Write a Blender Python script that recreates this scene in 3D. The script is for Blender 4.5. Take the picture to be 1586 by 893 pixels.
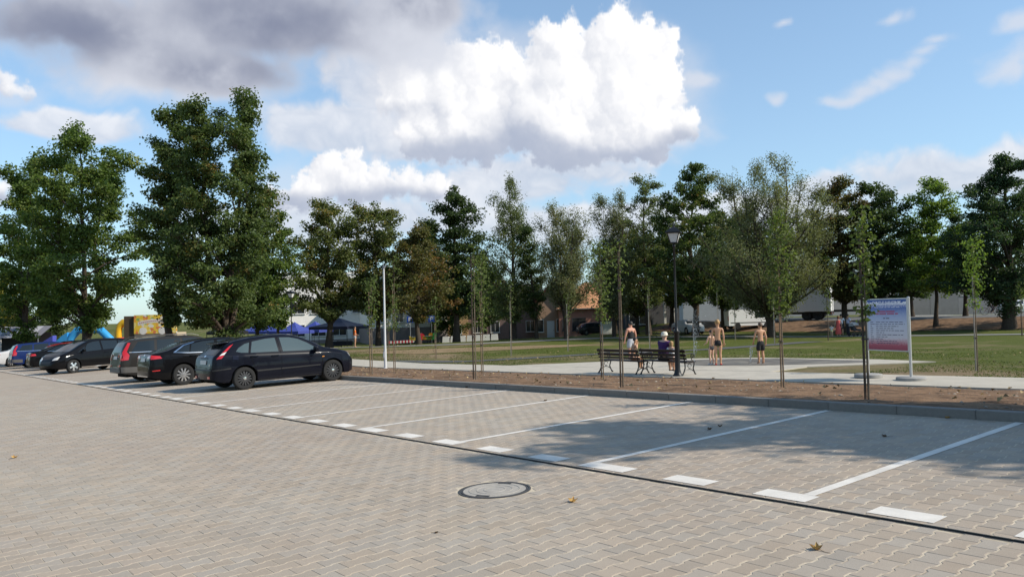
import bpy, bmesh, math, random
import numpy as np
from mathutils import Vector, Matrix, Euler, noise as mnoise
from mathutils.bvhtree import BVHTree
from mathutils.geometry import delaunay_2d_cdt

for o in list(bpy.data.objects):
    bpy.data.objects.remove(o, do_unlink=True)
scene = bpy.context.scene
COL = scene.collection
R = math.radians
random.seed(11)

# ------------------------------------------------------------------ camera
# x runs right along the kerb, y runs across the bays into the park, z is up; metres
SL_A, SL_B = 0.021222, 0.021747            # cross falls of the paved parking area
EYE = np.array([0.0, 0.0, 1.631])
CAMR = np.array([[0.63067391, -0.77504684, 0.03940572],
                 [0.7757166, 0.63107508, -0.00282888],
                 [-0.02267546, 0.03235177, 0.99921929]])
cam_data = bpy.data.cameras.new('camera')
cam = bpy.data.objects.new('camera', cam_data)
COL.objects.link(cam)
cam_data.sensor_width = 36.0
cam_data.lens = 36.0 * 1220.0 / 1586.0
cam_data.clip_start = 0.05
cam_data.clip_end = 6000
_m = Matrix.Identity(4)
for _r in range(3):
    _m[_r][0] = CAMR[_r][0]; _m[_r][1] = CAMR[_r][2]; _m[_r][2] = -CAMR[_r][1]; _m[_r][3] = EYE[_r]
cam.matrix_world = _m
scene.camera = cam
scene.render.resolution_x = 1024
scene.render.resolution_y = 576

# ------------------------------------------------------------------ sky, sun, exposure
SUN_EL, SUN_AZ = 38.0, 55.0
world = bpy.data.worlds.new('World')
scene.world = world
world.use_nodes = True

def cloud_field(AZ, EL):
    """cumulus cover over azimuth / elevation (degrees): returns radiance (h, w, 3) and cover (h, w)"""
    def perlin(X, Y, seed, per):
        rg = np.random.default_rng(seed); ang = rg.random((256, 256)).astype(np.float32) * 6.2832
        gx, gy = np.cos(ang), np.sin(ang)
        x0 = np.floor(X).astype(np.int32); y0 = np.floor(Y).astype(np.int32); fx = X - x0; fy = Y - y0
        u = fx * fx * fx * (fx * (fx * 6 - 15) + 10); v = fy * fy * fy * (fy * (fy * 6 - 15) + 10)
        def c(ix, iy, dx, dy):
            a = (ix % per) & 255; b = iy & 255
            return gx[a, b] * dx + gy[a, b] * dy
        n0 = c(x0, y0, fx, fy) * (1 - u) + c(x0 + 1, y0, fx - 1, fy) * u
        n1 = c(x0, y0 + 1, fx, fy - 1) * (1 - u) + c(x0 + 1, y0 + 1, fx - 1, fy - 1) * u
        return (n0 * (1 - v) + n1 * v) * 1.5
    AZ = AZ.astype(np.float32); EL = EL.astype(np.float32)
    def fbm(f, o, seed, gain=0.5, bil=False, wx=0.0, wy=0.0):
        s = np.zeros_like(AZ); a = 1.0; fr = f
        for k in range(o):
            per = int(round(360 * fr))
            n = perlin((AZ + wx) * (per / 360.0), (EL + wy) * fr * 1.25, seed + k, per)
            s += a * (np.abs(n) if bil else n); a *= gain; fr *= 2.07
        return s
    warp1 = fbm(1 / 5.0, 3, 10) * 1.1; warp2 = fbm(1 / 5.0, 3, 20) * 0.8
    low = fbm(1 / 9.0, 6, 30)
    bil = fbm(1 / 2.6, 5, 40, 0.55, True, warp1, warp2)
    A = AZ + warp1 * 0.7; E_ = EL + warp2 * 0.55
    def smax(a, b, k=0.22):
        h = np.clip(0.5 + 0.5 * (a - b) / k, 0, 1); return b * (1 - h) + a * h + k * h * (1 - h)
    def field(bl):
        acc = np.full_like(AZ, -3.0); base = np.zeros_like(AZ); wsum = np.full_like(AZ, 1e-6)
        for (a, e, rx, ry) in bl:
            dx = (A - a) / rx; dy = (E_ - e) / ry
            dy = np.where(dy < 0, dy * 1.25, dy)                    # flatter bases
            v = 1.0 - np.sqrt(dx * dx + dy * dy)
            ww = np.exp(np.clip(v, -2, 1) * 4); base += ww * np.clip(dy, -1.2, 1.2); wsum += ww
            acc = smax(acc, v)
        return acc, base / wsum
    white = [(-47.6, 13.0, 9.2, 3.6), (-48.8, 16.9, 4.8, 3.0), (-42.4, 16.6, 4.2, 3.1), (-52.8, 14.8, 6.0, 3.2), (-41.0, 13.5, 4.0, 3.4), (-55.0, 12.7, 4.4, 2.4), (-44, 12.0, 6.0, 2.2), (-57.4, 15.4, 3.4, 2.0), (-39.6, 15.6, 1.7, 1.5), (-38.8, 12.8, 1.7, 1.4), (-46.5, 14.6, 4.5, 2.6), (-50.5, 13.6, 5.0, 2.6), (-53.8, 16.2, 3.6, 2.2),
             (-61.9, 9.3, 4.4, 2.0), (-66.2, 8.9, 2.7, 1.9), (-57.4, 9.2, 2.8, 1.2),
             (-84.2, 14.4, 2.4, 1.1), (-84.8, 8.2, 1.8, 1.5), (-95, 11, 5, 3), (-8, 12, 6, 3), (22, 13, 8, 3), (70, 12, 9, 3), (118, 14, 9, 3), (165, 12, 9, 3), (-140, 12, 9, 3), (-20, 38, 8, 4), (100, 40, 9, 4)]
    soft_b = [(-57.0, 15.6, 3.6, 2.6), (-61.4, 16.6, 4.4, 3.2), (-63.6, 13.3, 6.4, 2.6), (-57.4, 12.2, 5.6, 1.9), (-50, 9.2, 9, 2.0), (-60, 7.0, 14, 2.4), (-47.5, 10.2, 10, 2.0), (-80, 12.5, 5, 1.2), (-22.4, 8.2, 6.2, 2.3), (-29.2, 8.2, 2.2, 1.1), (-17.4, 8.4, 4.4, 2.2), (-40, 6.5, 16, 2.0)]
    dark = [(-79.7, 18.2, 10.8, 4.4), (-67.6, 20.0, 13.5, 5.2), (-72.0, 16.6, 11.0, 3.0), (-57.4, 21.6, 6.0, 3.0), (-84, 24, 17, 6), (-64, 27, 15, 5.5), (-105, 28, 14, 6)]
    thin = [(-28.0, 13.6, 2.4, 0.5), (-26.9, 13.9, 2.2, 0.7), (-25.8, 14.25, 2.2, 0.9), (-24.7, 14.7, 2.2, 1.0), (-23.6, 15.2, 2.1, 0.95), (-22.6, 15.8, 1.9, 0.8), (-21.7, 16.4, 1.5, 0.6), (-31.2, 18.9, 0.9, 0.5), (-18.2, 14.0, 2.2, 1.9), (-24.2, 18.4, 1.9, 0.7), (-32.2, 13.9, 0.8, 0.6), (-17.8, 16.8, 1.7, 0.9), (-37.0, 15.6, 1.3, 0.9), (-38, 12.2, 3, 1.6), (5, 22, 6, 1.6), (50, 26, 8, 2), (130, 28, 9, 2)]
    D, Db = field(dark); T, _ = field(thin)
    W, Wb = field(white); S, Sb = field(soft_b)
    ss = lambda x, a, b: (lambda t: t * t * (3 - 2 * t))(np.clip((x - a) / (b - a), 0, 1))
    def blur(a, k):
        for ax in (0, 1):
            for _ in range(2):
                p = np.concatenate([np.repeat(np.take(a, [0], ax), k + 1, ax), a, np.repeat(np.take(a, [-1], ax), k, ax)], ax)
                c = np.cumsum(p, ax, dtype=np.float64); n = a.shape[ax]
                a = ((np.take(c, np.arange(2 * k + 1, 2 * k + 1 + n), ax) - np.take(c, np.arange(0, n), ax)) / (2 * k + 1)).astype(np.float32)
        return a
    # cauliflower heads: heaps of ever smaller spheres, kept as a depth map with their normals
    az1, el1 = AZ[0], EL[:, 0]; Z = np.full(AZ.shape, -9.0, np.float32); NX = np.zeros_like(Z); NY = np.zeros_like(Z)
    rg = np.random.default_rng(77); balls = []
    def heap(a, e, z, r, lv):
        balls.append((a, e, z, r))
        if lv == 0 or r < 0.22: return
        for _ in range(9 if lv > 1 else 7):
            th = rg.uniform(-0.35, 1.35) * math.pi if rg.random() < 0.8 else rg.uniform(0, 6.28); ph = rg.uniform(-0.1, 0.9)
            k = r * rg.uniform(0.75, 1.02); rr = r * rg.uniform(0.26, 0.50)
            heap(a + k * math.cos(th) * math.cos(ph), e + k * math.sin(th) * math.cos(ph), z + k * math.sin(ph), rr, lv - 1)
    for (a, e, rx, ry) in white:
        nb0 = len(balls)
        for _ in range(int(5 + 5.5 * rx / ry)):
            th = rg.uniform(0, 6.28); q = math.sqrt(rg.random()) * 0.85
            x = q * math.cos(th); y = q * math.sin(th); y = y if y > -0.45 else -0.45 + 0.1 * y
            heap(a + x * rx, e + y * ry, rg.uniform(-0.2, 0.3), ry * rg.uniform(0.30, 0.55) * (1.0 if abs(x) < 0.6 else 0.6), 3 if ry > 1.6 else 2)
        balls[nb0:] = [b for b in balls[nb0:] if b[1] - 0.55 * b[3] > e - 0.70 * ry]
    for (a, e, z, r) in balls:
        i0, i1 = np.searchsorted(az1, (a - r, a + r)); j0, j1 = np.searchsorted(el1, (e - r, e + r))
        if i1 <= i0 or j1 <= j0: continue
        dx = (az1[None, i0:i1] - a) / r; dy = (el1[j0:j1, None] - e) / r; d2 = dx * dx + dy * dy
        h = z + r * np.sqrt(np.clip(1 - d2, 0, 1)); zb = Z[j0:j1, i0:i1]; up = (d2 < 1) & (h > zb)
        zb[up] = h[up]; NX[j0:j1, i0:i1][up] = np.broadcast_to(dx, d2.shape)[up]; NY[j0:j1, i0:i1][up] = np.broadcast_to(dy, d2.shape)[up]
    res = abs(az1[1] - az1[0]); kb = lambda deg: max(1, int(round(deg / res)))
    cov = (Z > -5).astype(np.float32)
    # ragged, slightly sheared edges
    hh, ww_ = AZ.shape; jj, ii = np.mgrid[0:hh, 0:ww_]
    fine1 = fbm(1 / 1.1, 4, 61, 0.6); fine2 = fbm(1 / 1.1, 4, 71, 0.6)
    sx = np.clip(ii + fine1 * 0.30 / res, 0, ww_ - 1).astype(np.int32); sy = np.clip(jj + fine2 * 0.22 / res, 0, hh - 1).astype(np.int32)
    NZ = np.sqrt(np.clip(1 - NX * NX - NY * NY, 0, 1))
    lam = np.clip(NX * 0.62 + NY * 0.60 + NZ * 0.50, 0, 1) * cov
    def msk(a, k): return blur(a, k) / np.maximum(blur(cov, k), 0.02)
    lamf = msk(lam, kb(0.09)); lamm = msk(lam, kb(0.40)); Zc = msk(np.where(cov > 0, Z, 0), kb(0.8))
    lamf = lamf[sy, sx]; lamm = lamm[sy, sx]
    c1 = blur(cov, kb(0.14))[sy, sx]; c2 = blur(cov, kb(0.65))[sy, sx]
    aW = ss(0.55 * c1 + 0.45 * c2 + low * 0.10, 0.26, 0.78)
    bott = ss(Wb + low * 0.30 + (lamm - 0.5) * 0.4, -0.62, 0.15)
    body = np.clip(0.30 * lamf + 0.72 * lamm + 0.30 + low * 0.08, 0, 1)
    lit = np.clip(body * (0.22 + 0.88 * bott), 0, 1)[..., None]
    cw = np.array([4.0, 4.6, 6.0]) * (1 - lit) + np.array([10.9, 10.8, 10.8]) * lit
    hD = D * 1.1 + low * 0.45 + (bil - 0.5) * 0.10
    hT = T * 0.95 + low * 0.45 + (bil - 0.5) * 0.3
    aD = ss(hD, -0.1, 0.55); aT = ss(hT, 0.0, 0.9) * 0.75
    # thin grey-white veil spreading from the cloud flanks
    aV = ss(W + low * 0.5, -0.55, 0.45) * 0.5
    hS = S * 1.0 + low * 0.42 + (bil - 0.5) * 0.22
    aS = ss(hS, -0.08, 0.42) * 0.86
    ls = np.clip(0.45 + 0.42 * Sb + low * 0.35 + (bil - 0.5) * 0.5, 0, 1)[..., None]
    cs = np.array([5.6, 6.2, 7.4]) * (1 - ls) + np.array([9.3, 9.3, 9.6]) * ls
    ld = (1 / (1 + np.exp(-4.2 * (0.30 - 0.55 * ss(hD, 0.1, 1.0) + low * 0.75 + (bil - 0.5) * 0.15))))[..., None]
    cd = np.array([2.1, 2.4, 3.5]) * (1 - ld) + np.array([7.4, 7.7, 8.5]) * ld
    al = aT + aV - aT * aV; col = np.broadcast_to(np.array([7.2, 7.6, 8.5]), (*AZ.shape, 3)).copy()
    col = col * (1 - aS[..., None]) + cs * aS[..., None]; al = al + aS - al * aS
    col = col * (1 - aW[..., None]) + cw * aW[..., None]; al = al + aW - al * aW
    col = col * (1 - aD[..., None]) + cd * aD[..., None]; al = al + aD - al * aD
    return col, al

def build_sky():
    nt = world.node_tree
    nt.nodes.clear()
    N, Lk = nt.nodes.new, nt.links.new
    out = N('ShaderNodeOutputWorld'); bg = N('ShaderNodeBackground')
    Lk(bg.outputs[0], out.inputs[0])
    bg.inputs['Strength'].default_value = 0.10
    sky = N('ShaderNodeTexSky')
    sky.sky_type = 'NISHITA'; sky.sun_disc = False
    sky.sun_elevation = R(SUN_EL); sky.sun_rotation = R(SUN_AZ)
    sky.altitude = 150; sky.air_density = 1.0; sky.dust_density = 0.6; sky.ozone_density = 2.2
    def cloud_map(name, a0, a1, w, h):
        """the computed cloud cover as a map over azimuth (across) and elevation (up, square-root spaced)"""
        az = a0 + (np.arange(w) + 0.5) / w * (a1 - a0); v = (np.arange(h) + 0.5) / h; el = v * v * 94.0 - 4.0
        AZ, EL = np.meshgrid(az, el)
        c, a = cloud_field(AZ, EL)
        im = bpy.data.images.new(name, w, h, alpha=True, float_buffer=True)
        im.colorspace_settings.name = 'Non-Color'; im.alpha_mode = 'CHANNEL_PACKED'
        im.pixels.foreach_set(np.concatenate([c, a[..., None]], -1).astype(np.float32).ravel())
        im.update(); im.pack()
        return im
    def m(op, a=None, b=None, clamp=False):
        n = N('ShaderNodeMath'); n.operation = op; n.use_clamp = clamp
        for i, v in enumerate((a, b)):
            if v is None: continue
            if isinstance(v, (int, float)): n.inputs[i].default_value = v
            else: Lk(v, n.inputs[i])
        return n.outputs[0]
    def mr(v, a, b, c=0.0, d=1.0):
        n = N('ShaderNodeMapRange'); n.clamp = True; Lk(v, n.inputs[0])
        for i, x in enumerate((a, b, c, d)): n.inputs[i + 1].default_value = x
        return n.outputs[0]
    def mix(f, a, b):
        n = N('ShaderNodeMix'); n.data_type = 'RGBA'; Lk(f, n.inputs[0])
        for i, v in ((6, a), (7, b)):
            if isinstance(v, tuple): n.inputs[i].default_value = (*v, 1)
            else: Lk(v, n.inputs[i])
        return n.outputs[2]
    tc = N('ShaderNodeTexCoord'); sp = N('ShaderNodeSeparateXYZ'); Lk(tc.outputs['Generated'], sp.inputs[0])
    az = m('MULTIPLY', m('ARCTAN2', sp.outputs[0], sp.outputs[1]), 57.29578)
    el = m('MULTIPLY', m('ARCSINE', sp.outputs[2]), 57.29578)
    v = m('SQRT', mr(el, -4.0, 90.0))
    def tex(im, a0, a1):
        cb = N('ShaderNodeCombineXYZ'); Lk(mr(az, a0, a1), cb.inputs[0]); Lk(v, cb.inputs[1])
        t = N('ShaderNodeTexImage'); t.image = im; t.extension = 'EXTEND'; t.interpolation = 'Linear'; Lk(cb.outputs[0], t.inputs[0])
        return t
    tw = tex(cloud_map('cloud_cover', -180, 180, 896, 256), -180, 180)
    tf = tex(cloud_map('cloud_cover_fine', -95, -5, 1344, 640), -95, -5)
    near = m('MULTIPLY', mr(az, -94, -90), mr(az, -6, -10))
    ccol = mix(near, tw.outputs['Color'], tf.outputs['Color'])
    mxa = N('ShaderNodeMix'); Lk(near, mxa.inputs[0]); Lk(tw.outputs['Alpha'], mxa.inputs[2]); Lk(tf.outputs['Alpha'], mxa.inputs[3])
    gain = N('ShaderNodeVectorMath'); gain.operation = 'MULTIPLY'; gain.inputs[1].default_value = SKY_GAIN; Lk(sky.outputs[0], gain.inputs[0])
    c = mix(mr(el, -1.0, 40.0, 0.46, 0.05), gain.outputs[0], (5.9, 6.9, 8.6))
    c = mix(mxa.outputs[0], c, ccol)
    Lk(c, bg.inputs['Color'])
    try:
        world.cycles.sampling_method = 'MANUAL'; world.cycles.sample_map_resolution = 512
    except Exception: pass
SKY_GAIN = (1.40, 1.80, 1.86)
build_sky()
scene.cycles.max_bounces = 6
scene.cycles.diffuse_bounces = 3
scene.cycles.glossy_bounces = 3
scene.cycles.transmission_bounces = 4
scene.cycles.transparent_max_bounces = 8

sun_data = bpy.data.lights.new('sun', 'SUN')
sun_data.energy = 5.0
sun_data.angle = R(0.55)
sun_data.color = (1.0, 0.91, 0.78)
sun = bpy.data.objects.new('sun', sun_data)
COL.objects.link(sun)
SUND = Vector((math.sin(R(SUN_AZ)) * math.cos(R(SUN_EL)), math.cos(R(SUN_AZ)) * math.cos(R(SUN_EL)), math.sin(R(SUN_EL))))
sun.rotation_euler = SUND.to_track_quat('Z', 'Y').to_euler()
sun.location = (40, 30, 60)
scene.view_settings.view_transform = 'Standard'
scene.view_settings.look = 'None'
scene.view_settings.exposure = 0.0
scene.view_settings.gamma = 1.0
try: scene.view_settings.use_curve_mapping = False
except Exception: pass

# ------------------------------------------------------------------ helpers
MATS = {}
def pmat(name, col, rough=0.7, metal=0.0, var=0.0, vscale=3.0, bump=0.0, bscale=30.0, spec=None, coat=0.0,
         isl=0.0, col2=None, detail=5, trans=None, alpha=None, objrand=0.0, emit=None, c2lo=0.4, c2hi=0.65):
    if name in MATS: return MATS[name]
    mt = bpy.data.materials.new(name); mt.use_nodes = True
    nt = mt.node_tree; b = nt.nodes['Principled BSDF']
    b.inputs['Base Color'].default_value = (*col, 1); b.inputs['Roughness'].default_value = rough
    b.inputs['Metallic'].default_value = metal
    if spec is not None: b.inputs['Specular IOR Level'].default_value = spec
    if coat: b.inputs['Coat Weight'].default_value = coat; b.inputs['Coat Roughness'].default_value = 0.04
    if alpha is not None: b.inputs['Alpha'].default_value = alpha
    if trans: b.inputs['Transmission Weight'].default_value = trans
    if emit: b.inputs['Emission Color'].default_value = (*emit[0], 1); b.inputs['Emission Strength'].default_value = emit[1]
    L = nt.links.new; N = nt.nodes.new
    src = None
    if var or col2 or bump:
        tc = N('ShaderNodeTexCoord')
    if col2:
        nz = N('ShaderNodeTexNoise'); nz.inputs['Scale'].default_value = vscale; nz.inputs['Detail'].default_value = detail
        L(tc.outputs['Object'], nz.inputs['Vector'])
        mr = N('ShaderNodeMapRange'); mr.inputs[1].default_value = c2lo; mr.inputs[2].default_value = c2hi; L(nz.outputs['Fac'], mr.inputs[0])
        mx = N('ShaderNodeMix'); mx.data_type = 'RGBA'; mx.inputs[6].default_value = (*col, 1); mx.inputs[7].default_value = (*col2, 1)
        L(mr.outputs[0], mx.inputs[0]); src = mx.outputs[2]
    val = None
    def addv(o):
        nonlocal val
        if val is None: val = o
        else:
            ad = N('ShaderNodeMath'); ad.operation = 'ADD'; L(val, ad.inputs[0]); L(o, ad.inputs[1]); val = ad.outputs[0]
    def scaled(o, amt):
        ma = N('ShaderNodeMath'); ma.operation = 'MULTIPLY_ADD'; L(o, ma.inputs[0]); ma.inputs[1].default_value = 2 * amt; ma.inputs[2].default_value = -amt
        return ma.outputs[0]
    if var:
        n2 = N('ShaderNodeTexNoise'); n2.inputs['Scale'].default_value = vscale * 2.3; n2.inputs['Detail'].default_value = detail; n2.inputs['Roughness'].default_value = 0.65
        L(tc.outputs['Object'], n2.inputs['Vector']); addv(scaled(n2.outputs['Fac'], var * 2))
    if isl:
        ge = N('ShaderNodeNewGeometry'); addv(scaled(ge.outputs['Random Per Island'], isl))
    if objrand:
        oi = N('ShaderNodeObjectInfo'); addv(scaled(oi.outputs['Random'], objrand))
    if val is not None:
        ad = N('ShaderNodeMath'); ad.operation = 'ADD'; ad.inputs[1].default_value = 1.0; L(val, ad.inputs[0])
        vm = N('ShaderNodeVectorMath'); vm.operation = 'SCALE'; L(ad.outputs[0], vm.inputs['Scale'])
        if src: L(src, vm.inputs[0])
        else: vm.inputs[0].default_value = col
        src = vm.outputs[0]
    if src: L(src, b.inputs['Base Color'])
    if bump:
        nb = N('ShaderNodeTexNoise'); nb.inputs['Scale'].default_value = bscale; nb.inputs['Detail'].default_value = 6
        L(tc.outputs['Object'], nb.inputs['Vector'])
        bp = N('ShaderNodeBump'); bp.inputs['Strength'].default_value = 1.0; bp.inputs['Distance'].default_value = bump
        L(nb.outputs['Fac'], bp.inputs['Height']); L(bp.outputs[0], b.inputs['Normal'])
    MATS[name] = mt
    return mt

def tag(o, label=None, cat=None, group=None, kind=None):
    if label: o['label'] = label
    if cat: o['category'] = cat
    if group: o['group'] = group
    if kind: o['kind'] = kind
    return o

def empty(name, loc, rz=0.0):
    o = bpy.data.objects.new(name, None)
    o.empty_display_size = 0.2
    COL.objects.link(o); o.location = loc; o.rotation_euler = (0, 0, rz)
    return o

def link(name, me, mat=None, parent=None, loc=None):
    o = bpy.data.objects.new(name, me); COL.objects.link(o)
    if mat is not None and len(me.materials) == 0:
        for x in (mat if isinstance(mat, (list, tuple)) else [mat]): me.materials.append(x)
    if parent: o.parent = parent
    if loc is not None: o.location = loc
    return o

def np_mesh(name, V, loops, sizes, mi=None, smooth=False):
    me = bpy.data.meshes.new(name)
    V = np.asarray(V, np.float32); loops = np.asarray(loops, np.int32); sizes = np.asarray(sizes, np.int32)
    me.vertices.add(len(V)); me.vertices.foreach_set('co', V.ravel())
    me.loops.add(len(loops)); me.loops.foreach_set('vertex_index', loops)
    me.polygons.add(len(sizes))
    st = np.zeros(len(sizes), np.int32); st[1:] = np.cumsum(sizes)[:-1]
    me.polygons.foreach_set('loop_start', st)
    if mi is not None: me.polygons.foreach_set('material_index', np.asarray(mi, np.int32))
    me.polygons.foreach_set('use_smooth', np.full(len(sizes), smooth, bool))
    me.update(calc_edges=True)
    return me

class MB:
    """collects shapes and links them as one mesh object"""
    def __init__(s): s.v = []; s.f = []; s.m = []
    def add(s, vs, fs, mi=0):
        o = len(s.v); s.v.extend([tuple(x) for x in vs]); s.f.extend([tuple(i + o for i in f) for f in fs]); s.m.extend([mi] * len(fs)); return s
    def box(s, c, d, rot=None, mi=0, bev=0.0):
        hx, hy, hz = d[0] / 2, d[1] / 2, d[2] / 2
        if bev <= 0:
            vs = [(-hx,-hy,-hz),(hx,-hy,-hz),(hx,hy,-hz),(-hx,hy,-hz),(-hx,-hy,hz),(hx,-hy,hz),(hx,hy,hz),(-hx,hy,hz)]
            fs = [(0,3,2,1),(4,5,6,7),(0,1,5,4),(1,2,6,5),(2,3,7,6),(3,0,4,7)]
        else:
            bm = bmesh.new(); bmesh.ops.create_cube(bm, size=1.0)
            bmesh.ops.scale(bm, vec=d, verts=bm.verts)
            bmesh.ops.bevel(bm, geom=list(bm.edges), offset=bev, segments=2, profile=0.5, affect='EDGES')
            bm.verts.index_update(); vs = [v.co.copy() for v in bm.verts]; fs = [tuple(v.index for v in f.verts) for f in bm.faces]; bm.free()
        if rot is not None:
            M = Euler(rot).to_matrix() if not isinstance(rot, Matrix) else rot
            vs = [M @ Vector(v) for v in vs]
        vs = [(v[0] + c[0], v[1] + c[1], v[2] + c[2]) for v in vs]
        return s.add(vs, fs, mi)
    def tube(s, pts, rad, n=8, cap=True, mi=0, flat=None):
        pts = [Vector(p) for p in pts]
        if not isinstance(rad, (list, tuple)): rad = [rad] * len(pts)
        o = []; fs = []; up = None
        for i, p in enumerate(pts):
            t = (pts[min(i + 1, len(pts) - 1)] - pts[max(i - 1, 0)])
            if t.length < 1e-9: t = Vector((0, 0, 1))
            t.normalize()
            if up is None:
                up = Vector((0, 0, 1)) if abs(t.z) < 0.9 else Vector((1, 0, 0))
            a = t.cross(up)
            if a.length < 1e-6: a = t.orthogonal()
            a.normalize(); b = a.cross(t); b.normalize(); up = b
            for k in range(n):
                an = 2 * math.pi * k / n
                w = rad[i]
                o.append(p + a * (math.cos(an) * w) + b * (math.sin(an) * w * (flat or 1.0)))
        for i in range(len(pts) - 1):
            for k in range(n):
                k2 = (k + 1) % n
                fs.append((i * n + k, i * n + k2, (i + 1) * n + k2, (i + 1) * n + k))
        if cap:
            fs.append(tuple(range(n))[::-1]); fs.append(tuple((len(pts) - 1) * n + k for k in range(n)))
        return s.add(o, fs, mi)
    def lathe(s, prof, n=16, c=(0, 0, 0), mi=0, axis='z'):
        o = []; fs = []
        for (r, z) in prof:
            for k in range(n):
                an = 2 * math.pi * k / n
                x, y = r * math.cos(an), r * math.sin(an)
                p = (x, y, z) if axis == 'z' else ((z, x, y) if axis == 'x' else (x, z, y))
                o.append((p[0] + c[0], p[1] + c[1], p[2] + c[2]))
        for i in range(len(prof) - 1):
            for k in range(n):
                k2 = (k + 1) % n; q = (i * n + k, i * n + k2, (i + 1) * n + k2, (i + 1) * n + k)
                fs.append(q if axis != 'y' else q[::-1])
        fs.append(tuple(range(n))[::-1]); fs.append(tuple((len(prof) - 1) * n + k for k in range(n)))
        return s.add(o, fs, mi)
    def prism(s, poly, h0, h1, plane='xz', mi=0):
        """extrude a 2-D outline between h0 and h1 along the axis missing from plane"""
        n = len(poly)
        def P(u, v, h): return {'xz': (u, h, v), 'yz': (h, u, v), 'xy': (u, v, h)}[plane]
        vs = [P(u, v, h0) for u, v in poly] + [P(u, v, h1) for u, v in poly]
        fs = [tuple(range(n)), tuple(range(2 * n - 1, n - 1, -1))] + [(i, i + n, (i + 1) % n + n, (i + 1) % n) for i in range(n)]
        return s.add(vs, fs, mi)
    def build(s, name, mat, parent=None, smooth=False, loc=None, fixn=True):
        me = bpy.data.meshes.new(name)
        me.from_pydata([tuple(v) for v in s.v], [], s.f)
        for x in (mat if isinstance(mat, (list, tuple)) else [mat]): me.materials.append(x)
        me.polygons.foreach_set('material_index', s.m)
        if fixn:
            bm = bmesh.new(); bm.from_mesh(me); bmesh.ops.recalc_face_normals(bm, faces=bm.faces); bm.to_mesh(me); bm.free()
        if smooth:
            me.polygons.foreach_set('use_smooth', [True] * len(me.polygons))
            try: me.set_sharp_from_angle(angle=R(38))
            except Exception: pass
        me.update()
        return link(name, me, None, parent, loc)

def children(o): return [c for c in bpy.data.objects if c.parent == o]
def copy_tree(o, parent=None):
    c = o.copy(); COL.objects.link(c); c.parent = parent
    for ch in children(o): copy_tree(ch, c)
    return c

# ------------------------------------------------------------------ terrain
PY = [-60, 10.95, 11.3, 19.35, 22.3, 62, 69, 75, 80, 400, 3000]
PZ = [0, 0, 0.10, -0.56, -0.60, -1.43, -1.5, -0.72, -0.62, -7.8, -60]
def sstep(t): t = min(1, max(0, t)); return t
def ground(x, y):
    s = sstep((y - 11.3) / 8.05)
    xp = max(-80.0, min(40.0, x)); xs = max(-35.0, min(40.0, x))
    if y > 80: bterm = SL_B * 80 + (y - 80) * 0.0217
    else: bterm = SL_B * y
    dip = 0.95 * sstep((-60.0 - x) / 20.0) * sstep((y - 19.35) / 12.0)       # the ground falls away towards the fair
    return SL_A * (xp * (1 - s) + xs * s) + bterm + float(np.interp(y, PY, PZ)) - dip
def pray(px, py):
    return CAMR @ np.array([(px - 793) / 1220.0, 1.0, -(py - 446.5) / 1220.0])
def on(px, py, tmax=500):
    """where a line of sight meets the terrain"""
    r = pray(px, py); t = 1.0; pr = t
    while t < tmax:
        p = EYE + r * t
        if p[2] < ground(p[0], p[1]):
            lo, hi = pr, t
            for _ in range(30):
                q = (lo + hi) / 2; p = EYE + r * q
                if p[2] < ground(p[0], p[1]): hi = q
                else: lo = q
            p = EYE + r * hi
            return Vector((p[0], p[1], ground(p[0], p[1])))
        pr = t; t += 0.25
    return Vector(EYE + r * tmax)
def at(px, D):
    """the spot on the ground in the direction of column px at distance D along the view"""
    r = pray(px, 480); p = EYE + r * D
    return Vector((p[0], p[1], ground(p[0], p[1])))
def px_of(p):
    c = CAMR.T @ (np.asarray(p, float) - EYE)
    return 793 + 1220 * c[0] / c[1], 446.5 - 1220 * c[2] / c[1], c[1]

# ------------------------------------------------------------------ ground, paving, kerb, paths
PLANE_ROT = Euler((math.atan(SL_B), -math.atan(SL_A), 0))
def plane_z(x, y): return SL_A * np.clip(x, -80, 40) + SL_B * y

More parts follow.
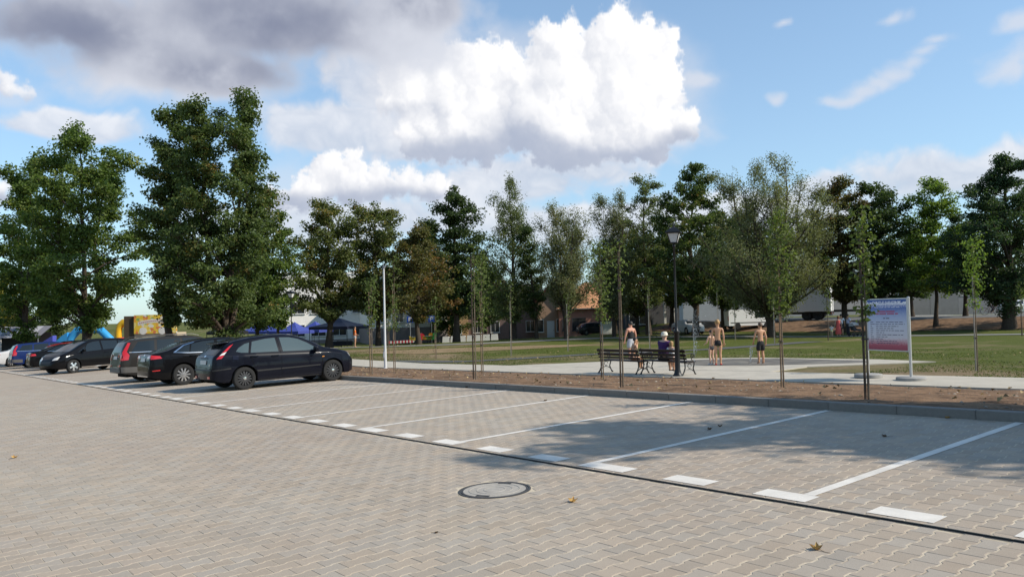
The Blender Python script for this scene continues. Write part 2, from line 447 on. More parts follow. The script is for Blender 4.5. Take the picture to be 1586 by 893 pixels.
M_lawn = None
def grass_material():
    mt = bpy.data.materials.new('lawn_grass'); mt.use_nodes = True; nt = mt.node_tree; b = nt.nodes['Principled BSDF']
    N, L = nt.nodes.new, nt.links.new
    b.inputs['Roughness'].default_value = 0.95; b.inputs['Specular IOR Level'].default_value = 0.1
    tc = N('ShaderNodeTexCoord')
    def nz(sc, det, ro=0.6):
        n = N('ShaderNodeTexNoise'); n.inputs['Scale'].default_value = sc; n.inputs['Detail'].default_value = det; n.inputs['Roughness'].default_value = ro
        L(tc.outputs['Object'], n.inputs['Vector']); return n.outputs['Fac']
    def ramp(f, a, c):
        n = N('ShaderNodeMapRange'); n.inputs[1].default_value = a; n.inputs[2].default_value = c; L(f, n.inputs[0]); return n.outputs[0]
    def mix(f, a, c):
        n = N('ShaderNodeMix'); n.data_type = 'RGBA'; L(f, n.inputs[0])
        for i, v in ((6, a), (7, c)):
            if isinstance(v, tuple): n.inputs[i].default_value = (*v, 1)
            else: L(v, n.inputs[i])
        return n.outputs[2]
    green = mix(ramp(nz(9, 8, 0.75), 0.35, 0.65), (0.056, 0.078, 0.014), (0.128, 0.138, 0.032))
    soil = mix(ramp(nz(6, 7, 0.7), 0.35, 0.65), (0.19, 0.135, 0.078), (0.28, 0.215, 0.13))
    # thin new grass: bare soil shows in drifts, more of it beside the near path
    sep = N('ShaderNodeSeparateXYZ'); L(tc.outputs['Object'], sep.inputs[0])
    near = ramp(sep.outputs[1], 34.0, 22.0)
    ad = N('ShaderNodeMath'); ad.operation = 'MULTIPLY_ADD'; L(near, ad.inputs[0]); ad.inputs[1].default_value = 0.16
    big = nz(0.16, 5, 0.65); L(big, ad.inputs[2])
    c = mix(ramp(ad.outputs[0], 0.52, 0.70), green, soil)
    L(c, b.inputs['Base Color'])
    bp = N('ShaderNodeBump'); bp.inputs['Distance'].default_value = 0.05; L(nz(14, 8, 0.8), bp.inputs['Height']); L(bp.outputs[0], b.inputs['Normal'])
    return mt

def grid_mesh(name, xs, ys, zf):
    nx, ny = len(xs), len(ys)
    V = np.array([(x, y, zf(x, y)) for y in ys for x in xs], np.float32)
    F = np.array([(j * nx + i, j * nx + i + 1, (j + 1) * nx + i + 1, (j + 1) * nx + i) for j in range(ny - 1) for i in range(nx - 1)], np.int32)
    return np_mesh(name, V, F.ravel(), np.full(len(F), 4), smooth=True)

def make_lawn():
    xs = [-2500, -1200, -600, -300, -200, -150, -120, -100, -90] + list(np.arange(-80, -35, 3.0)) + [-35] + list(np.arange(-34, 41, 3.0)) + [60, 100, 200, 500, 1500]
    ys = [-800, -300, -100, -40, 0, 8, 10.9, 11.5] + list(np.arange(12, 22, 1.6)) + [22.3, 24, 27, 31, 36, 42, 49, 56, 62, 66, 69, 70.5, 72, 73.5, 75, 77, 80, 90, 110, 150, 220, 400, 800, 1500, 3000]
    def zf(x, y):
        return ground(x, y) - (0.25 if y < 11 else (0.12 if y < 19.3 else (0.05 if y < 22.3 else 0.0)))
    o = link('lawn', grid_mesh('lawn', xs, ys, zf), grass_material())
    tag(o, kind='structure')
make_lawn()

def paver_material():
    mt = bpy.data.materials.new('concrete_paver'); mt.use_nodes = True; nt = mt.node_tree; b = nt.nodes['Principled BSDF']
    N, L = nt.nodes.new, nt.links.new
    b.inputs['Roughness'].default_value = 0.85; b.inputs['Specular IOR Level'].default_value = 0.25
    tc = N('ShaderNodeTexCoord'); ge = N('ShaderNodeNewGeometry'); oi = N('ShaderNodeObjectInfo')
    def nz(vec, sc, det, ro=0.6):
        n = N('ShaderNodeTexNoise'); n.inputs['Scale'].default_value = sc; n.inputs['Detail'].default_value = det; n.inputs['Roughness'].default_value = ro
        L(vec, n.inputs['Vector']); return n.outputs['Fac']
    def ma(op, a, c, d=None):
        n = N('ShaderNodeMath'); n.operation = op
        for i, v in enumerate((a, c, d)):
            if v is None: continue
            if isinstance(v, (int, float)): n.inputs[i].default_value = v
            else: L(v, n.inputs[i])
        return n.outputs[0]
    def ramp(f, a, c, d=0.0, e=1.0):
        n = N('ShaderNodeMapRange'); L(f, n.inputs[0])
        for i, v in enumerate((a, c, d, e)): n.inputs[i + 1].default_value = v
        return n.outputs[0]
    def mix(f, a, c):
        n = N('ShaderNodeMix'); n.data_type = 'RGBA'; L(f, n.inputs[0])
        for i, v in ((6, a), (7, c)):
            if isinstance(v, tuple): n.inputs[i].default_value = (*v, 1)
            else: L(v, n.inputs[i])
        return n.outputs[2]
    P = ge.outputs['Position']
    big = nz(P, 0.22, 4, 0.6)
    base = mix(ramp(big, 0.35, 0.68), (0.356, 0.298, 0.240), (0.380, 0.328, 0.264))
    rnd = ma('FRACT', ma('ADD', ma('MULTIPLY', ge.outputs['Random Per Island'], 1.0), oi.outputs['Random']), 0.0)
    fine = nz(P, 120.0, 3, 0.7)
    mid = nz(P, 2.4, 5, 0.65)
    v = ma('ADD', ma('ADD', ma('MULTIPLY_ADD', rnd, 0.15, 0.925), ma('MULTIPLY_ADD', fine, 0.36, -0.18)), ma('MULTIPLY_ADD', mid, 0.24, -0.12))
    warm = mix(ma('FRACT', ma('MULTIPLY', rnd, 7.31), 0.0), (1.04, 1.0, 0.955), (0.97, 1.0, 1.03))
    vm = N('ShaderNodeVectorMath'); vm.operation = 'SCALE'; L(base, vm.inputs[0]); L(v, vm.inputs['Scale'])
    vm2 = N('ShaderNodeVectorMath'); vm2.operation = 'MULTIPLY'; L(vm.outputs[0], vm2.inputs[0]); L(warm, vm2.inputs[1])
    # dark oil and tyre spots with their own shapes
    spots = ramp(nz(P, 1.15, 3, 0.5), 0.70, 0.80, 1.0, 0.80)
    vm3 = N('ShaderNodeVectorMath'); vm3.operation = 'SCALE'; L(vm2.outputs[0], vm3.inputs[0]); L(spots, vm3.inputs['Scale'])
    L(vm3.outputs[0], b.inputs['Base Color'])
    bp = N('ShaderNodeBump'); bp.inputs['Distance'].default_value = 0.0016; L(fine, bp.inputs['Height']); L(bp.outputs[0], b.inputs['Normal'])
    return mt
M_paver = paver_material()
M_paint = pmat('road_paint_white', (0.74, 0.69, 0.61), 0.6, var=0.10, vscale=2.0, bump=0.002, bscale=60, col2=(0.58, 0.535, 0.465), c2lo=0.45, c2hi=0.8)
M_kerb = pmat('kerb_concrete', (0.19, 0.175, 0.155), 0.85, var=0.12, vscale=5.0, bump=0.003, bscale=70, objrand=0.06)
M_concrete = pmat('path_concrete', (0.47, 0.425, 0.345), 0.85, var=0.10, vscale=1.6, bump=0.004, bscale=40, col2=(0.41, 0.37, 0.30))
M_dark = pmat('dark_slot', (0.03, 0.03, 0.03), 0.7)
M_iron = pmat('cast_iron', (0.075, 0.072, 0.07), 0.6, metal=0.5, var=0.15, vscale=8)

MANHOLE = Vector((-5.96, 4.585))
Y_DR0, Y_DR1 = 5.752, 5.805
def sheet(name, x0, x1, y0, y1, dz, mat):
    xs = np.linspace(x0, x1, 12); ys = np.linspace(y0, y1, 4)
    o = link(name, grid_mesh(name, xs, ys, lambda x, y: SL_A * x + SL_B * y + dz), mat)
    tag(o, kind='structure'); return o
road = sheet('road', -80, 14, -45, Y_DR0, -0.0034, M_paver)
bays = sheet('parking_bays', -80, 14, Y_DR1, 10.96, -0.0034, M_paver)

def paver_outline(gap=0.0030, ch=0.0):
    hw, wa, hl = 0.0825 - gap - ch, 0.0625 - gap - ch, 0.10 - gap * 0.35 - ch * 0.45
    r = [(hw, -hl), (hw, -0.063), (wa, -0.037), (wa, 0.037), (hw, 0.063), (hw, hl)]
    return r + [(-x, -y) for (x, y) in r]

def lay_pavers():
    rng = np.random.default_rng(5)
    C = []
    for i in range(-240, 20):
        x = i * 0.145 - 0.03
        off = 0.1 if i % 2 else 0.0
        ys = np.arange(-3.0, 11.2, 0.2) + off
        for y in ys:
            C.append((x, y))
    C = np.array(C)
    inroad = (C[:, 1] < Y_DR0 + 0.03); inbay = (C[:, 1] > Y_DR1 - 0.03) & (C[:, 1] < 10.98)
    C = C[inroad | inbay]
    P = np.c_[C, plane_z(C[:, 0], C[:, 1])] - EYE
    cc = P @ CAMR
    pxx = 793 + 1220 * cc[:, 0] / cc[:, 1]; pyy = 446.5 - 1220 * cc[:, 2] / cc[:, 1]
    ok = (cc[:, 1] > 1.2) & (pxx > -250) & (pxx < 1850) & (pyy < 1250) & (cc[:, 1] < 31)
    ok &= np.hypot(C[:, 0] - MANHOLE.x, C[:, 1] - MANHOLE.y) > 0.34
    C = C[ok]; D = cc[ok, 1]; pxx = pxx[ok]; pyy = pyy[ok]
    out = np.array(paver_outline()); top = np.array(paver_outline(ch=0.0065))
    cut = ((C[:, 1] < 5.77) & (C[:, 1] > Y_DR0 - 0.101)) | ((C[:, 1] > 5.77) & (C[:, 1] < Y_DR1 + 0.101)) | (C[:, 1] > 10.86)
    nearm = np.hypot(C[:, 0] - MANHOLE.x, C[:, 1] - MANHOLE.y) < 0.50
    inside = (pxx > 0) & (pxx < 1586) & (pyy < 893) & ~cut & ~nearm
    order = np.argsort(np.where(inside, D, 1e6))
    single = np.zeros(len(C), bool); single[order[:300]] = True
    # the 300 nearest: one object each, all sharing one mesh
    V = [(x, y, -0.0033) for x, y in out] + [(x, y, 0.0) for x, y in top]
    F = [tuple(range(12, 24))] + [(k, (k + 1) % 12, 12 + (k + 1) % 12, 12 + k) for k in range(12)]
    me = bpy.data.meshes.new('paver'); me.from_pydata(V, [], F); me.materials.append(M_paver); me.update()
    for x, y in C[single]:
        o = bpy.data.objects.new('paver', me); COL.objects.link(o)
        o.location = (x, y, plane_z(x, y) + rng.uniform(-0.0006, 0.0006))
        o.rotation_euler = (PLANE_ROT.x + rng.normal() * 0.003, PLANE_ROT.y + rng.normal() * 0.004, rng.normal() * 0.004)
        o.parent = road
    # the rest as one relief mesh
    Cr = C[~single]; n = len(Cr)
    jit = rng.normal(0, 0.0004, (n, 1))
    tilt = rng.normal(0, 0.003, (n, 1, 2))
    def lay(outl, zz):
        xy = Cr[:, None, :] + outl[None]
        rd = Cr[:, 1] < 5.77
        y = xy[..., 1]
        y = np.where(rd[:, None], np.minimum(y, Y_DR0 - 0.004), np.clip(y, Y_DR1 + 0.004, 10.945))
        dxm = xy[..., 0] - MANHOLE.x; dym = y - MANHOLE.y; rr = np.hypot(dxm, dym); k = np.where(rr < 0.36, 0.36 / np.maximum(rr, 1e-3), 1.0)
        x = MANHOLE.x + dxm * k; y = MANHOLE.y + dym * k
        z = SL_A * x + SL_B * y + zz + jit + (outl[None] * tilt).sum(-1)
        return np.stack([x, y, z], -1)
    VV = np.concatenate([lay(out, -0.0033), lay(top, 0.0)], 1).reshape(-1, 3)
    basef = np.array([list(range(12, 24))]).ravel()
    quads = np.array([(k, (k + 1) % 12, 12 + (k + 1) % 12, 12 + k) for k in range(12)]).ravel()
    one = np.concatenate([basef, quads]); sizes1 = [12] + [4] * 12
    loops = (one[None, :] + (np.arange(n) * 24)[:, None]).ravel()
    me2 = np_mesh('paver_field', VV, loops, np.tile(sizes1, n))
    o = link('paver_field', me2, M_paver, road); tag(o, kind='stuff')
lay_pavers()
M_jsand = pmat('joint_sand', (0.56, 0.48, 0.36), 0.95, var=0.25, vscale=3, spec=0.1, col2=(0.30, 0.25, 0.19), c2lo=0.45, c2hi=0.75)
def joint_sand():
    for (y0, y1) in ((-1.5, Y_DR0 - 0.002), (Y_DR1 + 0.002, 10.95)):
        xe = lambda y: -(28.5 - 0.63 * y) / 0.775
        vs = [(x, y, SL_A * x + SL_B * y - 0.0024) for (x, y) in ((1.5, y0), (1.5, y1), (xe(y1), y1), (xe(y0), y0))]
        mb = MB(); mb.add(vs, [(0, 1, 2, 3)]); o = mb.build('joint_sand', M_jsand, road if y0 < 0 else bays)
joint_sand()

def drain():
    mb = MB()
    n = 40; xs = np.linspace(-80, 14, n)
    def strip(y0, z0, y1, z1):
        vs = []; fs = []
        for x in xs:
            vs += [(x, y0, SL_A * x + SL_B * y0 + z0), (x, y1, SL_A * x + SL_B * y1 + z1)]
        for i in range(n - 1): fs.append((2 * i, 2 * i + 2, 2 * i + 3, 2 * i + 1))
        mb.add(vs, fs)
    strip(Y_DR0 + 0.0005, -0.002, Y_DR0 + 0.001, -0.06); strip(Y_DR0 + 0.001, -0.06, Y_DR1 - 0.001, -0.06); strip(Y_DR1 - 0.001, -0.06, Y_DR1 - 0.0005, -0.002)
    o = mb.build('drainage_channel', M_dark, fixn=False); tag(o, kind='structure')
    mb = MB()
    strip(Y_DR0 - 0.009, 0.0015, Y_DR0 - 0.001, 0.0015); strip(Y_DR1 + 0.001, 0.0015, Y_DR1 + 0.009, 0.0015)
    mb.build('channel_edge', M_iron, o, fixn=False)
drain()

def bay_markings():
    def patch(name, x0, x1, y0, y1):
        xs = np.linspace(x0, x1, 3); ys = np.linspace(y0, y1, max(2, int((y1 - y0) / 0.6) + 1))
        o = link(name, grid_mesh(name, xs, ys, lambda x, y: SL_A * x + SL_B * y + 0.0035), M_paint, bays)
        return o
    line_x = [-3.62 + 2.5 - 2.5 * k for k in range(28)]
    for lx in line_x:
        patch('bay_line', lx - 0.05, lx + 0.05, 6.112, 10.93)
    for n in range(-1, 66):
        x0, x1 = -n - 0.01, -n + 0.48
        for lx in line_x:
            if x0 - 0.25 < lx - 0.05 < x0: x0 = lx - 0.05
            if x1 < lx + 0.05 < x1 + 0.25: x1 = lx + 0.05
        patch('bay_dash', x0, x1, 5.872, 6.108)
bay_markings()

def kerbs():
    mb = MB()
    xs = np.linspace(-80, 14, 30)
    vs = []; fs = []
    for x in xs:
        for (y, z) in ((10.965, -0.05), (10.965, 0.095), (11.095, 0.095), (11.095, -0.2)):
            vs.append((x, y, SL_A * x + SL_B * y + z))
    for i in range(len(xs) - 1):
        for k in range(3): fs.append((i * 4 + k, i * 4 + k + 1, i * 4 + 5 + k, i * 4 + 4 + k))
    mb.add(vs, fs); kb = mb.build('kerb', M_kerb, fixn=False); tag(kb, kind='structure')
    m2 = MB(); m2.box((0, 0, 0.03), (0.993, 0.15, 0.18), bev=0.012)
    first = None
    for n in range(-8, 78):
        x = -n - 0.63
        if first is None:
            first = m2.build('kerb_stone', M_kerb, kb); o = first
        else:
            o = first.copy(); COL.objects.link(o); o.parent = kb
        o.location = (x, 11.03, SL_A * x + SL_B * 11.03 + random.uniform(-0.002, 0.002)); o.rotation_euler = (PLANE_ROT.x, PLANE_ROT.y, random.uniform(-0.002, 0.002))
kerbs()

M_soil = pmat('bare_soil', (0.225, 0.142, 0.086), 0.95, var=0.22, vscale=2.2, bump=0.03, bscale=16, spec=0.1, col2=(0.120, 0.076, 0.048), c2lo=0.42, c2hi=0.66)
M_stone = pmat('pebble', (0.30, 0.26, 0.21), 0.9, isl=0.5, spec=0.2)
def soil_strip():
    xs = np.arange(-80, 12.01, 0.34); ys = np.concatenate([[11.085], np.arange(11.2, 19.35, 0.22), [19.42]])
    def zf(x, y):
        e = min(1, (y - 11.08) / 0.5, (19.45 - y) / 0.5)
        nn = mnoise.fractal(Vector((x * 0.9, y * 0.9, 0)), 0.8, 2.0, 5) * 0.05 + mnoise.noise(Vector((x * 3.7, y * 3.7, 2))) * 0.018
        return ground(x, y) + (nn if e > 0 else 0) * max(0.0, e) - 0.02 * (1 - max(0, e))
    o = link('soil_strip', grid_mesh('soil_strip', xs, ys, zf), M_soil); tag(o, kind='structure')
    # clods and pebbles
    rng = np.random.default_rng(3); mb = MB()
    ico = [(0, 0, 1), (0.9, 0, 0.3), (0.28, 0.85, 0.3), (-0.72, 0.53, 0.3), (-0.72, -0.53, 0.3), (0.28, -0.85, 0.3), (0, 0, -0.6)]
    fcs = [(0, 1, 2), (0, 2, 3), (0, 3, 4), (0, 4, 5), (0, 5, 1), (6, 2, 1), (6, 3, 2), (6, 4, 3), (6, 5, 4), (6, 1, 5)]
    for _ in range(2600):
        y = 11.2 + 8.0 * rng.random(); x = -34 + 36 * rng.random() if rng.random() < 0.8 else -60 + 30 * rng.random()
        r = 0.008 + 0.028 * rng.random() ** 3
        z = zf(x, y); th = rng.random() * 6.28; sx, sy, sz = r * rng.uniform(0.8, 1.6), r * rng.uniform(0.7, 1.2), r * rng.uniform(0.5, 0.9)
        mb.add([(x + (a * sx * math.cos(th) - b * sy * math.sin(th)), y + (a * sx * math.sin(th) + b * sy * math.cos(th)), z + c * sz) for a, b, c in ico], fcs)
    o2 = mb.build('pebbles', M_stone, fixn=False); tag(o2, 'scattered pebbles and clods on the bare brown soil strip', 'pebbles', kind='stuff')
soil_strip()

def drape(name, pts, mat, dz=0.012, step=1.2, thick=0.0, kind='structure'):
    """a sheet with a free outline (x, y) lying on the terrain"""
    P2 = []
    n = len(pts)
    for i in range(n):
        a = Vector(pts[i][:2]); b = Vector(pts[(i + 1) % n][:2]); k = max(1, int((b - a).length / step))
        for j in range(k): P2.append(a.lerp(b, j / k))
    nb = len(P2)
    xs = [p.x for p in P2]; ys = [p.y for p in P2]
    inner = []
    def inside(x, y):
        c = False; j = nb - 1
        for i in range(nb):
            if (ys[i] > y) != (ys[j] > y) and x < (xs[j] - xs[i]) * (y - ys[i]) / (ys[j] - ys[i]) + xs[i]: c = not c
            j = i
        return c
    nxg = min(90, int((max(xs) - min(xs)) / step) + 1); nyg = min(90, int((max(ys) - min(ys)) / step) + 1)
    for i in range(1, nxg):
        for j in range(1, nyg):
            x = min(xs) + (max(xs) - min(xs)) * i / nxg; y = min(ys) + (max(ys) - min(ys)) * j / nyg
            if inside(x, y): inner.append(Vector((x, y)))
    for by in PY[1:-1]:
        if min(ys) < by < max(ys):
            for i in range(1, nxg):
                x = min(xs) + (max(xs) - min(xs)) * (i + 0.5) / nxg
                if inside(x, by): inner.append(Vector((x, by)))
    r = delaunay_2d_cdt(P2 + inner, [(i, (i + 1) % nb) for i in range(nb)], [], 1, 1e-4)
    vs = [(v.x, v.y, ground(v.x, v.y) + dz) for v in r[0]]
    mb = MB(); fs = [tuple(f) for f in r[2]]
    mb.add(vs, fs)
    if thick:
        low = [(p.x, p.y, ground(p.x, p.y) + dz) for p in P2] + [(p.x, p.y, ground(p.x, p.y) + dz - thick) for p in P2]
        mb.add(low, [(i, (i + 1) % nb, nb + (i + 1) % nb, nb + i) for i in range(nb)])
    o = mb.build(name, mat); tag(o, kind=kind)
    return o

def w(*pp): return [on(x, y) for x, y in pp]
M_asph = pmat('asphalt_path', (0.085, 0.083, 0.082), 0.9, var=0.15, vscale=1.5, bump=0.003, bscale=60)
M_sand = pmat('sandy_soil', (0.27, 0.195, 0.115), 0.95, var=0.15, vscale=1.2, bump=0.02, bscale=12, spec=0.1, col2=(0.22, 0.16, 0.09))
drape('footpath', [(-80, 19.4), (12, 19.4), (12, 22.25), (-80, 22.25)], M_concrete, 0.03, 1.5, thick=0.12)
drape('plaza', [(-27.5, 22.24), (-25.5, 25.2), (-24.0, 28.2), (-20.0, 29.8), (-14.4, 29.4), (-11.9, 28.4), (-14.6, 24.8), (-14.4, 22.24)], M_concrete, 0.034, 1.2, thick=0.08)
M_wet = pmat('wet_concrete', (0.13, 0.112, 0.09), 0.5, var=0.25, vscale=0.8, spec=0.35, col2=(0.24, 0.21, 0.165))
drape('wet_paving', [(-19.9, 25.0), (-18.6, 24.4), (-16.9, 24.7), (-15.3, 25.9), (-13.7, 27.4), (-14.5, 28.5), (-16.6, 28.9), (-18.6, 29.2), (-20.4, 28.8), (-21.6, 27.6), (-21.2, 26.0)], M_wet, 0.040, 1.0)
# asphalt footways through the lawn
def band(name, cl, wd, mat, dz):
    L_, R_ = [], []
    for i, p in enumerate(cl):
        a = Vector(cl[max(0, i - 1)][:2]); b = Vector(cl[min(len(cl) - 1, i + 1)][:2]); d = (b - a).normalized(); nrm = Vector((-d.y, d.x)) * wd / 2
        q = Vector(p[:2]); L_.append(q + nrm); R_.append(q - nrm)
    return drape(name, [tuple(x) for x in L_ + R_[::-1]], mat, dz, 1.5)
band('asphalt_footway', [(-38.5, 22.3)] + [tuple(p[:2]) for p in w((720, 560), (800, 555.5), (900, 549.5), (1000, 545), (1100, 541), (1180, 535), (1260, 529))], 1.7, M_asph, 0.022)
band('far_footway', [tuple(p[:2]) for p in w((430, 541), (540, 538.5), (640, 535.5), (740, 532), (830, 528), (920, 524), (1010, 522), (1150, 521), (1300, 521), (1450, 519.5), (1640, 517))], 2.4, pmat('footway_asphalt_light', (0.21, 0.205, 0.19), 0.9, var=0.1, vscale=1.5), 0.03)
drape('sandy_patch', [tuple(p[:2]) for p in w((562, 547), (610, 542.5), (680, 539.5), (760, 537), (850, 534.5), (935, 533), (880, 537), (800, 541), (720, 545), (640, 548.5))], M_sand, 0.018, 1.5)
# street behind the park
drape('street', [(-140, 76.2), (60, 76.2), (60, 88), (-140, 88)], pmat('street_asphalt', (0.13, 0.128, 0.125), 0.9, var=0.1, vscale=0.6), 0.02, 4)
drape('soil_bank', [(-62, 69.2), (40, 69.2), (40, 75.6), (-62, 75.6)], M_soil, 0.03, 1.5)
drape('pale_pavement', [(-45, 88.3), (-8, 84.6), (-8, 86.3), (-45, 92)], pmat('pale_concrete', (0.62, 0.6, 0.56), 0.8, var=0.06, vscale=1), 0.06, 3)

def manhole():
    root = empty('manhole_cover', (MANHOLE.x, MANHOLE.y, plane_z(MANHOLE.x, MANHOLE.y))); root.rotation_euler = PLANE_ROT
    tag(root, 'round concrete-filled manhole cover with a dark iron rim in the paved road', 'manhole cover')
    mb = MB(); mb.lathe([(0.345, -0.008), (0.345, 0.003), (0.325, 0.004), (0.322, -0.004), (0.318, -0.004), (0.316, 0.004), (0.300, 0.004), (0.298, -0.008)], 48)
    mb.build('iron_rim', M_iron, root, True)
    mb = MB(); mb.lathe([(0.3, -0.006), (0.298, 0.0025), (0.15, 0.0032), (0.001, 0.0034)], 48); mb.build('concrete_infill', pmat('manhole_concrete', (0.36, 0.33, 0.285), 0.9, var=0.2, vscale=6, bump=0.002, bscale=80), root)
    for ring in (0.10, 0.17, 0.24):
        mb = MB(); mb.lathe([(ring + 0.006, 0.002), (ring + 0.004, 0.0058), (ring - 0.004, 0.0058), (ring - 0.006, 0.002)], 40); mb.f = mb.f[:-2]; mb.m = mb.m[:-2]; mb.build('raised_ring', MATS['manhole_concrete'], root)
    for an in (2.1, 5.2):
        mb = MB(); mb.box((0.265 * math.cos(an), 0.265 * math.sin(an), 0.004), (0.035, 0.13, 0.005), rot=(0, 0, an)); mb.build('lifting_slot', M_dark, root)
manhole()

# ------------------------------------------------------------------ trees
def leaf_material(name, dark, light, tint=None, tint_amt=0.0):
    mt = bpy.data.materials.new(name); mt.use_nodes = True; nt = mt.node_tree
    N, L = nt.nodes.new, nt.links.new
    b = nt.nodes['Principled BSDF']; out = nt.nodes['Material Output']
    b.inputs['Roughness'].default_value = 0.55; b.inputs['Specular IOR Level'].default_value = 0.35
    ge = N('ShaderNodeNewGeometry'); tc = N('ShaderNodeTexCoord')
    mx = N('ShaderNodeMix'); mx.data_type = 'RGBA'; mx.inputs[6].default_value = (*dark, 1); mx.inputs[7].default_value = (*light, 1)
    L(ge.outputs['Random Per Island'], mx.inputs[0]); c = mx.outputs[2]
    if tint:
        nz = N('ShaderNodeTexNoise'); nz.inputs['Scale'].default_value = 0.45; nz.inputs['Detail'].default_value = 3
        L(tc.outputs['Object'], nz.inputs['Vector'])
        ad = N('ShaderNodeMath'); ad.operation = 'MULTIPLY_ADD'; L(ge.outputs['Random Per Island'], ad.inputs[0]); ad.inputs[1].default_value = 0.28; L(nz.outputs['Fac'], ad.inputs[2])
        mr = N('ShaderNodeMapRange'); lo = 0.86 - tint_amt * 0.6; mr.inputs[1].default_value = lo; mr.inputs[2].default_value = lo + 0.14; L(ad.outputs[0], mr.inputs[0])
        m2 = N('ShaderNodeMix'); m2.data_type = 'RGBA'; L(mr.outputs[0], m2.inputs[0]); L(c, m2.inputs[6]); m2.inputs[7].default_value = (*tint, 1); c = m2.outputs[2]
    L(c, b.inputs['Base Color'])
    tr = N('ShaderNodeBsdfTranslucent'); sc = N('ShaderNodeVectorMath'); sc.operation = 'MULTIPLY'; sc.inputs[1].default_value = (1.5, 1.6, 0.7); L(c, sc.inputs[0]); L(sc.outputs[0], tr.inputs['Color'])
    ms = N('ShaderNodeMixShader'); ms.inputs[0].default_value = 0.38; L(b.outputs[0], ms.inputs[1]); L(tr.outputs[0], ms.inputs[2]); L(ms.outputs[0], out.inputs['Surface'])
    MATS[name] = mt
    return mt
LEAF = {
    'maple': leaf_material('maple_leaves', (0.051, 0.089, 0.020), (0.145, 0.205, 0.045), (0.272, 0.272, 0.051), 0.14),
    'maple_dark': leaf_material('dark_maple_leaves', (0.048, 0.079, 0.025), (0.122, 0.164, 0.047), (0.280, 0.186, 0.056), 0.12),
    'lime': leaf_material('lime_leaves', (0.065, 0.087, 0.028), (0.164, 0.188, 0.058), (0.329, 0.212, 0.058), 0.15),
    'chestnut': leaf_material('browning_chestnut_leaves', (0.064, 0.068, 0.022), (0.158, 0.145, 0.047), (0.235, 0.121, 0.044), 0.28),
    'dark': leaf_material('dark_green_leaves', (0.026, 0.048, 0.017), (0.082, 0.119, 0.034)),
    'birch': leaf_material('birch_leaves', (0.082, 0.106, 0.044), (0.181, 0.212, 0.091)),
    'poplar': leaf_material('grey_green_leaves', (0.102, 0.118, 0.061), (0.239, 0.247, 0.133), (0.346, 0.283, 0.102), 0.12),
    'bright': leaf_material('bright_green_leaves', (0.077, 0.128, 0.025), (0.207, 0.285, 0.055)),
    'yellow': leaf_material('yellow_green_leaves', (0.179, 0.170, 0.029), (0.373, 0.324, 0.056)),
    'linden_dark': leaf_material('deep_green_leaves', (0.025, 0.049, 0.022), (0.074, 0.116, 0.048)),
    'sapling': leaf_material('sapling_leaves', (0.061, 0.089, 0.024), (0.157, 0.198, 0.058), (0.305, 0.223, 0.061), 0.15),
}
BARK = pmat('tree_bark', (0.075, 0.058, 0.045), 0.95, var=0.3, vscale=4, bump=0.02, bscale=14, spec=0.1)
BARK_L = pmat('light_bark', (0.17, 0.135, 0.10), 0.95, var=0.3, vscale=5, bump=0.01, bscale=20, spec=0.1)

def tubes_np(paths, n):
    """join many tapered tubes; paths = [(pts (k,3), radii (k,))]"""
    VV, LL, SS = [], [], []; off = 0
    ang = np.arange(n) * 2 * np.pi / n
    for pts, rad in paths:
        pts = np.asarray(pts, float); k = len(pts)
        t = np.gradient(pts, axis=0); t /= np.linalg.norm(t, axis=1)[:, None] + 1e-9
        ref = np.where(np.abs(t[:, 2:3]) < 0.9, np.array([[0, 0, 1.0]]), np.array([[1.0, 0, 0]]))
        a = np.cross(t, ref); a /= np.linalg.norm(a, axis=1)[:, None] + 1e-9; b = np.cross(a, t)
        ring = pts[:, None] + (a[:, None] * np.cos(ang)[None, :, None] + b[:, None] * np.sin(ang)[None, :, None]) * np.asarray(rad)[:, None, None]
        VV.append(ring.reshape(-1, 3))
        i = np.arange(k - 1)[:, None] * n; j = np.arange(n)[None]; j2 = (j + 1) % n
        q = np.stack([i + j, i + j2, i + n + j2, i + n + j], -1).reshape(-1, 4) + off
        LL.append(q.ravel()); SS.append(np.full(len(q), 4)); off += k * n
    return np.concatenate(VV), np.concatenate(LL), np.concatenate(SS)

def bez(p0, p1, p2, k):
    s = np.linspace(0, 1, k)[:, None]
    return (1 - s) ** 2 * p0 + 2 * s * (1 - s) * p1 + s * s * p2

def leaf_mesh(name, pos, nrm, L_, W_, rng, droop=0.25):
    n = len(pos)
    d = rng.normal(size=(n, 3)); d[:, 2] = d[:, 2] * 0.5 - droop
    d -= (d * nrm).sum(1)[:, None] * nrm; d /= np.linalg.norm(d, axis=1)[:, None] + 1e-9
    s = np.cross(d, nrm)
    sz = rng.uniform(0.65, 1.25, (n, 1)); l = L_ * sz; wv = W_ * sz
    fold = nrm * (wv * 0.35)
    a = pos - d * l * 0.5; c = pos + d * l * 0.5
    b1 = pos + s * wv * 0.5 + fold - d * l * 0.08; b2 = pos - s * wv * 0.5 + fold - d * l * 0.08
    V = np.stack([a, b1, c, b2], 1).reshape(-1, 3)
    # two folded triangles per leaf
    base = np.arange(n)[:, None] * 4
    F = np.concatenate([base + np.array([[0, 1, 2]]), base + np.array([[0, 2, 3]])], 1).ravel()
    return np_mesh(name, V, F, np.full(2 * n, 3))

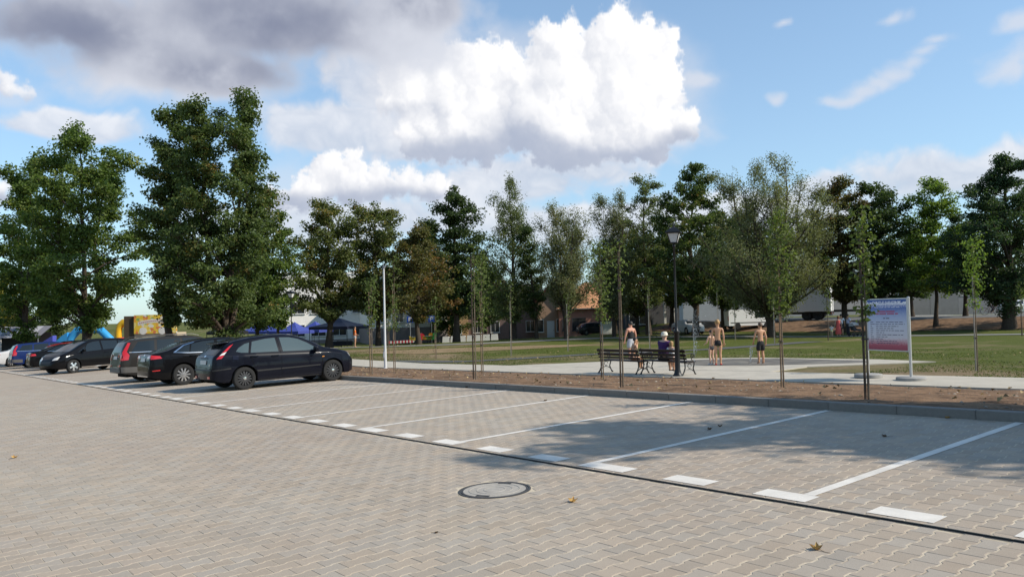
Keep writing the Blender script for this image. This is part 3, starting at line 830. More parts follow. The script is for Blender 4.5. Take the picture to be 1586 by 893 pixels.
def grow(seed, H, prof, base_t=0.25, tr=0.25, n_limb=26, up=0.7, n_leaf=14000, leaf=(0.26, 0.19), cr=0.75, flat=0.6,
         leaders=1, lean=(0, 0), droop=0.0, wood_n=6, twigs=7, fork=0.12, lspread=1.5, feather=False, outside=0.0, shell=0.72):
    """prof: [(t, radius)] crown outline over relative height"""
    rng = np.random.default_rng(seed)
    pt = np.array([p[0] for p in prof]); pr = np.array([p[1] for p in prof])
    rad = lambda t: np.interp(t, pt, pr)
    wood, fine, cl = [], [], []
    axes = []
    for q in range(leaders):
        an = rng.uniform(0, 6.28) if leaders > 1 else 0
        spread = (0.0 if leaders == 1 else rad(0.6) * 0.55) * rng.uniform(0.6, 1.1); an = an if leaders < 2 else q * 2 * math.pi / leaders + rng.uniform(-0.4, 0.4)
        hq = H * (1.0 if q == 0 else rng.uniform(0.80, 0.97))
        zs = np.linspace(0, 1, 11)
        off = np.clip((zs - fork) / (0.75 - fork), 0, 1) ** 0.8
        px = lean[0] * zs * H + off * spread * math.cos(an) + np.interp(zs, np.linspace(0, 1, 6), np.r_[0, rng.normal(0, 0.012 * H, 5)])
        py = lean[1] * zs * H + off * spread * math.sin(an) + np.interp(zs, np.linspace(0, 1, 6), np.r_[0, rng.normal(0, 0.012 * H, 5)])
        P = np.c_[px, py, zs * hq * (0.90 if feather else 0.95)]
        trq = tr * (1.0 if leaders == 1 else 0.72)
        r = trq * np.clip((1 - zs) ** 0.9, 0.06, 1); r[0] *= 1.45; r[1] *= 1.05
        P[0, 2] = -0.15
        wood.append((P, r)); axes.append((P, hq, r))
    tg = np.linspace(0.02, 0.995, 80); cdf = np.cumsum(np.maximum(rad(tg), 0.05)); cdf /= cdf[-1]
    ph1, ph2 = rng.uniform(0, 6.28, 2)
    def axis_at(P, z):
        return np.array([np.interp(z, P[:, 2], P[:, k]) for k in range(3)])
    for i in range(n_limb):
        tt = float(np.interp((i + rng.random()) / n_limb, cdf, tg)); az = i * 2.399 + rng.uniform(-0.4, 0.4)
        lobe = 1 + 0.14 * math.sin(3 * az + 9 * tt + ph1) + 0.10 * math.sin(5 * az - 14 * tt + ph2)
        rr = rad(tt) * lobe * (rng.uniform(0.74, 1.04) if rng.random() < 0.72 else rng.uniform(0.3, 0.7))
        dx, dy = math.cos(az), math.sin(az); zt = tt * H
        if feather:
            P, hq, r = axes[i % leaders]; rr /= lspread; zt *= hq / H
            cx_, cy_ = axis_at(P, zt)[:2]
        else:
            cx_, cy_ = lean[0] * zt, lean[1] * zt
            tip_xy = np.array([cx_ + dx * rr, cy_ + dy * rr])
            P, hq, r = min(axes, key=lambda A: np.hypot(*(axis_at(A[0], zt * 0.8)[:2] - tip_xy)))
        p2 = np.array([cx_ + dx * rr, cy_ + dy * rr, zt])
        p0 = axis_at(P, np.clip(zt - up * rr * rng.uniform(0.5, 1.15) - 0.15, base_t * H * 0.75, 0.86 * hq))
        k0 = min(10, int(p0[2] / (hq * 0.97) * 10))
        p1 = p0 * 0.5 + p2 * 0.5 + np.array([0, 0, (0.18 if up < 1.2 else -0.10) * rr])
        B = bez(p0, p1, p2, 7)
        rb = max(0.02, r[k0] * 0.42) * np.linspace(1, 0.22, 7)
        wood.append((B, rb)) if rb[0] > 0.05 else fine.append((B, rb))
        for j in range(twigs):
            s = rng.uniform(0.35, 1.0); b0 = B[int(s * 6)]
            v = rng.normal(size=3); v[2] = abs(v[2]) * 0.5 + (0.15 if up < 1.2 else 1.0) - droop * 1.2; v[:2] += np.array([dx, dy]) * 0.45
            v /= np.linalg.norm(v); ln = (0.26 * rr + 0.45) * rng.uniform(0.5, 1.15)
            e = b0 + v * ln
            fine.append((bez(b0, b0 + v * ln * 0.5 + np.array([0, 0, 0.05]), e, 4), np.array([0.022, 0.017, 0.012, 0.006]) * (1 + tr * 2)))
            cl.append((e, 1.0)); cl.append(((b0 + e) / 2, 0.7))
        cl.append((p2, 1.0)); cl.append((B[4], 0.6))
    for (P, hq, r) in axes:
        cl.extend([(P[k] * 0.5 + P[k + 1] * 0.5, 1.1) for k in range(5, 10)] + [(P[k], 1.0) for k in range(6, 11)])
    C = np.array([c[0] for c in cl]); wt = np.array([c[1] for c in cl])
    wt = wt * rng.uniform(0.35, 1.6, len(wt)); cnt = np.maximum(3, (n_leaf * wt / wt.sum())).astype(int)
    idx = np.repeat(np.arange(len(C)), cnt); n = len(idx)
    rc = (cr * rng.uniform(0.55, 1.15, len(C)))[idx][:, None]
    g = rng.normal(size=(n, 3)); g /= np.linalg.norm(g, axis=1)[:, None] + 1e-9
    g *= rng.random((n, 1)) ** 0.45
    offs = g * rc * np.array([1, 1, flat])
    if droop: offs[:, 2] -= droop * rng.random(n) * rc[:, 0] * 2.2
    pos = C[idx] + offs
    nr = g * 0.7 + rng.normal(size=(n, 3)) * 0.45 + np.array([0, 0, 0.55]); nr /= np.linalg.norm(nr, axis=1)[:, None]
    lm = leaf_mesh('crown', pos, nr, leaf[0], leaf[1], rng, 0.25 + droop)
    V, Lp, S = tubes_np(wood, wood_n); V2, L2, S2 = tubes_np(fine, 3)
    wm = np_mesh('trunk', np.concatenate([V, V2]), np.concatenate([Lp, L2 + len(V)]), np.concatenate([S, S2]), smooth=True)
    return wm, lm

def height_to(px, py, p):
    """how high above the ground point p the line of sight through (px, py) passes"""
    D = px_of(p)[2]; r = pray(px, py); q = EYE + r * D
    return q[2] - p.z

def tree(name, label, base, H, prof, leafm, group=None, bark=None, **kw):
    wm, lm = grow(H=H, prof=prof, **kw)
    root = empty(name, base); tag(root, label, 'tree', group)
    link('trunk', wm, bark or BARK, root); link('crown', lm, leafm, root)
    return root
MIDR = lambda w: [(0.0, 0.05), (0.12, 0.1), (0.18, w * 0.7), (0.28, w * 0.97), (0.45, w), (0.66, w * 0.95), (0.82, w * 0.76), (0.93, w * 0.48), (1.0, 0.3)]
HIGH = lambda w: [(0.0, 0.05), (0.25, 0.1), (0.31, w * 0.6), (0.45, w), (0.68, w * 0.95), (0.86, w * 0.68), (1.0, 0.25)]
LOWR = lambda w: [(0.0, 0.05), (0.07, 0.1), (0.13, w * 0.7), (0.24, w * 0.97), (0.42, w), (0.66, w * 0.93), (0.82, w * 0.72), (0.93, w * 0.42), (1.0, 0.2)]
ROUND = lambda w: [(0.0, 0.05), (0.19, 0.1), (0.25, w * 0.65), (0.33, w * 0.95), (0.45, w), (0.66, w * 0.93), (0.82, w * 0.72), (0.93, w * 0.42), (1.0, 0.2)]
OVAL = lambda w: [(0.0, 0.05), (0.17, 0.1), (0.22, w * 0.65), (0.33, w), (0.55, w * 0.95), (0.75, w * 0.78), (0.9, w * 0.48), (1.0, 0.2)]
CONE = lambda w: [(0.0, 0.05), (0.10, 0.1), (0.16, w * 0.75), (0.28, w), (0.5, w * 0.88), (0.7, w * 0.64), (0.88, w * 0.34), (1.0, 0.1)]
UPRT = lambda w: [(0.0, 0.05), (0.10, 0.1), (0.18, w * 0.6), (0.38, w), (0.65, w * 0.95), (0.85, w * 0.66), (1.0, 0.2)]

# name, label, column, distance, top row, half width (columns), outline, leaves, options
G = 'mature trees of the park'
TREES = [
 ('maple_tree', 'broad bright green maple at far left above the parked cars', 132, 62, 188, 92, MIDR, 'maple', dict(seed=1, leaders=3, base_t=0.16, tr=0.36, n_limb=42, n_leaf=43524, leaf=(0.221, 0.180), cr=0.95, up=0.6, fork=0.1)),
 ('maple_tree', 'lower green maple at the left edge of the photo', 38, 68, 236, 62, MIDR, 'maple', dict(seed=2, leaders=2, base_t=0.12, tr=0.28, n_limb=30, n_leaf=25110, leaf=(0.230, 0.180), cr=0.9, up=0.55)),
 ('maple_tree', 'narrow dark maple, left one of the two tallest trees', 268, 56, 142, 42, UPRT, 'maple_dark', dict(seed=3, base_t=0.14, tr=0.26, n_limb=38, n_leaf=28458, leaf=(0.205, 0.164), cr=0.8, up=0.9)),
 ('maple_tree', 'tallest dark maple with a ragged crown behind the parked hatchback', 350, 54, 124, 82, LOWR, 'maple_dark', dict(seed=4, leaders=3, base_t=0.1, tr=0.34, n_limb=54, n_leaf=56916, leaf=(0.205, 0.164), cr=0.85, up=0.85, fork=0.06)),
 ('maple_tree', 'small loose maple just right of the tallest tree', 432, 66, 318, 26, UPRT, 'maple', dict(seed=5, base_t=0.2, tr=0.14, n_limb=22, n_leaf=8704, leaf=(0.213, 0.164), cr=0.7, up=1.0)),
 ('lime_tree', 'olive green lime tree above the navy canopy', 508, 72, 302, 58, ROUND, 'lime', dict(seed=6, base_t=0.2, tr=0.32, n_limb=34, n_leaf=25110, leaf=(0.213, 0.164), cr=0.8, up=0.7)),
 ('lime_tree', 'olive green lime tree behind the white lamp pole', 585, 74, 304, 62, ROUND, 'lime', dict(seed=7, base_t=0.2, tr=0.26, n_limb=34, n_leaf=25947, leaf=(0.213, 0.164), cr=0.8, up=0.7)),
 ('chestnut_tree', 'low chestnut tree with rusty brown leaves between lime and dark tree', 648, 70, 345, 56, ROUND, 'chestnut', dict(seed=8, base_t=0.26, tr=0.24, n_limb=28, n_leaf=14229, leaf=(0.246, 0.164), cr=0.75, up=0.5)),
 ('maple_tree', 'very dark dense tree in the middle of the park', 706, 77, 287, 50, OVAL, 'dark', dict(seed=9, base_t=0.22, tr=0.33, n_limb=36, n_leaf=25110, leaf=(0.230, 0.180), cr=0.85, up=0.45)),
 ('birch_tree', 'tall silvery birch with drooping twigs', 795, 80, 256, 48, CONE, 'birch', dict(seed=10, base_t=0.2, tr=0.24, n_limb=44, n_leaf=28458, leaf=(0.164, 0.115), cr=0.7, up=1.0, droop=0.45, flat=1.0)),
 ('leaning_tree', 'dark slender tree leaning left in front of the red roofed house', 830, 77, 335, 20, OVAL, 'dark', dict(seed=11, base_t=0.3, tr=0.18, n_limb=20, n_leaf=7700, leaf=(0.180, 0.131), cr=0.65, up=0.8, lean=(-0.04, -0.06))),
 ('willow_tree', 'upright grey-green tree with several pointed tops', 876, 73, 306, 42, HIGH, 'poplar', dict(seed=12, lspread=1.22, feather=True, leaders=5, base_t=0.24, tr=0.26, n_limb=60, n_leaf=35572, leaf=(0.156, 0.092), cr=0.68, up=2.0, flat=1.3, fork=0.14)),
 ('willow_tree', 'narrow grey-green tree with a twin pointed top', 950, 78, 272, 28, UPRT, 'poplar', dict(seed=13, lspread=1.22, feather=True, leaders=3, base_t=0.2, tr=0.22, n_limb=42, n_leaf=25110, leaf=(0.166, 0.103), cr=0.72, up=2.0, flat=1.3)),
 ('ash_tree', 'loose pale-topped tree left of the black lamp post', 1004, 80, 258, 44, OVAL, 'birch', dict(seed=14, base_t=0.2, tr=0.25, n_limb=34, n_leaf=15903, leaf=(0.197, 0.131), cr=0.7, up=0.9)),
 ('maple_tree', 'open crowned dark tree behind the black lamp post', 1076, 74, 246, 58, OVAL, 'maple_dark', dict(seed=15, base_t=0.2, tr=0.3, n_limb=40, n_leaf=25110, leaf=(0.230, 0.180), cr=0.68, up=0.7)),
 ('willow_tree', 'largest feathery grey-green tree behind the bathing children', 1194, 66, 220, 92, UPRT, 'poplar', dict(seed=16, lspread=1.22, feather=True, leaders=5, base_t=0.16, tr=0.36, n_limb=88, n_leaf=79515, leaf=(0.156, 0.088), cr=0.81, up=1.5, flat=1.2, fork=0.12)),
 ('chestnut_tree', 'tree with rusty upper leaves behind the walking family', 1308, 72, 264, 48, OVAL, 'chestnut', dict(seed=17, base_t=0.22, tr=0.28, n_limb=32, n_leaf=19251, leaf=(0.221, 0.164), cr=0.75, up=0.65)),
 ('maple_tree', 'dark maple above the notice board', 1366, 70, 272, 52, OVAL, 'dark', dict(seed=18, base_t=0.2, tr=0.26, n_limb=34, n_leaf=21762, leaf=(0.221, 0.172), cr=0.8, up=0.65)),
 ('maple_tree', 'slender green maple with a long bare trunk on the soil bank', 1448, 68, 266, 44, OVAL, 'bright', dict(seed=19, base_t=0.36, tr=0.17, n_limb=28, n_leaf=14229, leaf=(0.213, 0.164), cr=0.72, up=0.8)),
 ('linden_tree', 'large deep green tree at the right edge beside the cyclist', 1562, 62, 226, 92, CONE, 'linden_dark', dict(seed=20, base_t=0.2, tr=0.42, n_limb=58, n_leaf=50220, leaf=(0.205, 0.139), cr=0.72, up=0.5)),
 ('park_tree', 'low dark tree filling in left of the lamp post', 985, 84, 352, 60, ROUND, 'lime', dict(seed=21, base_t=0.2, tr=0.22, n_limb=28, n_leaf=15903, leaf=(0.230, 0.164), cr=0.8, up=0.6)),
 ('park_tree', 'low dark tree right behind the lamp post', 1120, 82, 320, 62, ROUND, 'dark', dict(seed=22, base_t=0.24, tr=0.24, n_limb=32, n_leaf=20088, leaf=(0.230, 0.164), cr=0.85, up=0.6)),
 ('park_tree', 'low tree between notice board and deep green tree', 1495, 74, 330, 50, ROUND, 'dark', dict(seed=23, base_t=0.3, tr=0.2, n_limb=26, n_leaf=14229, leaf=(0.221, 0.164), cr=0.8, up=0.6)),
 ('park_tree', 'dark tree filling the gap right of the twin topped tree', 952, 90, 372, 34, ROUND, 'dark', dict(seed=24, base_t=0.28, tr=0.2, n_limb=22, n_leaf=10881, leaf=(0.230, 0.164), cr=0.8, up=0.6)),
 ('park_tree', 'low dark tree under the left maples behind the black sedan', 72, 84, 400, 60, LOWR, 'dark', dict(seed=25, base_t=0.05, tr=0.2, n_limb=26, n_leaf=15066, leaf=(0.262, 0.197), cr=1.0, up=0.5)),
 ('yellowing_tree', 'low yellow-green tree at the far left edge', 2, 92, 432, 34, LOWR, 'yellow', dict(seed=26, base_t=0.05, tr=0.16, n_limb=22, n_leaf=10881, leaf=(0.262, 0.197), cr=0.9, up=0.5)),
 ('park_tree', 'dark understorey tree below the tallest maple', 398, 72, 378, 40, ROUND, 'maple_dark', dict(seed=27, base_t=0.12, tr=0.2, n_limb=28, n_leaf=15903, leaf=(0.230, 0.180), cr=0.85, up=0.5)),
 ('park_tree', 'rounded green tree far behind the rusty chestnut', 668, 98, 352, 46, ROUND, 'lime', dict(seed=41, base_t=0.3, tr=0.24, n_limb=28, n_leaf=12960, leaf=(0.262, 0.197), cr=0.95, up=0.6)),
 ('park_tree', 'dark tree filling the space behind the lantern post', 1040, 92, 348, 60, ROUND, 'lime', dict(seed=43, base_t=0.26, tr=0.26, n_limb=34, n_leaf=17280, leaf=(0.246, 0.180), cr=0.95, up=0.6)),
 ('park_tree', 'dark tree behind the right half of the feathery tree', 1262, 86, 340, 50, ROUND, 'dark', dict(seed=44, base_t=0.3, tr=0.24, n_limb=30, n_leaf=13500, leaf=(0.246, 0.180), cr=0.9, up=0.6)),
 ('park_tree', 'dark tree behind the notice board maple', 1412, 84, 352, 40, ROUND, 'dark', dict(seed=45, base_t=0.3, tr=0.24, n_limb=26, n_leaf=11340, leaf=(0.246, 0.180), cr=0.9, up=0.6)),
 ('park_tree', 'dark tree left behind the feathery tree', 1140, 90, 330, 46, ROUND, 'maple_dark', dict(seed=46, base_t=0.28, tr=0.24, n_limb=28, n_leaf=12960, leaf=(0.246, 0.180), cr=0.9, up=0.6)),
 ('park_tree', 'low dark tree before the dusky pink house', 752, 96, 400, 40, ROUND, 'dark', dict(seed=51, base_t=0.2, tr=0.22, n_limb=24, n_leaf=9000, leaf=(0.28, 0.21), cr=0.95, up=0.5)),
 ('park_tree', 'low green tree between the tan annex and the birch', 700, 100, 418, 32, LOWR, 'maple_dark', dict(seed=52, base_t=0.1, tr=0.2, n_limb=22, n_leaf=7000, leaf=(0.28, 0.21), cr=0.95, up=0.5)),
]
def plant_trees():
    for (nm, lab, px, D, top, hw, outl, lf, kw) in TREES:
        p = at(px, D); H = height_to(px, top, p); wd = hw * (1.16 if px > 450 else 1.04) * D / 1220.0
        tree(nm, lab, p, H, outl(wd), LEAF[lf], G, **kw)
plant_trees()
# two park trees beyond the right edge of the view; their shade falls across the bays
for (nm, lab, x, y, H, wd, sd) in (('maple_tree', 'maple just outside the view whose shade lies over the near bays', 3.4, 15.5, 10.3, 3.5, 31), ('maple_tree', 'maple further right outside the view, shading the near kerb', 8.8, 16.8, 11.0, 3.8, 32)):
    tree(nm, lab, (x, y, ground(x, y)), H, ROUND(wd), LEAF['maple'], G, seed=sd, base_t=0.25, tr=0.26, n_limb=40, n_leaf=22000, leaf=(0.2, 0.16), cr=0.8, up=0.6)

# tree copies added out of view to darken reflections in the parked cars
_src = [o for o in bpy.data.objects if o.parent is None and o.name.startswith('maple_tree')]
for q, (x, y) in enumerate(((24, 6), (30, 15), (27, -6), (16, -22), (-6, -26), (-28, -27), (-50, -26), (-72, -24), (-94, -22), (-112, -25), (-130, -22), (-150, -27), (-121, -12), (34, 24), (40, 2))):
    o = copy_tree(_src[q % 2 - 2]); o.location = (x, y, ground(x, y)); o.rotation_euler = (0, 0, q * 1.3)
    o['label'] = 'unseen maple added to darken the reflections in the parked cars'

# ------------------------------------------------------------------ staked saplings
M_stake = pmat('stake_wood', (0.20, 0.145, 0.095), 0.9, var=0.25, vscale=6, spec=0.1)
M_stake_g = pmat('weathered_stake', (0.27, 0.25, 0.22), 0.9, var=0.25, vscale=6, spec=0.1)
M_tie = pmat('tree_tie_strap', (0.06, 0.05, 0.045), 0.8)
SG = 'young staked trees'
SAPS = [  # label, base col,row, top row, crown rows (top, bottom), half width, leaves, stake, leafy
 ('slim staked sapling next to the hatchback nose', 575, 581, 452, (432, 508), 13, 336, 'w', 'sapling'),
 ('staked sapling right of the white lamp pole', 611, 574, 440, (396, 512), 15, 496, 'w', 'sapling'),
 ('small staked sapling at the left end of the sandy patch', 602, 553, 500, (478, 512), 7, 104, 'w', 'sapling'),
 ('short staked sapling standing in the lawn left of the kerbside pair', 675, 556, 500, (462, 514), 10, 192, 'w', 'sapling'),
 ('thin staked sapling by the kerb, left of the bench', 735, 588, 396, (386, 470), 8, 120, 'd', 'sapling'),
 ('leafy staked sapling behind the thin kerbside one', 747, 579, 450, (394, 512), 19, 608, 'w', 'sapling'),
 ('thin staked sapling in the lawn right of the sandy patch', 792, 551, 465, (440, 500), 8, 136, 'g', 'sapling'),
 ('thin staked sapling in the lawn before the pointed trees', 880, 544, 470, (452, 500), 7, 96, 'g', 'sapling'),
 ('leafy staked sapling at the left end of the bench', 933, 587, 420, (378, 502), 24, 720, 'd', 'sapling'),
 ('tall thin sapling on a dark stake in front of the bench', 963, 598, 388, (372, 450), 7, 88, 'd', 'sapling'),
 ('thin sapling with a grey stake behind the seated boy', 1007, 546, 455, (430, 480), 7, 96, 'g', 'sapling'),
 ('leafy staked sapling right of the bathing children', 1212, 600, 395, (332, 482), 27, 1000, 'w', 'sapling'),
 ('tall sparse sapling on a dark stake in front of the notice board', 1343, 618, 352, (318, 492), 19, 416, 'd', 'sapling'),
 ('bright green staked sapling right of the notice board', 1513, 574, 428, (372, 482), 19, 608, 'g', 'bright'),
 ('small dark sapling in front of the white lorry', 1283, 527, 460, (450, 486), 8, 160, 'd', 'sapling'),
 ('thin sapling on a grey stake behind the standing girl', 1113, 528, 452, (440, 470), 6, 64, 'g', 'sapling'),
 ('thin sapling on a grey stake left of the bathing boy', 1139, 526, 470, (462, 492), 7, 104, 'g', 'sapling'),
 ('thin sapling on a grey stake by the largest trunk', 1200, 534, 470, (455, 495), 6, 72, 'g', 'sapling'),
 ('thin sapling at the right edge of the photo', 1583, 520, 462, (440, 480), 8, 120, 'd', 'sapling'),
]
def plant_saplings():
    for k, (lab, px, py, st, (c0, c1), hw, nl, sk, lf) in enumerate(SAPS):
        rng = np.random.default_rng(200 + k)
        p = on(px, py); D = px_of(p)[2]; mpp = D / 1220.0
        root = empty('sapling', p); tag(root, lab, 'sapling', SG)
        hs = (py - st) * mpp; h0 = (py - c1) * mpp; h1 = (py - c0) * mpp; wd = hw * mpp
        lx = rng.normal(0, 0.018)
        pts = [Vector((0.014 + lx * z / h1, 0.03, z)) for z in np.linspace(-0.05, h1 * 0.97, 8)]
        mb = MB(); mb.tube(pts, [0.021, 0.018, 0.016, 0.014, 0.012, 0.009, 0.007, 0.004], 7)
        ends = []
        for i in range(int(9 + nl / 60)):
            z = h0 + (h1 - h0) * (i + rng.random()) / (9 + nl / 60); a = i * 2.4 + rng.random()
            t = (z - h0) / (h1 - h0); rr = wd * rng.uniform(0.5, 1.0) * math.sin(math.pi * (0.16 + 0.8 * (1 - t))) 
            b0 = Vector((0.014 + lx * z / h1, 0.03, z)); e = b0 + Vector((math.cos(a) * rr, math.sin(a) * rr, rr * 0.8))
            mb.tube([b0, b0.lerp(e, 0.5) + Vector((0, 0, rr * 0.05)), e], [0.007, 0.005, 0.002], 4)
            ends += [(b0.lerp(e, s), 0.10 + 0.16 * rr) for s in (0.35, 0.6, 0.85, 1.0)]
        mb.build('trunk', BARK_L, root, True)
        idx = rng.integers(0, len(ends), nl); C = np.array([ends[i][0] for i in idx]); rc = np.array([ends[i][1] for i in idx])[:, None]
        g = rng.normal(size=(nl, 3)); pos = C + g * rc * 0.75
        nr = g * 0.5 + rng.normal(size=(nl, 3)) * 0.5 + np.array([0, 0, 0.5]); nr /= np.linalg.norm(nr, axis=1)[:, None]
        ls = max(0.085, 2.6 * mpp)
        link('crown', leaf_mesh('crown', pos, nr, ls, ls * 0.72, rng, 0.5), LEAF[lf], root)
        mb = MB(); tl = rng.normal(0, 0.007)
        mb.tube([(-0.014, -0.02, -0.1), (-0.014 + tl * hs, -0.02, hs)], [0.020, 0.017], 7)
        mb.build('stake', {'w': M_stake, 'd': BARK, 'g': M_stake_g}[sk], root, True)
        for q in (0.35, 0.72):
            z = hs * q; mb = MB(); mb.box((0.0 + lx * z / h1 * 0.5, 0.005, z), (0.085, 0.07, 0.03)); mb.build('tie', M_tie, root)
plant_saplings()

# ------------------------------------------------------------------ cars
M_tyre = pmat('tyre_rubber', (0.022, 0.022, 0.022), 0.85, var=0.15, vscale=8, spec=0.3)
M_rim = pmat('alloy_rim', (0.62, 0.62, 0.62), 0.3, metal=0.85)
M_rim_dark = pmat('dark_wheel_trim', (0.055, 0.055, 0.058), 0.4, metal=0.4)
M_rim_mid = pmat('grey_rim', (0.36, 0.36, 0.37), 0.35, metal=0.8)
M_glass = pmat('car_glass', (0.012, 0.017, 0.020), 0.05, spec=0.55)
M_glass_l = pmat('car_glass_pale', (0.060, 0.085, 0.092), 0.05, spec=0.6)  # opaque pane, base lightened to imitate daylight seen through the cabin
M_glass_r = pmat('rear_glass', (0.010, 0.013, 0.015), 0.15, spec=0.15)
M_black = pmat('black_plastic', (0.016, 0.016, 0.017), 0.55)
M_under = pmat('underbody', (0.008, 0.008, 0.008), 0.9, spec=0.1)
M_red = pmat('tail_lamp_red', (0.50, 0.012, 0.014), 0.15, coat=1.0)
M_clear = pmat('lamp_clear', (0.65, 0.63, 0.60), 0.12, coat=1.0)
M_amber = pmat('lamp_amber', (0.55, 0.22, 0.03), 0.2)
M_chrome = pmat('chrome_trim', (0.75, 0.75, 0.76), 0.15, metal=1.0)
M_plate = pmat('number_plate', (0.55, 0.55, 0.53), 0.5)
def paint(name, col, rough=0.28): 
    new = 'car_paint_' + name not in MATS
    m_ = pmat('car_paint_' + name, col, rough, metal=0.0, coat=0.5, spec=0.5, var=0.03, vscale=40)
    m_.node_tree.nodes['Principled BSDF'].inputs['Coat IOR'].default_value = 1.34
    m_.node_tree.nodes['Principled BSDF'].inputs['IOR'].default_value = 1.12
    return m_

def make_wheel_meshes(kind, r):
    mb = MB(); hw = 0.105
    prof = [(r * 0.66, -hw * 0.9), (r * 0.80, -hw), (r * 0.94, -hw * 0.9), (r, -hw * 0.6), (r, hw * 0.6), (r * 0.94, hw * 0.9), (r * 0.80, hw), (r * 0.66, hw * 0.9)]
    mb.lathe(prof, 28, axis='y'); mb.f = mb.f[:-2]; mb.m = mb.m[:-2]
    t = mb.build('wheel', M_tyre, None, True)
    mb = MB()
    rr = r * 0.68
    mb.lathe([(rr, -0.02), (rr, 0.075), (rr * 0.93, 0.085), (rr * 0.90, 0.03), (rr * 0.9, -0.02)], 28, axis='y', mi=0); mb.f = mb.f[:-2]; mb.m = mb.m[:-2]
    mb.lathe([(rr * 0.9, -0.01), (rr * 0.9, 0.0), (0.01, 0.0)], 24, axis='y', mi=1)
    ns = {'ten': 10, 'five': 5, 'seven': 7, 'cap': 14, 'double': 10}[kind]
    for k in range(ns):
        a = 2 * math.pi * k / ns + (0.12 if kind == 'double' and k % 2 else 0)
        w0, w1 = {'ten': (0.018, 0.026), 'five': (0.034, 0.052), 'seven': (0.03, 0.03), 'cap': (0.016, 0.024), 'double': (0.016, 0.022)}[kind]
        c, s = math.cos(a), math.sin(a)
        def P(rad, off, y): return (c * rad - s * off, y, s * rad + c * off)
        vs = []
        for (rad, w_, y) in ((rr * 0.16, w0, 0.085), (rr * 0.91, w1, 0.075)):
            vs += [P(rad, -w_, y), P(rad, w_, y), P(rad, w_, y - 0.045), P(rad, -w_, y - 0.045)]
        mb.add(vs, [(0, 1, 5, 4), (1, 2, 6, 5), (2, 3, 7, 6), (3, 0, 4, 7), (0, 3, 2, 1), (4, 5, 6, 7)])
    mb.lathe([(0.001, 0.095), (rr * 0.20, 0.092), (rr * 0.22, 0.05)], 16, axis='y', mi=2)
    m0 = {'ten': M_rim, 'five': M_rim, 'seven': M_rim_mid, 'cap': M_rim_dark, 'double': M_rim_mid}[kind]
    rim = mb.build('rim', [m0, M_under, M_chrome if kind == 'cap' else m0], t, True)
    tm, rm = t.data, rim.data
    bpy.data.objects.remove(rim, do_unlink=True); bpy.data.objects.remove(t, do_unlink=True)
    return tm, rm
WHEELS = {}

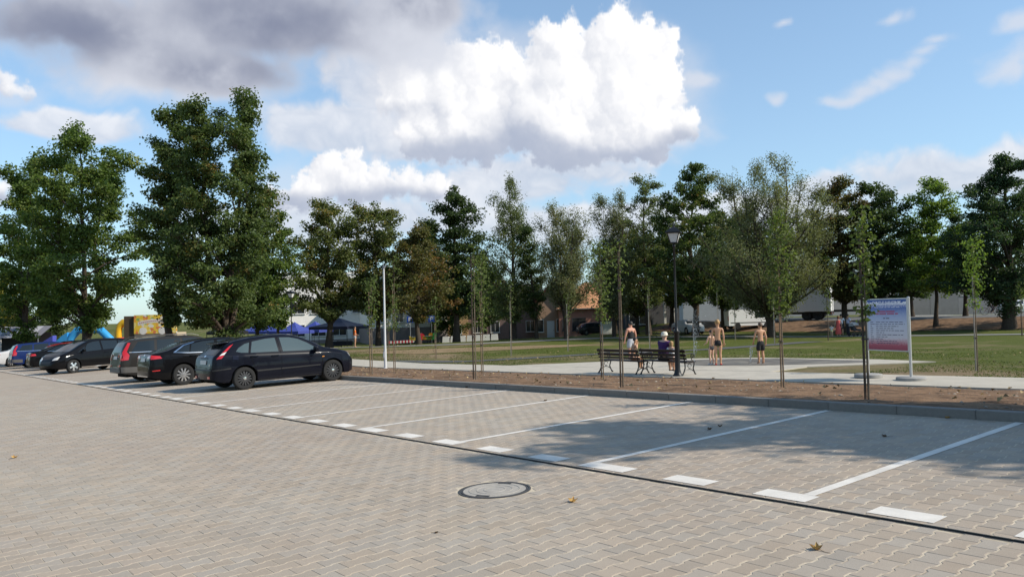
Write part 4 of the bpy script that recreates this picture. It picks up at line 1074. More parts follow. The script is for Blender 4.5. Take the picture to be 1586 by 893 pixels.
def car(name, label, spec, col, loc, rz, wheel='ten', group=None, detail=2, tilt=True, glass=None, plate=True):
    S = spec; glass = glass or M_glass
    root = empty(name, loc); tag(root, label, 'car', group)
    Mr = (PLANE_ROT.to_matrix() if tilt else Matrix.Identity(3)) @ Euler((0, 0, rz)).to_matrix()
    root.rotation_euler = Mr.to_euler()
    ip = lambda k, x: float(np.interp(x, [p[0] for p in S[k]], [p[1] for p in S[k]]))
    x0, x1 = S['top'][0][0], S['top'][-1][0]; r = S['r']; Ra = r + 0.055
    xs = sorted(set([round(v, 3) for v in np.concatenate([np.linspace(x0, x0 + 0.45, 14), np.linspace(x0 + 0.45, x1 - 0.45, 46), np.linspace(x1 - 0.45, x1, 12)] + [np.linspace(c - Ra, c + Ra, 17) for c in S['wx']])]))
    def low(x):
        z = ip('sill', x)
        for c in S['wx']:
            if abs(x - c) < Ra: z = max(z, r + math.sqrt(max(0, Ra * Ra - (x - c) ** 2)))
        return z
    def off(z, zb):
        return float(np.interp(z, [0.15, 0.30, 0.45, 0.62, max(0.66, zb - 0.16), max(0.7, zb - 0.03), max(0.72, zb)], [0.09, 0.035, 0.008, 0.0, 0.012, 0.030, 0.052]))
    rings = []
    for x in xs:
        zt = ip('top', x); zb = min(ip('belt', x), zt - 0.015); wv = ip('halfw', x); z0 = min(low(x), zb - 0.03)
        h = zt - zb
        pts = []
        for t in (0, 0.12, 0.3, 0.5, 0.7, 0.86, 0.95, 1.0):
            z = z0 + (zb - z0) * t; pts.append((wv - off(z, zb), z))
        wr = max(0.25, wv - 0.052 - S.get('tumble', 0.40) * h - 0.02)
        yb = pts[-1][0]; ze = zt - 0.055 * min(1, h / 0.25) - 0.006
        for t in (0.2, 0.45, 0.7, 0.9):
            pts.append((yb + (wr - yb) * t ** 1.08, zb + (ze - zb) * t))
        pts += [(wr, ze), (wr * 0.94, zt - 0.030 * min(1, h / 0.25) - 0.004), (wr * 0.75, zt - 0.012), (wr * 0.4, zt - 0.003), (0, zt)]
        rings.append([(x, y, z) for y, z in pts])
    k = len(rings[0]); V = []; F = []
    for rg in rings:
        V += rg + [(x, -y, z) for (x, y, z) in rg[-2::-1]]
    n = 2 * k - 1
    for i in range(len(xs) - 1):
        for j in range(n - 1): F.append((i * n + j, i * n + j + 1, (i + 1) * n + j + 1, (i + 1) * n + j))
    F.append(tuple(range(n))[::-1]); F.append(tuple((len(xs) - 1) * n + j for j in range(n)))
    me = bpy.data.meshes.new('body'); me.from_pydata(V, [], F); me.materials.append(col)
    bm = bmesh.new(); bm.from_mesh(me); bmesh.ops.recalc_face_normals(bm, faces=bm.faces); bm.to_mesh(me)
    bvh = BVHTree.FromBMesh(bm); bm.free()
    me.polygons.foreach_set('use_smooth', [True] * len(me.polygons))
    try: me.set_sharp_from_angle(angle=R(42))
    except Exception: pass
    body = link('body', me, None, root)
    # projecting outlines onto the body
    def proj(name, poly, axis, mat, lift=0.005, parent=None, step=0.05, skirt=0.012):
        P2 = []
        for i in range(len(poly)):
            a = Vector(poly[i]); b = Vector(poly[(i + 1) % len(poly)]); m_ = max(1, int((b - a).length / step))
            for q in range(m_): P2.append(a.lerp(b, q / m_))
        nb = len(P2); X = [p.x for p in P2]; Y = [p.y for p in P2]; inner = []
        u = min(X) + step
        while u < max(X):
            v = min(Y) + step
            while v < max(Y):
                c = False; j = nb - 1
                for i in range(nb):
                    if (Y[i] > v) != (Y[j] > v) and u < (X[j] - X[i]) * (v - Y[i]) / (Y[j] - Y[i]) + X[i]: c = not c
                    j = i
                if c and min((Vector((u, v)) - p).length for p in P2) > step * 0.4: inner.append(Vector((u, v)))
                v += step
            u += step
        rr = delaunay_2d_cdt(P2 + inner, [(i, (i + 1) % nb) for i in range(nb)], [], 1, 1e-5)
        vs = []; dv = {'R': Vector((0, 1, 0)), 'L': Vector((0, -1, 0)), 'B': Vector((1, 0, 0)), 'F': Vector((-1, 0, 0))}[axis]
        lastd = None
        for p in rr[0]:
            o = {'R': Vector((p.x, -3, p.y)), 'L': Vector((p.x, 3, p.y)), 'B': Vector((-4, p.x, p.y)), 'F': Vector((4, p.x, p.y))}[axis]
            h_, nn, _, d_ = bvh.ray_cast(o, dv)
            if h_ is None: d_ = lastd or 3.0; h_ = o + dv * d_; nn = -dv
            lastd = d_
            if nn.dot(dv) > 0: nn = -nn
            vs.append(h_ + nn * lift * 0.6 - dv * lift * 0.6)
        mb = MB(); mb.add(vs, [tuple(f) for f in rr[2]])
        ol = [vs[rr[3].index([i])] if [i] in rr[3] else None for i in range(nb)]
        if all(o is not None for o in ol):
            mb.add(ol + [o + dv * skirt for o in ol], [(i, (i + 1) % nb, nb + (i + 1) % nb, nb + i) for i in range(nb)])
        o = mb.build(name, mat, parent or root, True)
        return o
    def line(pl, axis, wd=0.009):
        """a narrow shut line"""
        for a, b in zip(pl[:-1], pl[1:]):
            a, b = Vector(a), Vector(b); d = (b - a).normalized(); nn = Vector((-d.y, d.x)) * wd / 2
            proj('shut_line', [a - nn, b - nn, b + nn, a + nn], axis, M_under, 0.0025, body, 0.08, 0.004)
    sides = ('R', 'L') if detail > 1 else (S.get('see', 'R'),)
    for sd in sides:
        for wpoly in S['side_glass']:
            g = proj('side_window', wpoly, sd, glass, 0.004)
        for nm, poly, mt in S.get('side_parts', []): proj(nm, poly, sd, mt, 0.008)
        if detail > 1 and sd == S.get('see', 'R'):
            for pl in S.get('lines', []): line(pl, sd)
            for (hx, hz) in S.get('handles', []):
                proj('door_handle', [(hx - 0.10, hz - 0.018), (hx + 0.10, hz - 0.012), (hx + 0.10, hz + 0.018), (hx - 0.10, hz + 0.016)], sd, S.get('handle_mat', col), 0.03, None, 0.05, 0.03)
        ys = -1 if sd == 'R' else 1
        mx, mz = S['mirror']; wv = ip('halfw', mx)
        mb = MB(); mb.box((mx, ys * (wv + 0.07), mz + 0.06), (0.11, 0.20, 0.13), bev=0.03); mb.box((mx + 0.02, ys * (wv - 0.03), mz), (0.07, 0.10, 0.05)); mb.build('mirror', S.get('mirror_mat', col), root, True)
    for poly in S['rear_glass']: proj('rear_window', poly, 'B', M_glass_r, 0.004)
    proj('windscreen', S['windscreen'], 'F', glass, 0.004)
    for nm, poly, mt in S.get('rear_parts', []):
        proj(nm, poly, 'B', mt, 0.008)
        if 'lamp' in nm or 'reflector' in nm: proj(nm, [(-y, z) for y, z in poly][::-1], 'B', mt, 0.008)
    for nm, poly, mt in S.get('front_parts', []):
        proj(nm, poly, 'F', mt, 0.008)
        if 'lamp' in nm: proj(nm, [(-y, z) for y, z in poly][::-1], 'F', mt, 0.008)
    if plate:
        pz = S['plate']
        pl = proj('number_plate', [(-0.24, pz - 0.055), (0.24, pz - 0.055), (0.24, pz + 0.055), (-0.24, pz + 0.055)], 'B', M_plate, 0.016)
    mb = MB(); ul = S['wx']; zc = min(S['sill'][len(S['sill']) // 2][1], 0.24)
    mb.box(((x0 + x1) / 2, 0, 0.44), ((x1 - x0) - 0.5, 1.25, 0.46)); mb.box(((ul[0] + ul[1]) / 2, 0, 0.32), (ul[1] - ul[0] - 2 * Ra, 1.55, 0.24))
    mb.build('underbody', M_under, root)
    key = (wheel, r)
    if key not in WHEELS: WHEELS[key] = make_wheel_meshes(wheel, r)
    tm, rm = WHEELS[key]
    for c in S['wx']:
        for ys in (-1, 1):
            t = bpy.data.objects.new('wheel', tm); COL.objects.link(t); t.parent = root
            t.location = (c, ys * (S['track']), r); t.rotation_euler = (0, random.uniform(0, 6), 0 if ys > 0 else math.pi)
            q = bpy.data.objects.new('rim', rm); COL.objects.link(q); q.parent = t
    for nm, fn in S.get('extra', []): fn(nm, root, col)
    return root

def roof_rails(nm, root, col):
    for ys in (-1, 1):
        mb = MB(); pts = [(-1.9, ys * 0.60, 1.50), (-1.75, ys * 0.60, 1.60), (-0.9, ys * 0.61, 1.625), (0.1, ys * 0.60, 1.61), (0.35, ys * 0.59, 1.54)]
        mb.tube(pts, 0.012, 8); mb.build('roof_rail', M_rim_dark, root, True)
def spoiler_focus(nm, root, col):
    mb = MB(); mb.box((-1.72, 0, 1.315), (0.30, 1.04, 0.035), rot=(0, -0.12, 0), bev=0.012); mb.build('spoiler', col, root, True)
    mb = MB(); mb.tube([(-1.30, 0, 1.39), (-1.5, 0, 1.56)], [0.006, 0.003], 6); mb.build('aerial', M_black, root)
def aerial_fin(nm, root, col):
    mb = MB(); mb.prism([(-1.45, 1.36), (-1.25, 1.40), (-1.40, 1.46)], -0.02, 0.02); mb.build('aerial', M_black, root)

FOCUS = dict(r=0.315, wx=(-1.30, 1.34), track=0.79, see='R', plate=0.80, mirror=(0.78, 0.93), tumble=0.42,
    top=[(-2.17, .52), (-2.155, .60), (-2.13, .66), (-2.10, .90), (-2.06, .97), (-1.93, 1.09), (-1.72, 1.27), (-1.58, 1.34), (-1.40, 1.39), (-1.0, 1.45), (-.4, 1.488), (-.05, 1.488), (.25, 1.45), (.5, 1.375), (.8, 1.235), (1.05, 1.09), (1.2, 1.02), (1.5, .965), (1.85, .88), (2.03, .77), (2.13, .64), (2.17, .52)],
    belt=[(-2.17, .50), (-2.1, .90), (-1.9, .985), (-1.0, .965), (0, .93), (1.0, .90), (1.2, .90), (1.9, .80), (2.17, .48)],
    halfw=[(-2.17, .60), (-2.14, .70), (-2.05, .80), (-1.85, .87), (-1.3, .915), (0, .92), (1.3, .915), (1.7, .87), (1.95, .78), (2.1, .66), (2.17, .50)],
    sill=[(-2.17, .33), (-1.9, .24), (-1.0, .205), (1.0, .205), (1.9, .22), (2.17, .30)],
    side_glass=[[(-1.50, 1.06), (-1.36, 1.02), (-1.17, 1.01), (-1.08, 1.285), (-1.22, 1.255), (-1.40, 1.16)], [(-1.10, 1.005), (-.30, .985), (-.32, 1.375), (-.60, 1.365), (-1.0, 1.305)], [(-.17, .98), (.86, .955), (.93, .975), (.62, 1.18), (.36, 1.305), (.10, 1.365), (-.19, 1.378)]],
    side_parts=[('tail_lamp', [(-2.03, .885), (-1.90, .895), (-1.825, .985), (-1.95, .96)], M_red), ('tail_lamp', [(-1.945, .968), (-1.82, .992), (-1.74, 1.072), (-1.87, 1.03)], M_clear), ('tail_lamp', [(-1.865, 1.04), (-1.735, 1.08), (-1.52, 1.27), (-1.64, 1.215)], M_red),
                ('rub_strip', [(-.98, .475), (-.27, .485), (-.27, .525), (-.98, .52)], M_black), ('rub_strip', [(-.25, .485), (.93, .50), (.93, .535), (-.25, .525)], M_black), ('bumper_lower', [(-2.12, .56), (-1.67, .60), (-1.67, .63), (-2.13, .60)], M_black),
                ('side_repeater', [(1.0, .735), (1.07, .74), (1.07, .765), (1.0, .76)], M_amber), ('sill_trim', [(-.9, .225), (.9, .225), (.9, .25), (-.9, .25)], M_black), ('fuel_flap', [(-1.62, .84), (-1.46, .83), (-1.45, .95), (-1.60, .96)], paint('night_blue', (0.010, 0.012, 0.024)))],
    lines=[[(-.235, .25), (-.235, .6), (-.24, .96), (-.26, 1.40)], [(-.99, .56), (-1.06, .72), (-1.14, .98), (-1.05, 1.33)], [(.96, .24), (1.0, .5), (1.0, .9)], [(-.95, .30), (-.99, .56)]],
    handles=[(-.42, .88), (-1.02, .90)][:2],
    rear_glass=[[(-.56, 1.00), (.56, 1.00), (.50, 1.25), (-.50, 1.25)]], windscreen=[(-.62, 1.06), (.62, 1.06), (.50, 1.40), (-.50, 1.40)],
    rear_parts=[('reflector_lamp', [(.44, .36), (.60, .36), (.60, .42), (.44, .42)], M_red), ('tailgate_handle', [(-.3, .90), (.3, .90), (.3, .925), (-.3, .925)], M_black), ('bumper_strip', [(-.66, .575), (.66, .575), (.66, .615), (-.66, .615)], M_black), ('badge', [(-.05, .945), (.05, .945), (.05, .985), (-.05, .985)], M_chrome), ('round_sticker', [(-.52, .70), (-.48, .69), (-.46, .725), (-.48, .76), (-.52, .76), (-.54, .73)], M_clear)],
    front_parts=[('head_lamp', [(.42, .68), (.68, .70), (.70, .80), (.48, .76)], M_clear), ('grille', [(-.35, .62), (.35, .62), (.38, .70), (-.38, .70)], M_black)],
    extra=[('spoiler', spoiler_focus)])
SUPERB = dict(r=0.335, wx=(-1.42, 1.42), track=0.80, see='R', plate=0.86, mirror=(0.85, .96), tumble=0.42, mirror_mat=M_black,
    top=[(-2.43, .50), (-2.42, .62), (-2.39, .82), (-2.35, 1.01), (-2.27, 1.06), (-2.05, 1.10), (-1.85, 1.14), (-1.3, 1.335), (-.8, 1.43), (-.2, 1.465), (.3, 1.44), (.6, 1.37), (.95, 1.21), (1.25, 1.06), (1.45, 1.0), (1.9, .92), (2.2, .83), (2.36, .70), (2.43, .52)],
    belt=[(-2.43, .46), (-2.36, .94), (-2.0, 1.00), (-1.0, .99), (0, .965), (1.2, .93), (2.1, .84), (2.43, .46)],
    halfw=[(-2.43, .62), (-2.40, .74), (-2.30, .84), (-2.0, .90), (-1.4, .93), (0, .932), (1.4, .93), (1.9, .88), (2.2, .78), (2.36, .65), (2.43, .5)],
    sill=[(-2.43, .32), (-2.0, .22), (-1, .20), (1, .20), (2, .21), (2.43, .28)],
    side_glass=[[(-1.62, 1.06), (-1.22, 1.035), (-1.16, 1.27), (-1.32, 1.24)], [(-1.19, 1.03), (-.36, 1.01), (-.38, 1.375), (-.75, 1.355), (-1.10, 1.29)], [(-.26, 1.005), (.9, .975), (.96, .99), (.68, 1.19), (.40, 1.32), (.1, 1.37), (-.28, 1.378)]],
    side_parts=[('chrome_strip', [(-1.72, 1.05), (-1.25, 1.005), (.9, .95), (.9, .965), (-1.22, 1.025), (-1.62, 1.055)], M_chrome), ('chrome_strip', [(-1.70, 1.055), (-1.64, 1.055), (-1.33, 1.25), (-1.0, 1.335), (-1.02, 1.352), (-1.36, 1.268)], M_chrome), ('tail_lamp', [(-2.36, .87), (-2.05, .89), (-2.10, .97), (-2.35, 1.0)], M_red), ('bumper_reflector', [(-2.33, .50), (-2.12, .51), (-2.12, .54), (-2.34, .53)], M_red)],
    lines=[[(-.31, .25), (-.31, .6), (-.31, 1.0)], [(-1.12, .62), (-1.2, .8), (-1.26, 1.03)], [(1.0, .24), (1.05, .6), (1.05, .92)], [(-2.2, .72), (-1.85, .72)]],
    handles=[(-.48, .90), (-1.12, .92)],
    rear_glass=[[(-.58, 1.12), (.58, 1.12), (.52, 1.33), (-.52, 1.33)]], windscreen=[(-.64, 1.04), (.64, 1.04), (.52, 1.38), (-.52, 1.38)],
    rear_parts=[('tail_lamp', [(.40, .89), (.72, .90), (.72, 1.0), (.45, .97)], M_red), ('badge', [(-.04, .97), (.04, .97), (.04, 1.03), (-.04, 1.03)], M_chrome), ('exhaust_trim', [(-.6, .33), (.6, .33), (.6, .36), (-.6, .36)], M_chrome)],
    front_parts=[('head_lamp', [(.42, .70), (.70, .72), (.72, .80), (.46, .80)], M_clear), ('grille', [(-.35, .58), (.35, .58), (.38, .76), (-.38, .76)], M_black)],
    extra=[('aerial', aerial_fin)])
WAGON = dict(r=0.345, wx=(-1.36, 1.42), track=0.81, see='R', plate=0.90, mirror=(0.85, 1.04), tumble=0.34,
    top=[(-2.42, .54), (-2.41, .64), (-2.37, .72), (-2.34, 1.02), (-2.26, 1.24), (-2.14, 1.44), (-1.98, 1.52), (-1.5, 1.56), (-.6, 1.58), (0, 1.575), (.35, 1.52), (.7, 1.38), (1.05, 1.17), (1.2, 1.10), (1.6, 1.04), (2.05, .95), (2.3, .80), (2.42, .58)],
    belt=[(-2.42, .50), (-2.34, .98), (-2.1, 1.06), (-1, 1.05), (0, 1.03), (1.2, 1.00), (2.05, .88), (2.42, .5)],
    halfw=[(-2.42, .66), (-2.38, .77), (-2.28, .84), (-2.0, .89), (-1.4, .925), (0, .93), (1.4, .925), (1.9, .88), (2.2, .78), (2.42, .55)],
    sill=[(-2.42, .36), (-2.0, .28), (-1, .25), (1, .25), (2, .27), (2.42, .34)],
    side_glass=[[(-2.02, 1.11), (-1.28, 1.095), (-1.24, 1.46), (-1.78, 1.43)], [(-1.19, 1.09), (-.36, 1.075), (-.36, 1.485), (-1.15, 1.465)], [(-.27, 1.07), (.88, 1.045), (.5, 1.33), (.2, 1.46), (-.28, 1.485)]],
    side_parts=[('chrome_strip', [(-2.1, 1.065), (.9, 1.01), (.9, 1.025), (-2.1, 1.085)], M_chrome), ('tail_lamp', [(-2.345, .80), (-2.14, .82), (-2.10, .98), (-2.17, 1.10), (-2.02, 1.40), (-2.10, 1.41), (-2.28, 1.12), (-2.35, .98)], M_red), ('cladding', [(-2.36, .38), (-1.82, .36), (-1.82, .56), (-2.38, .58)], pmat('grey_cladding', (0.10, 0.095, 0.088), 0.6)), ('cladding', [(-.9, .28), (.95, .28), (.95, .38), (-.9, .38)], pmat('grey_cladding', (0.10, 0.095, 0.088), 0.6))],
    lines=[[(-.31, .3), (-.31, 1.05)], [(-1.1, .72), (-1.22, 1.05)], [(1.02, .3), (1.05, .98)]], handles=[(-.48, .95), (-1.08, .97)],
    rear_glass=[[(-.60, 1.08), (.60, 1.08), (.54, 1.42), (-.54, 1.42)]], windscreen=[(-.64, 1.14), (.64, 1.14), (.54, 1.48), (-.54, 1.48)],
    rear_parts=[('tail_lamp', [(.62, .80), (.76, .80), (.76, 1.05), (.62, 1.0)], M_red), ('reflector_lamp', [(.45, .585), (.74, .60), (.74, .66), (.45, .64)], M_red), ('bumper_panel', [(-.72, .40), (.72, .40), (.70, .55), (-.70, .55)], pmat('grey_cladding', (0.10, 0.095, 0.088), 0.6))],
    front_parts=[('head_lamp', [(.42, .74), (.70, .76), (.72, .88), (.46, .86)], M_clear), ('grille', [(-.32, .62), (.32, .62), (.36, .84), (-.36, .84)], M_black)],
    extra=[('roof_rail', roof_rails)])
MPV = dict(r=0.33, wx=(-1.36, 1.36), track=0.79, see='L', plate=0.85, mirror=(0.88, 1.02), tumble=0.34,
    top=[(-2.22, .52), (-2.20, .66), (-2.16, 1.0), (-2.06, 1.36), (-1.90, 1.53), (-1.4, 1.60), (-.6, 1.63), (0, 1.61), (.4, 1.54), (.8, 1.38), (1.15, 1.20), (1.45, 1.07), (1.75, .97), (1.98, .84), (2.14, .70), (2.22, .50)],
    belt=[(-2.22, .48), (-2.15, .96), (-1.8, 1.05), (0, 1.0), (1.2, .95), (1.9, .82), (2.22, .46)],
    halfw=[(-2.22, .66), (-2.17, .78), (-2.0, .86), (-1.4, .905), (0, .91), (1.36, .905), (1.75, .84), (2.05, .70), (2.22, .48)],
    sill=[(-2.22, .34), (-1.9, .24), (-1, .21), (1, .21), (1.9, .23), (2.22, .30)],
    side_glass=[[(-1.85, 1.12), (-1.2, 1.09), (-1.2, 1.47), (-1.62, 1.44)], [(-1.12, 1.085), (-.25, 1.05), (-.25, 1.50), (-1.12, 1.48)], [(-.15, 1.045), (.80, 1.005), (.50, 1.38), (.2, 1.47), (-.15, 1.495)], [(.86, 1.01), (1.10, .99), (.64, 1.28)]],
    side_parts=[('sill_strip', [(-.95, .24), (.95, .24), (.95, .285), (-.95, .285)], M_chrome)],
    lines=[[(-.2, .3), (-.2, 1.02)], [(-1.02, .7), (-1.16, 1.06)], [(.96, .3), (1.0, .96)]], handles=[(-.38, .92), (-1.02, .95)],
    rear_glass=[[(-.58, 1.05), (.58, 1.05), (.52, 1.45), (-.52, 1.45)]], windscreen=[(-.64, 1.06), (.64, 1.06), (.54, 1.50), (-.54, 1.50)],
    rear_parts=[('tail_lamp', [(.60, .95), (.74, .95), (.70, 1.3), (.62, 1.3)], M_red)], front_parts=[('head_lamp', [(.40, .66), (.66, .68), (.68, .84), (.46, .78)], M_clear), ('grille', [(-.32, .52), (.32, .52), (.36, .62), (-.36, .62)], M_black)])
SEDAN = dict(r=0.335, wx=(-1.45, 1.45), track=0.80, see='R', plate=0.80, mirror=(0.75, .95), tumble=0.42,
    top=[(-2.42, .50), (-2.41, .66), (-2.39, .95), (-2.30, 1.02), (-1.9, 1.06), (-1.72, 1.09), (-1.2, 1.31), (-.75, 1.41), (-.2, 1.45), (.25, 1.43), (.6, 1.33), (1.0, 1.12), (1.2, 1.02), (1.6, .97), (2.1, .86), (2.35, .70), (2.42, .52)],
    belt=[(-2.42, .46), (-2.36, .92), (-1.9, 1.0), (-1.0, .98), (0, .95), (1.2, .92), (2.1, .80), (2.42, .46)],
    halfw=[(-2.42, .64), (-2.38, .76), (-2.2, .86), (-1.5, .92), (0, .925), (1.4, .92), (1.9, .87), (2.2, .76), (2.42, .5)],
    sill=[(-2.42, .32), (-2.0, .22), (-1, .20), (1, .20), (2, .21), (2.42, .28)],
    side_glass=[[(-1.52, 1.06), (-.38, 1.01), (-.40, 1.355), (-.75, 1.335), (-1.15, 1.25)], [(-.28, 1.0), (.85, .965), (.62, 1.17), (.36, 1.30), (.1, 1.35), (-.30, 1.36)]],
    side_parts=[('chrome_strip', [(-1.58, 1.045), (.85, .94), (.85, .957), (-1.5, 1.058)], M_chrome), ('tail_lamp', [(-2.37, .80), (-2.10, .84), (-2.14, .93), (-2.36, .94)], M_red)],
    lines=[[(-.33, .25), (-.33, 1.0)], [(1.0, .25), (1.04, .9)]], handles=[(-.5, .88), (-1.15, .90)],
    rear_glass=[[(-.56, 1.10), (.56, 1.10), (.50, 1.33), (-.50, 1.33)]], windscreen=[(-.62, 1.06), (.62, 1.06), (.52, 1.37), (-.52, 1.37)],
    rear_parts=[('tail_lamp', [(.42, .80), (.74, .80), (.74, .94), (.46, .92)], M_red)], front_parts=[('head_lamp', [(.40, .70), (.68, .72), (.70, .80), (.44, .78)], M_clear), ('grille', [(-.30, .60), (.30, .60), (.34, .72), (-.34, .72)], M_black)])

def pk(x, y): return (x, y, SL_A * max(x, -80) + SL_B * y)
CG = 'cars parked along the kerb'
UPY = math.pi / 2
P_navy = paint('navy_black', (0.0065, 0.0075, 0.013)); P_blk = paint('black', (0.006, 0.006, 0.007)); P_grey = paint('dark_grey', (0.030, 0.028, 0.026)); P_blue = paint('blue', (0.012, 0.026, 0.105)); P_red = paint('red', (0.32, 0.015, 0.015)); P_sil = paint('silver', (0.52, 0.52, 0.52)); P_wht = paint('white', (0.72, 0.72, 0.71))
car('hatchback', 'dark navy five-door hatchback with black wheel trims, nearest parked car', FOCUS, P_navy, pk(-22.42, 9.30), UPY, 'cap', CG, glass=M_glass_l)
car('liftback', 'black liftback with bright ten-spoke alloy wheels beside the navy hatchback', SUPERB, P_blk, pk(-26.95, 9.14), UPY, 'ten', CG)
car('estate_car', 'dark grey estate car with tall red tail lamps and roof rails', WAGON, P_grey, pk(-30.55, 9.10), UPY, 'seven', CG)
car('people_carrier', 'black people carrier parked nose outwards with five-spoke wheels', MPV, P_blk, pk(-44.6, 8.55), -UPY + R(24), 'five', CG)
car('saloon', 'black saloon with red tail lamps left of the people carrier', SEDAN, P_blk, pk(-51.95, 9.30), UPY, 'double', CG)
car('hatchback', 'red hatchback mostly hidden behind the black saloon', dict(FOCUS, extra=[]), P_red, pk(-55.4, 10.1), UPY, 'cap', CG, detail=1)
car('estate_car', 'blue estate car left of the black saloon', dict(WAGON, r=0.32, extra=[]), P_blue, pk(-58.6, 9.2), UPY, 'seven', CG, detail=1)
car('saloon', 'silver car cut off by the left edge of the photo', SEDAN, P_sil, pk(-64.0, 8.9), UPY, 'ten', CG, detail=1)
car('estate_car', 'dark car further back behind the red hatchback', dict(WAGON, extra=[]), P_blk, pk(-67.5, 13.2), UPY, 'seven', CG, detail=1)

# ------------------------------------------------------------------ street furniture in the park
M_castblack = pmat('black_painted_iron', (0.012, 0.012, 0.013), 0.42, metal=0.2)
M_lampglass = pmat('opal_lantern_glass', (0.62, 0.62, 0.60), 0.35)
def lantern_post(p, H, label):
    root = empty('park_lamp', p); tag(root, label, 'lamp post', 'black lantern posts')
    s = H / 4.8
    mb = MB(); mb.lathe([(0.16 * s, -0.05), (0.16 * s, 0.05 * s), (0.12 * s, 0.10 * s), (0.105 * s, 0.16 * s), (0.085 * s, 0.24 * s), (0.078 * s, 1.36 * s), (0.098 * s, 1.39 * s), (0.098 * s, 1.44 * s), (0.06 * s, 1.48 * s), (0.040 * s, 1.60 * s), (0.034 * s, 3.0 * s), (0.030 * s, 4.10 * s), (0.05 * s, 4.13 * s), (0.05 * s, 4.17 * s), (0.028 * s, 4.20 * s), (0.028 * s, 4.24 * s)], 14)
    mb.build('pole', M_castblack, root, True)
    mb = MB()
    def fr(z0, w0, z1, w1, t=0.016):
        for sx in (-1, 1):
            for sy in (-1, 1):
                mb.tube([(sx * w0, sy * w0, z0), (sx * w1, sy * w1, z1)], t * s, 5)
    fr(4.25 * s, 0.10 * s, 4.56 * s, 0.185 * s)
    for z, w_ in ((4.25, 0.105), (4.56, 0.19)):
        for k in range(4):
            a, b = [(-1, -1), (1, -1), (1, 1), (-1, 1)][k], [(1, -1), (1, 1), (-1, 1), (-1, -1)][k]
            mb.tube([(a[0] * w_ * s, a[1] * w_ * s, z * s), (b[0] * w_ * s, b[1] * w_ * s, z * s)], 0.016 * s, 5)
    lf = mb.build('lantern_frame', M_castblack, root)
    for k in range(4):
        a, b = [(-1, -1), (1, -1), (1, 1), (-1, 1)][k], [(1, -1), (1, 1), (-1, 1), (-1, -1)][k]
        mb = MB(); mb.add([(a[0] * 0.098 * s, a[1] * 0.098 * s, 4.255 * s), (b[0] * 0.098 * s, b[1] * 0.098 * s, 4.255 * s), (b[0] * 0.182 * s, b[1] * 0.182 * s, 4.555 * s), (a[0] * 0.182 * s, a[1] * 0.182 * s, 4.555 * s)], [(0, 1, 2, 3)])
        mb.build('pane', M_lampglass, lf)
    mb = MB()
    lv = [(4.565, 0.235), (4.60, 0.235), (4.70, 0.12), (4.74, 0.06)]
    for i in range(3):
        (z0, w0), (z1, w1) = lv[i], lv[i + 1]
        vs = [(x * w0 * s, y * w0 * s, z0 * s) for x, y in ((-1, -1), (1, -1), (1, 1), (-1, 1))] + [(x * w1 * s, y * w1 * s, z1 * s) for x, y in ((-1, -1), (1, -1), (1, 1), (-1, 1))]
        mb.add(vs, [(k, (k + 1) % 4, 4 + (k + 1) % 4, 4 + k) for k in range(4)] + ([(3, 2, 1, 0)] if i == 0 else []))
    mb.lathe([(0.05 * s, 4.73 * s), (0.03 * s, 4.77 * s), (0.035 * s, 4.80 * s), (0.005, 4.86 * s)], 8)
    mb.build('lantern_roof', M_castblack, root)
    root.rotation_euler = (0, 0, R(32))
    return root
lp = on(1053, 583); lantern_post(Vector((lp.x, lp.y - 0.1, lp.z)), 4.8, 'black lantern post with pale glass panes at the right end of the bench')
lp = at(451, 55); lantern_post(lp, height_to(451, 449, lp), 'smaller black lantern post in front of the white building, above the hatchback')

def white_pole():
    p = on(597, 570); root = empty('pole', p); tag(root, 'slim pale grey lamp pole standing at the edge of the path', 'lamp post')
    Mw = pmat('pale_grey_coating', (0.56, 0.56, 0.56), 0.4, var=0.05, vscale=3)
    mb = MB(); mb.lathe([(0.10, -0.05), (0.10, 0.02), (0.070, 0.03), (0.066, 0.9), (0.058, 1.0), (0.038, 4.75), (0.03, 4.8), (0.03, 4.85)], 16); mb.build('shaft', Mw, root, True)
    mb = MB(); mb.box((0.0, 0, 4.86), (0.12, 0.10, 0.10), bev=0.02); mb.box((0.10, 0, 4.90), (0.20, 0.05, 0.04)); mb.lathe([(0.02, 4.9), (0.012, 5.02), (0.004, 5.1)], 8); mb.build('lamp_head', pmat('lamp_grey', (0.3, 0.3, 0.31), 0.4), root)
    mb = MB(); mb.box((0, -0.085, 0.65), (0.09, 0.012, 0.32)); mb.build('access_hatch', Mw, root)
white_pole()

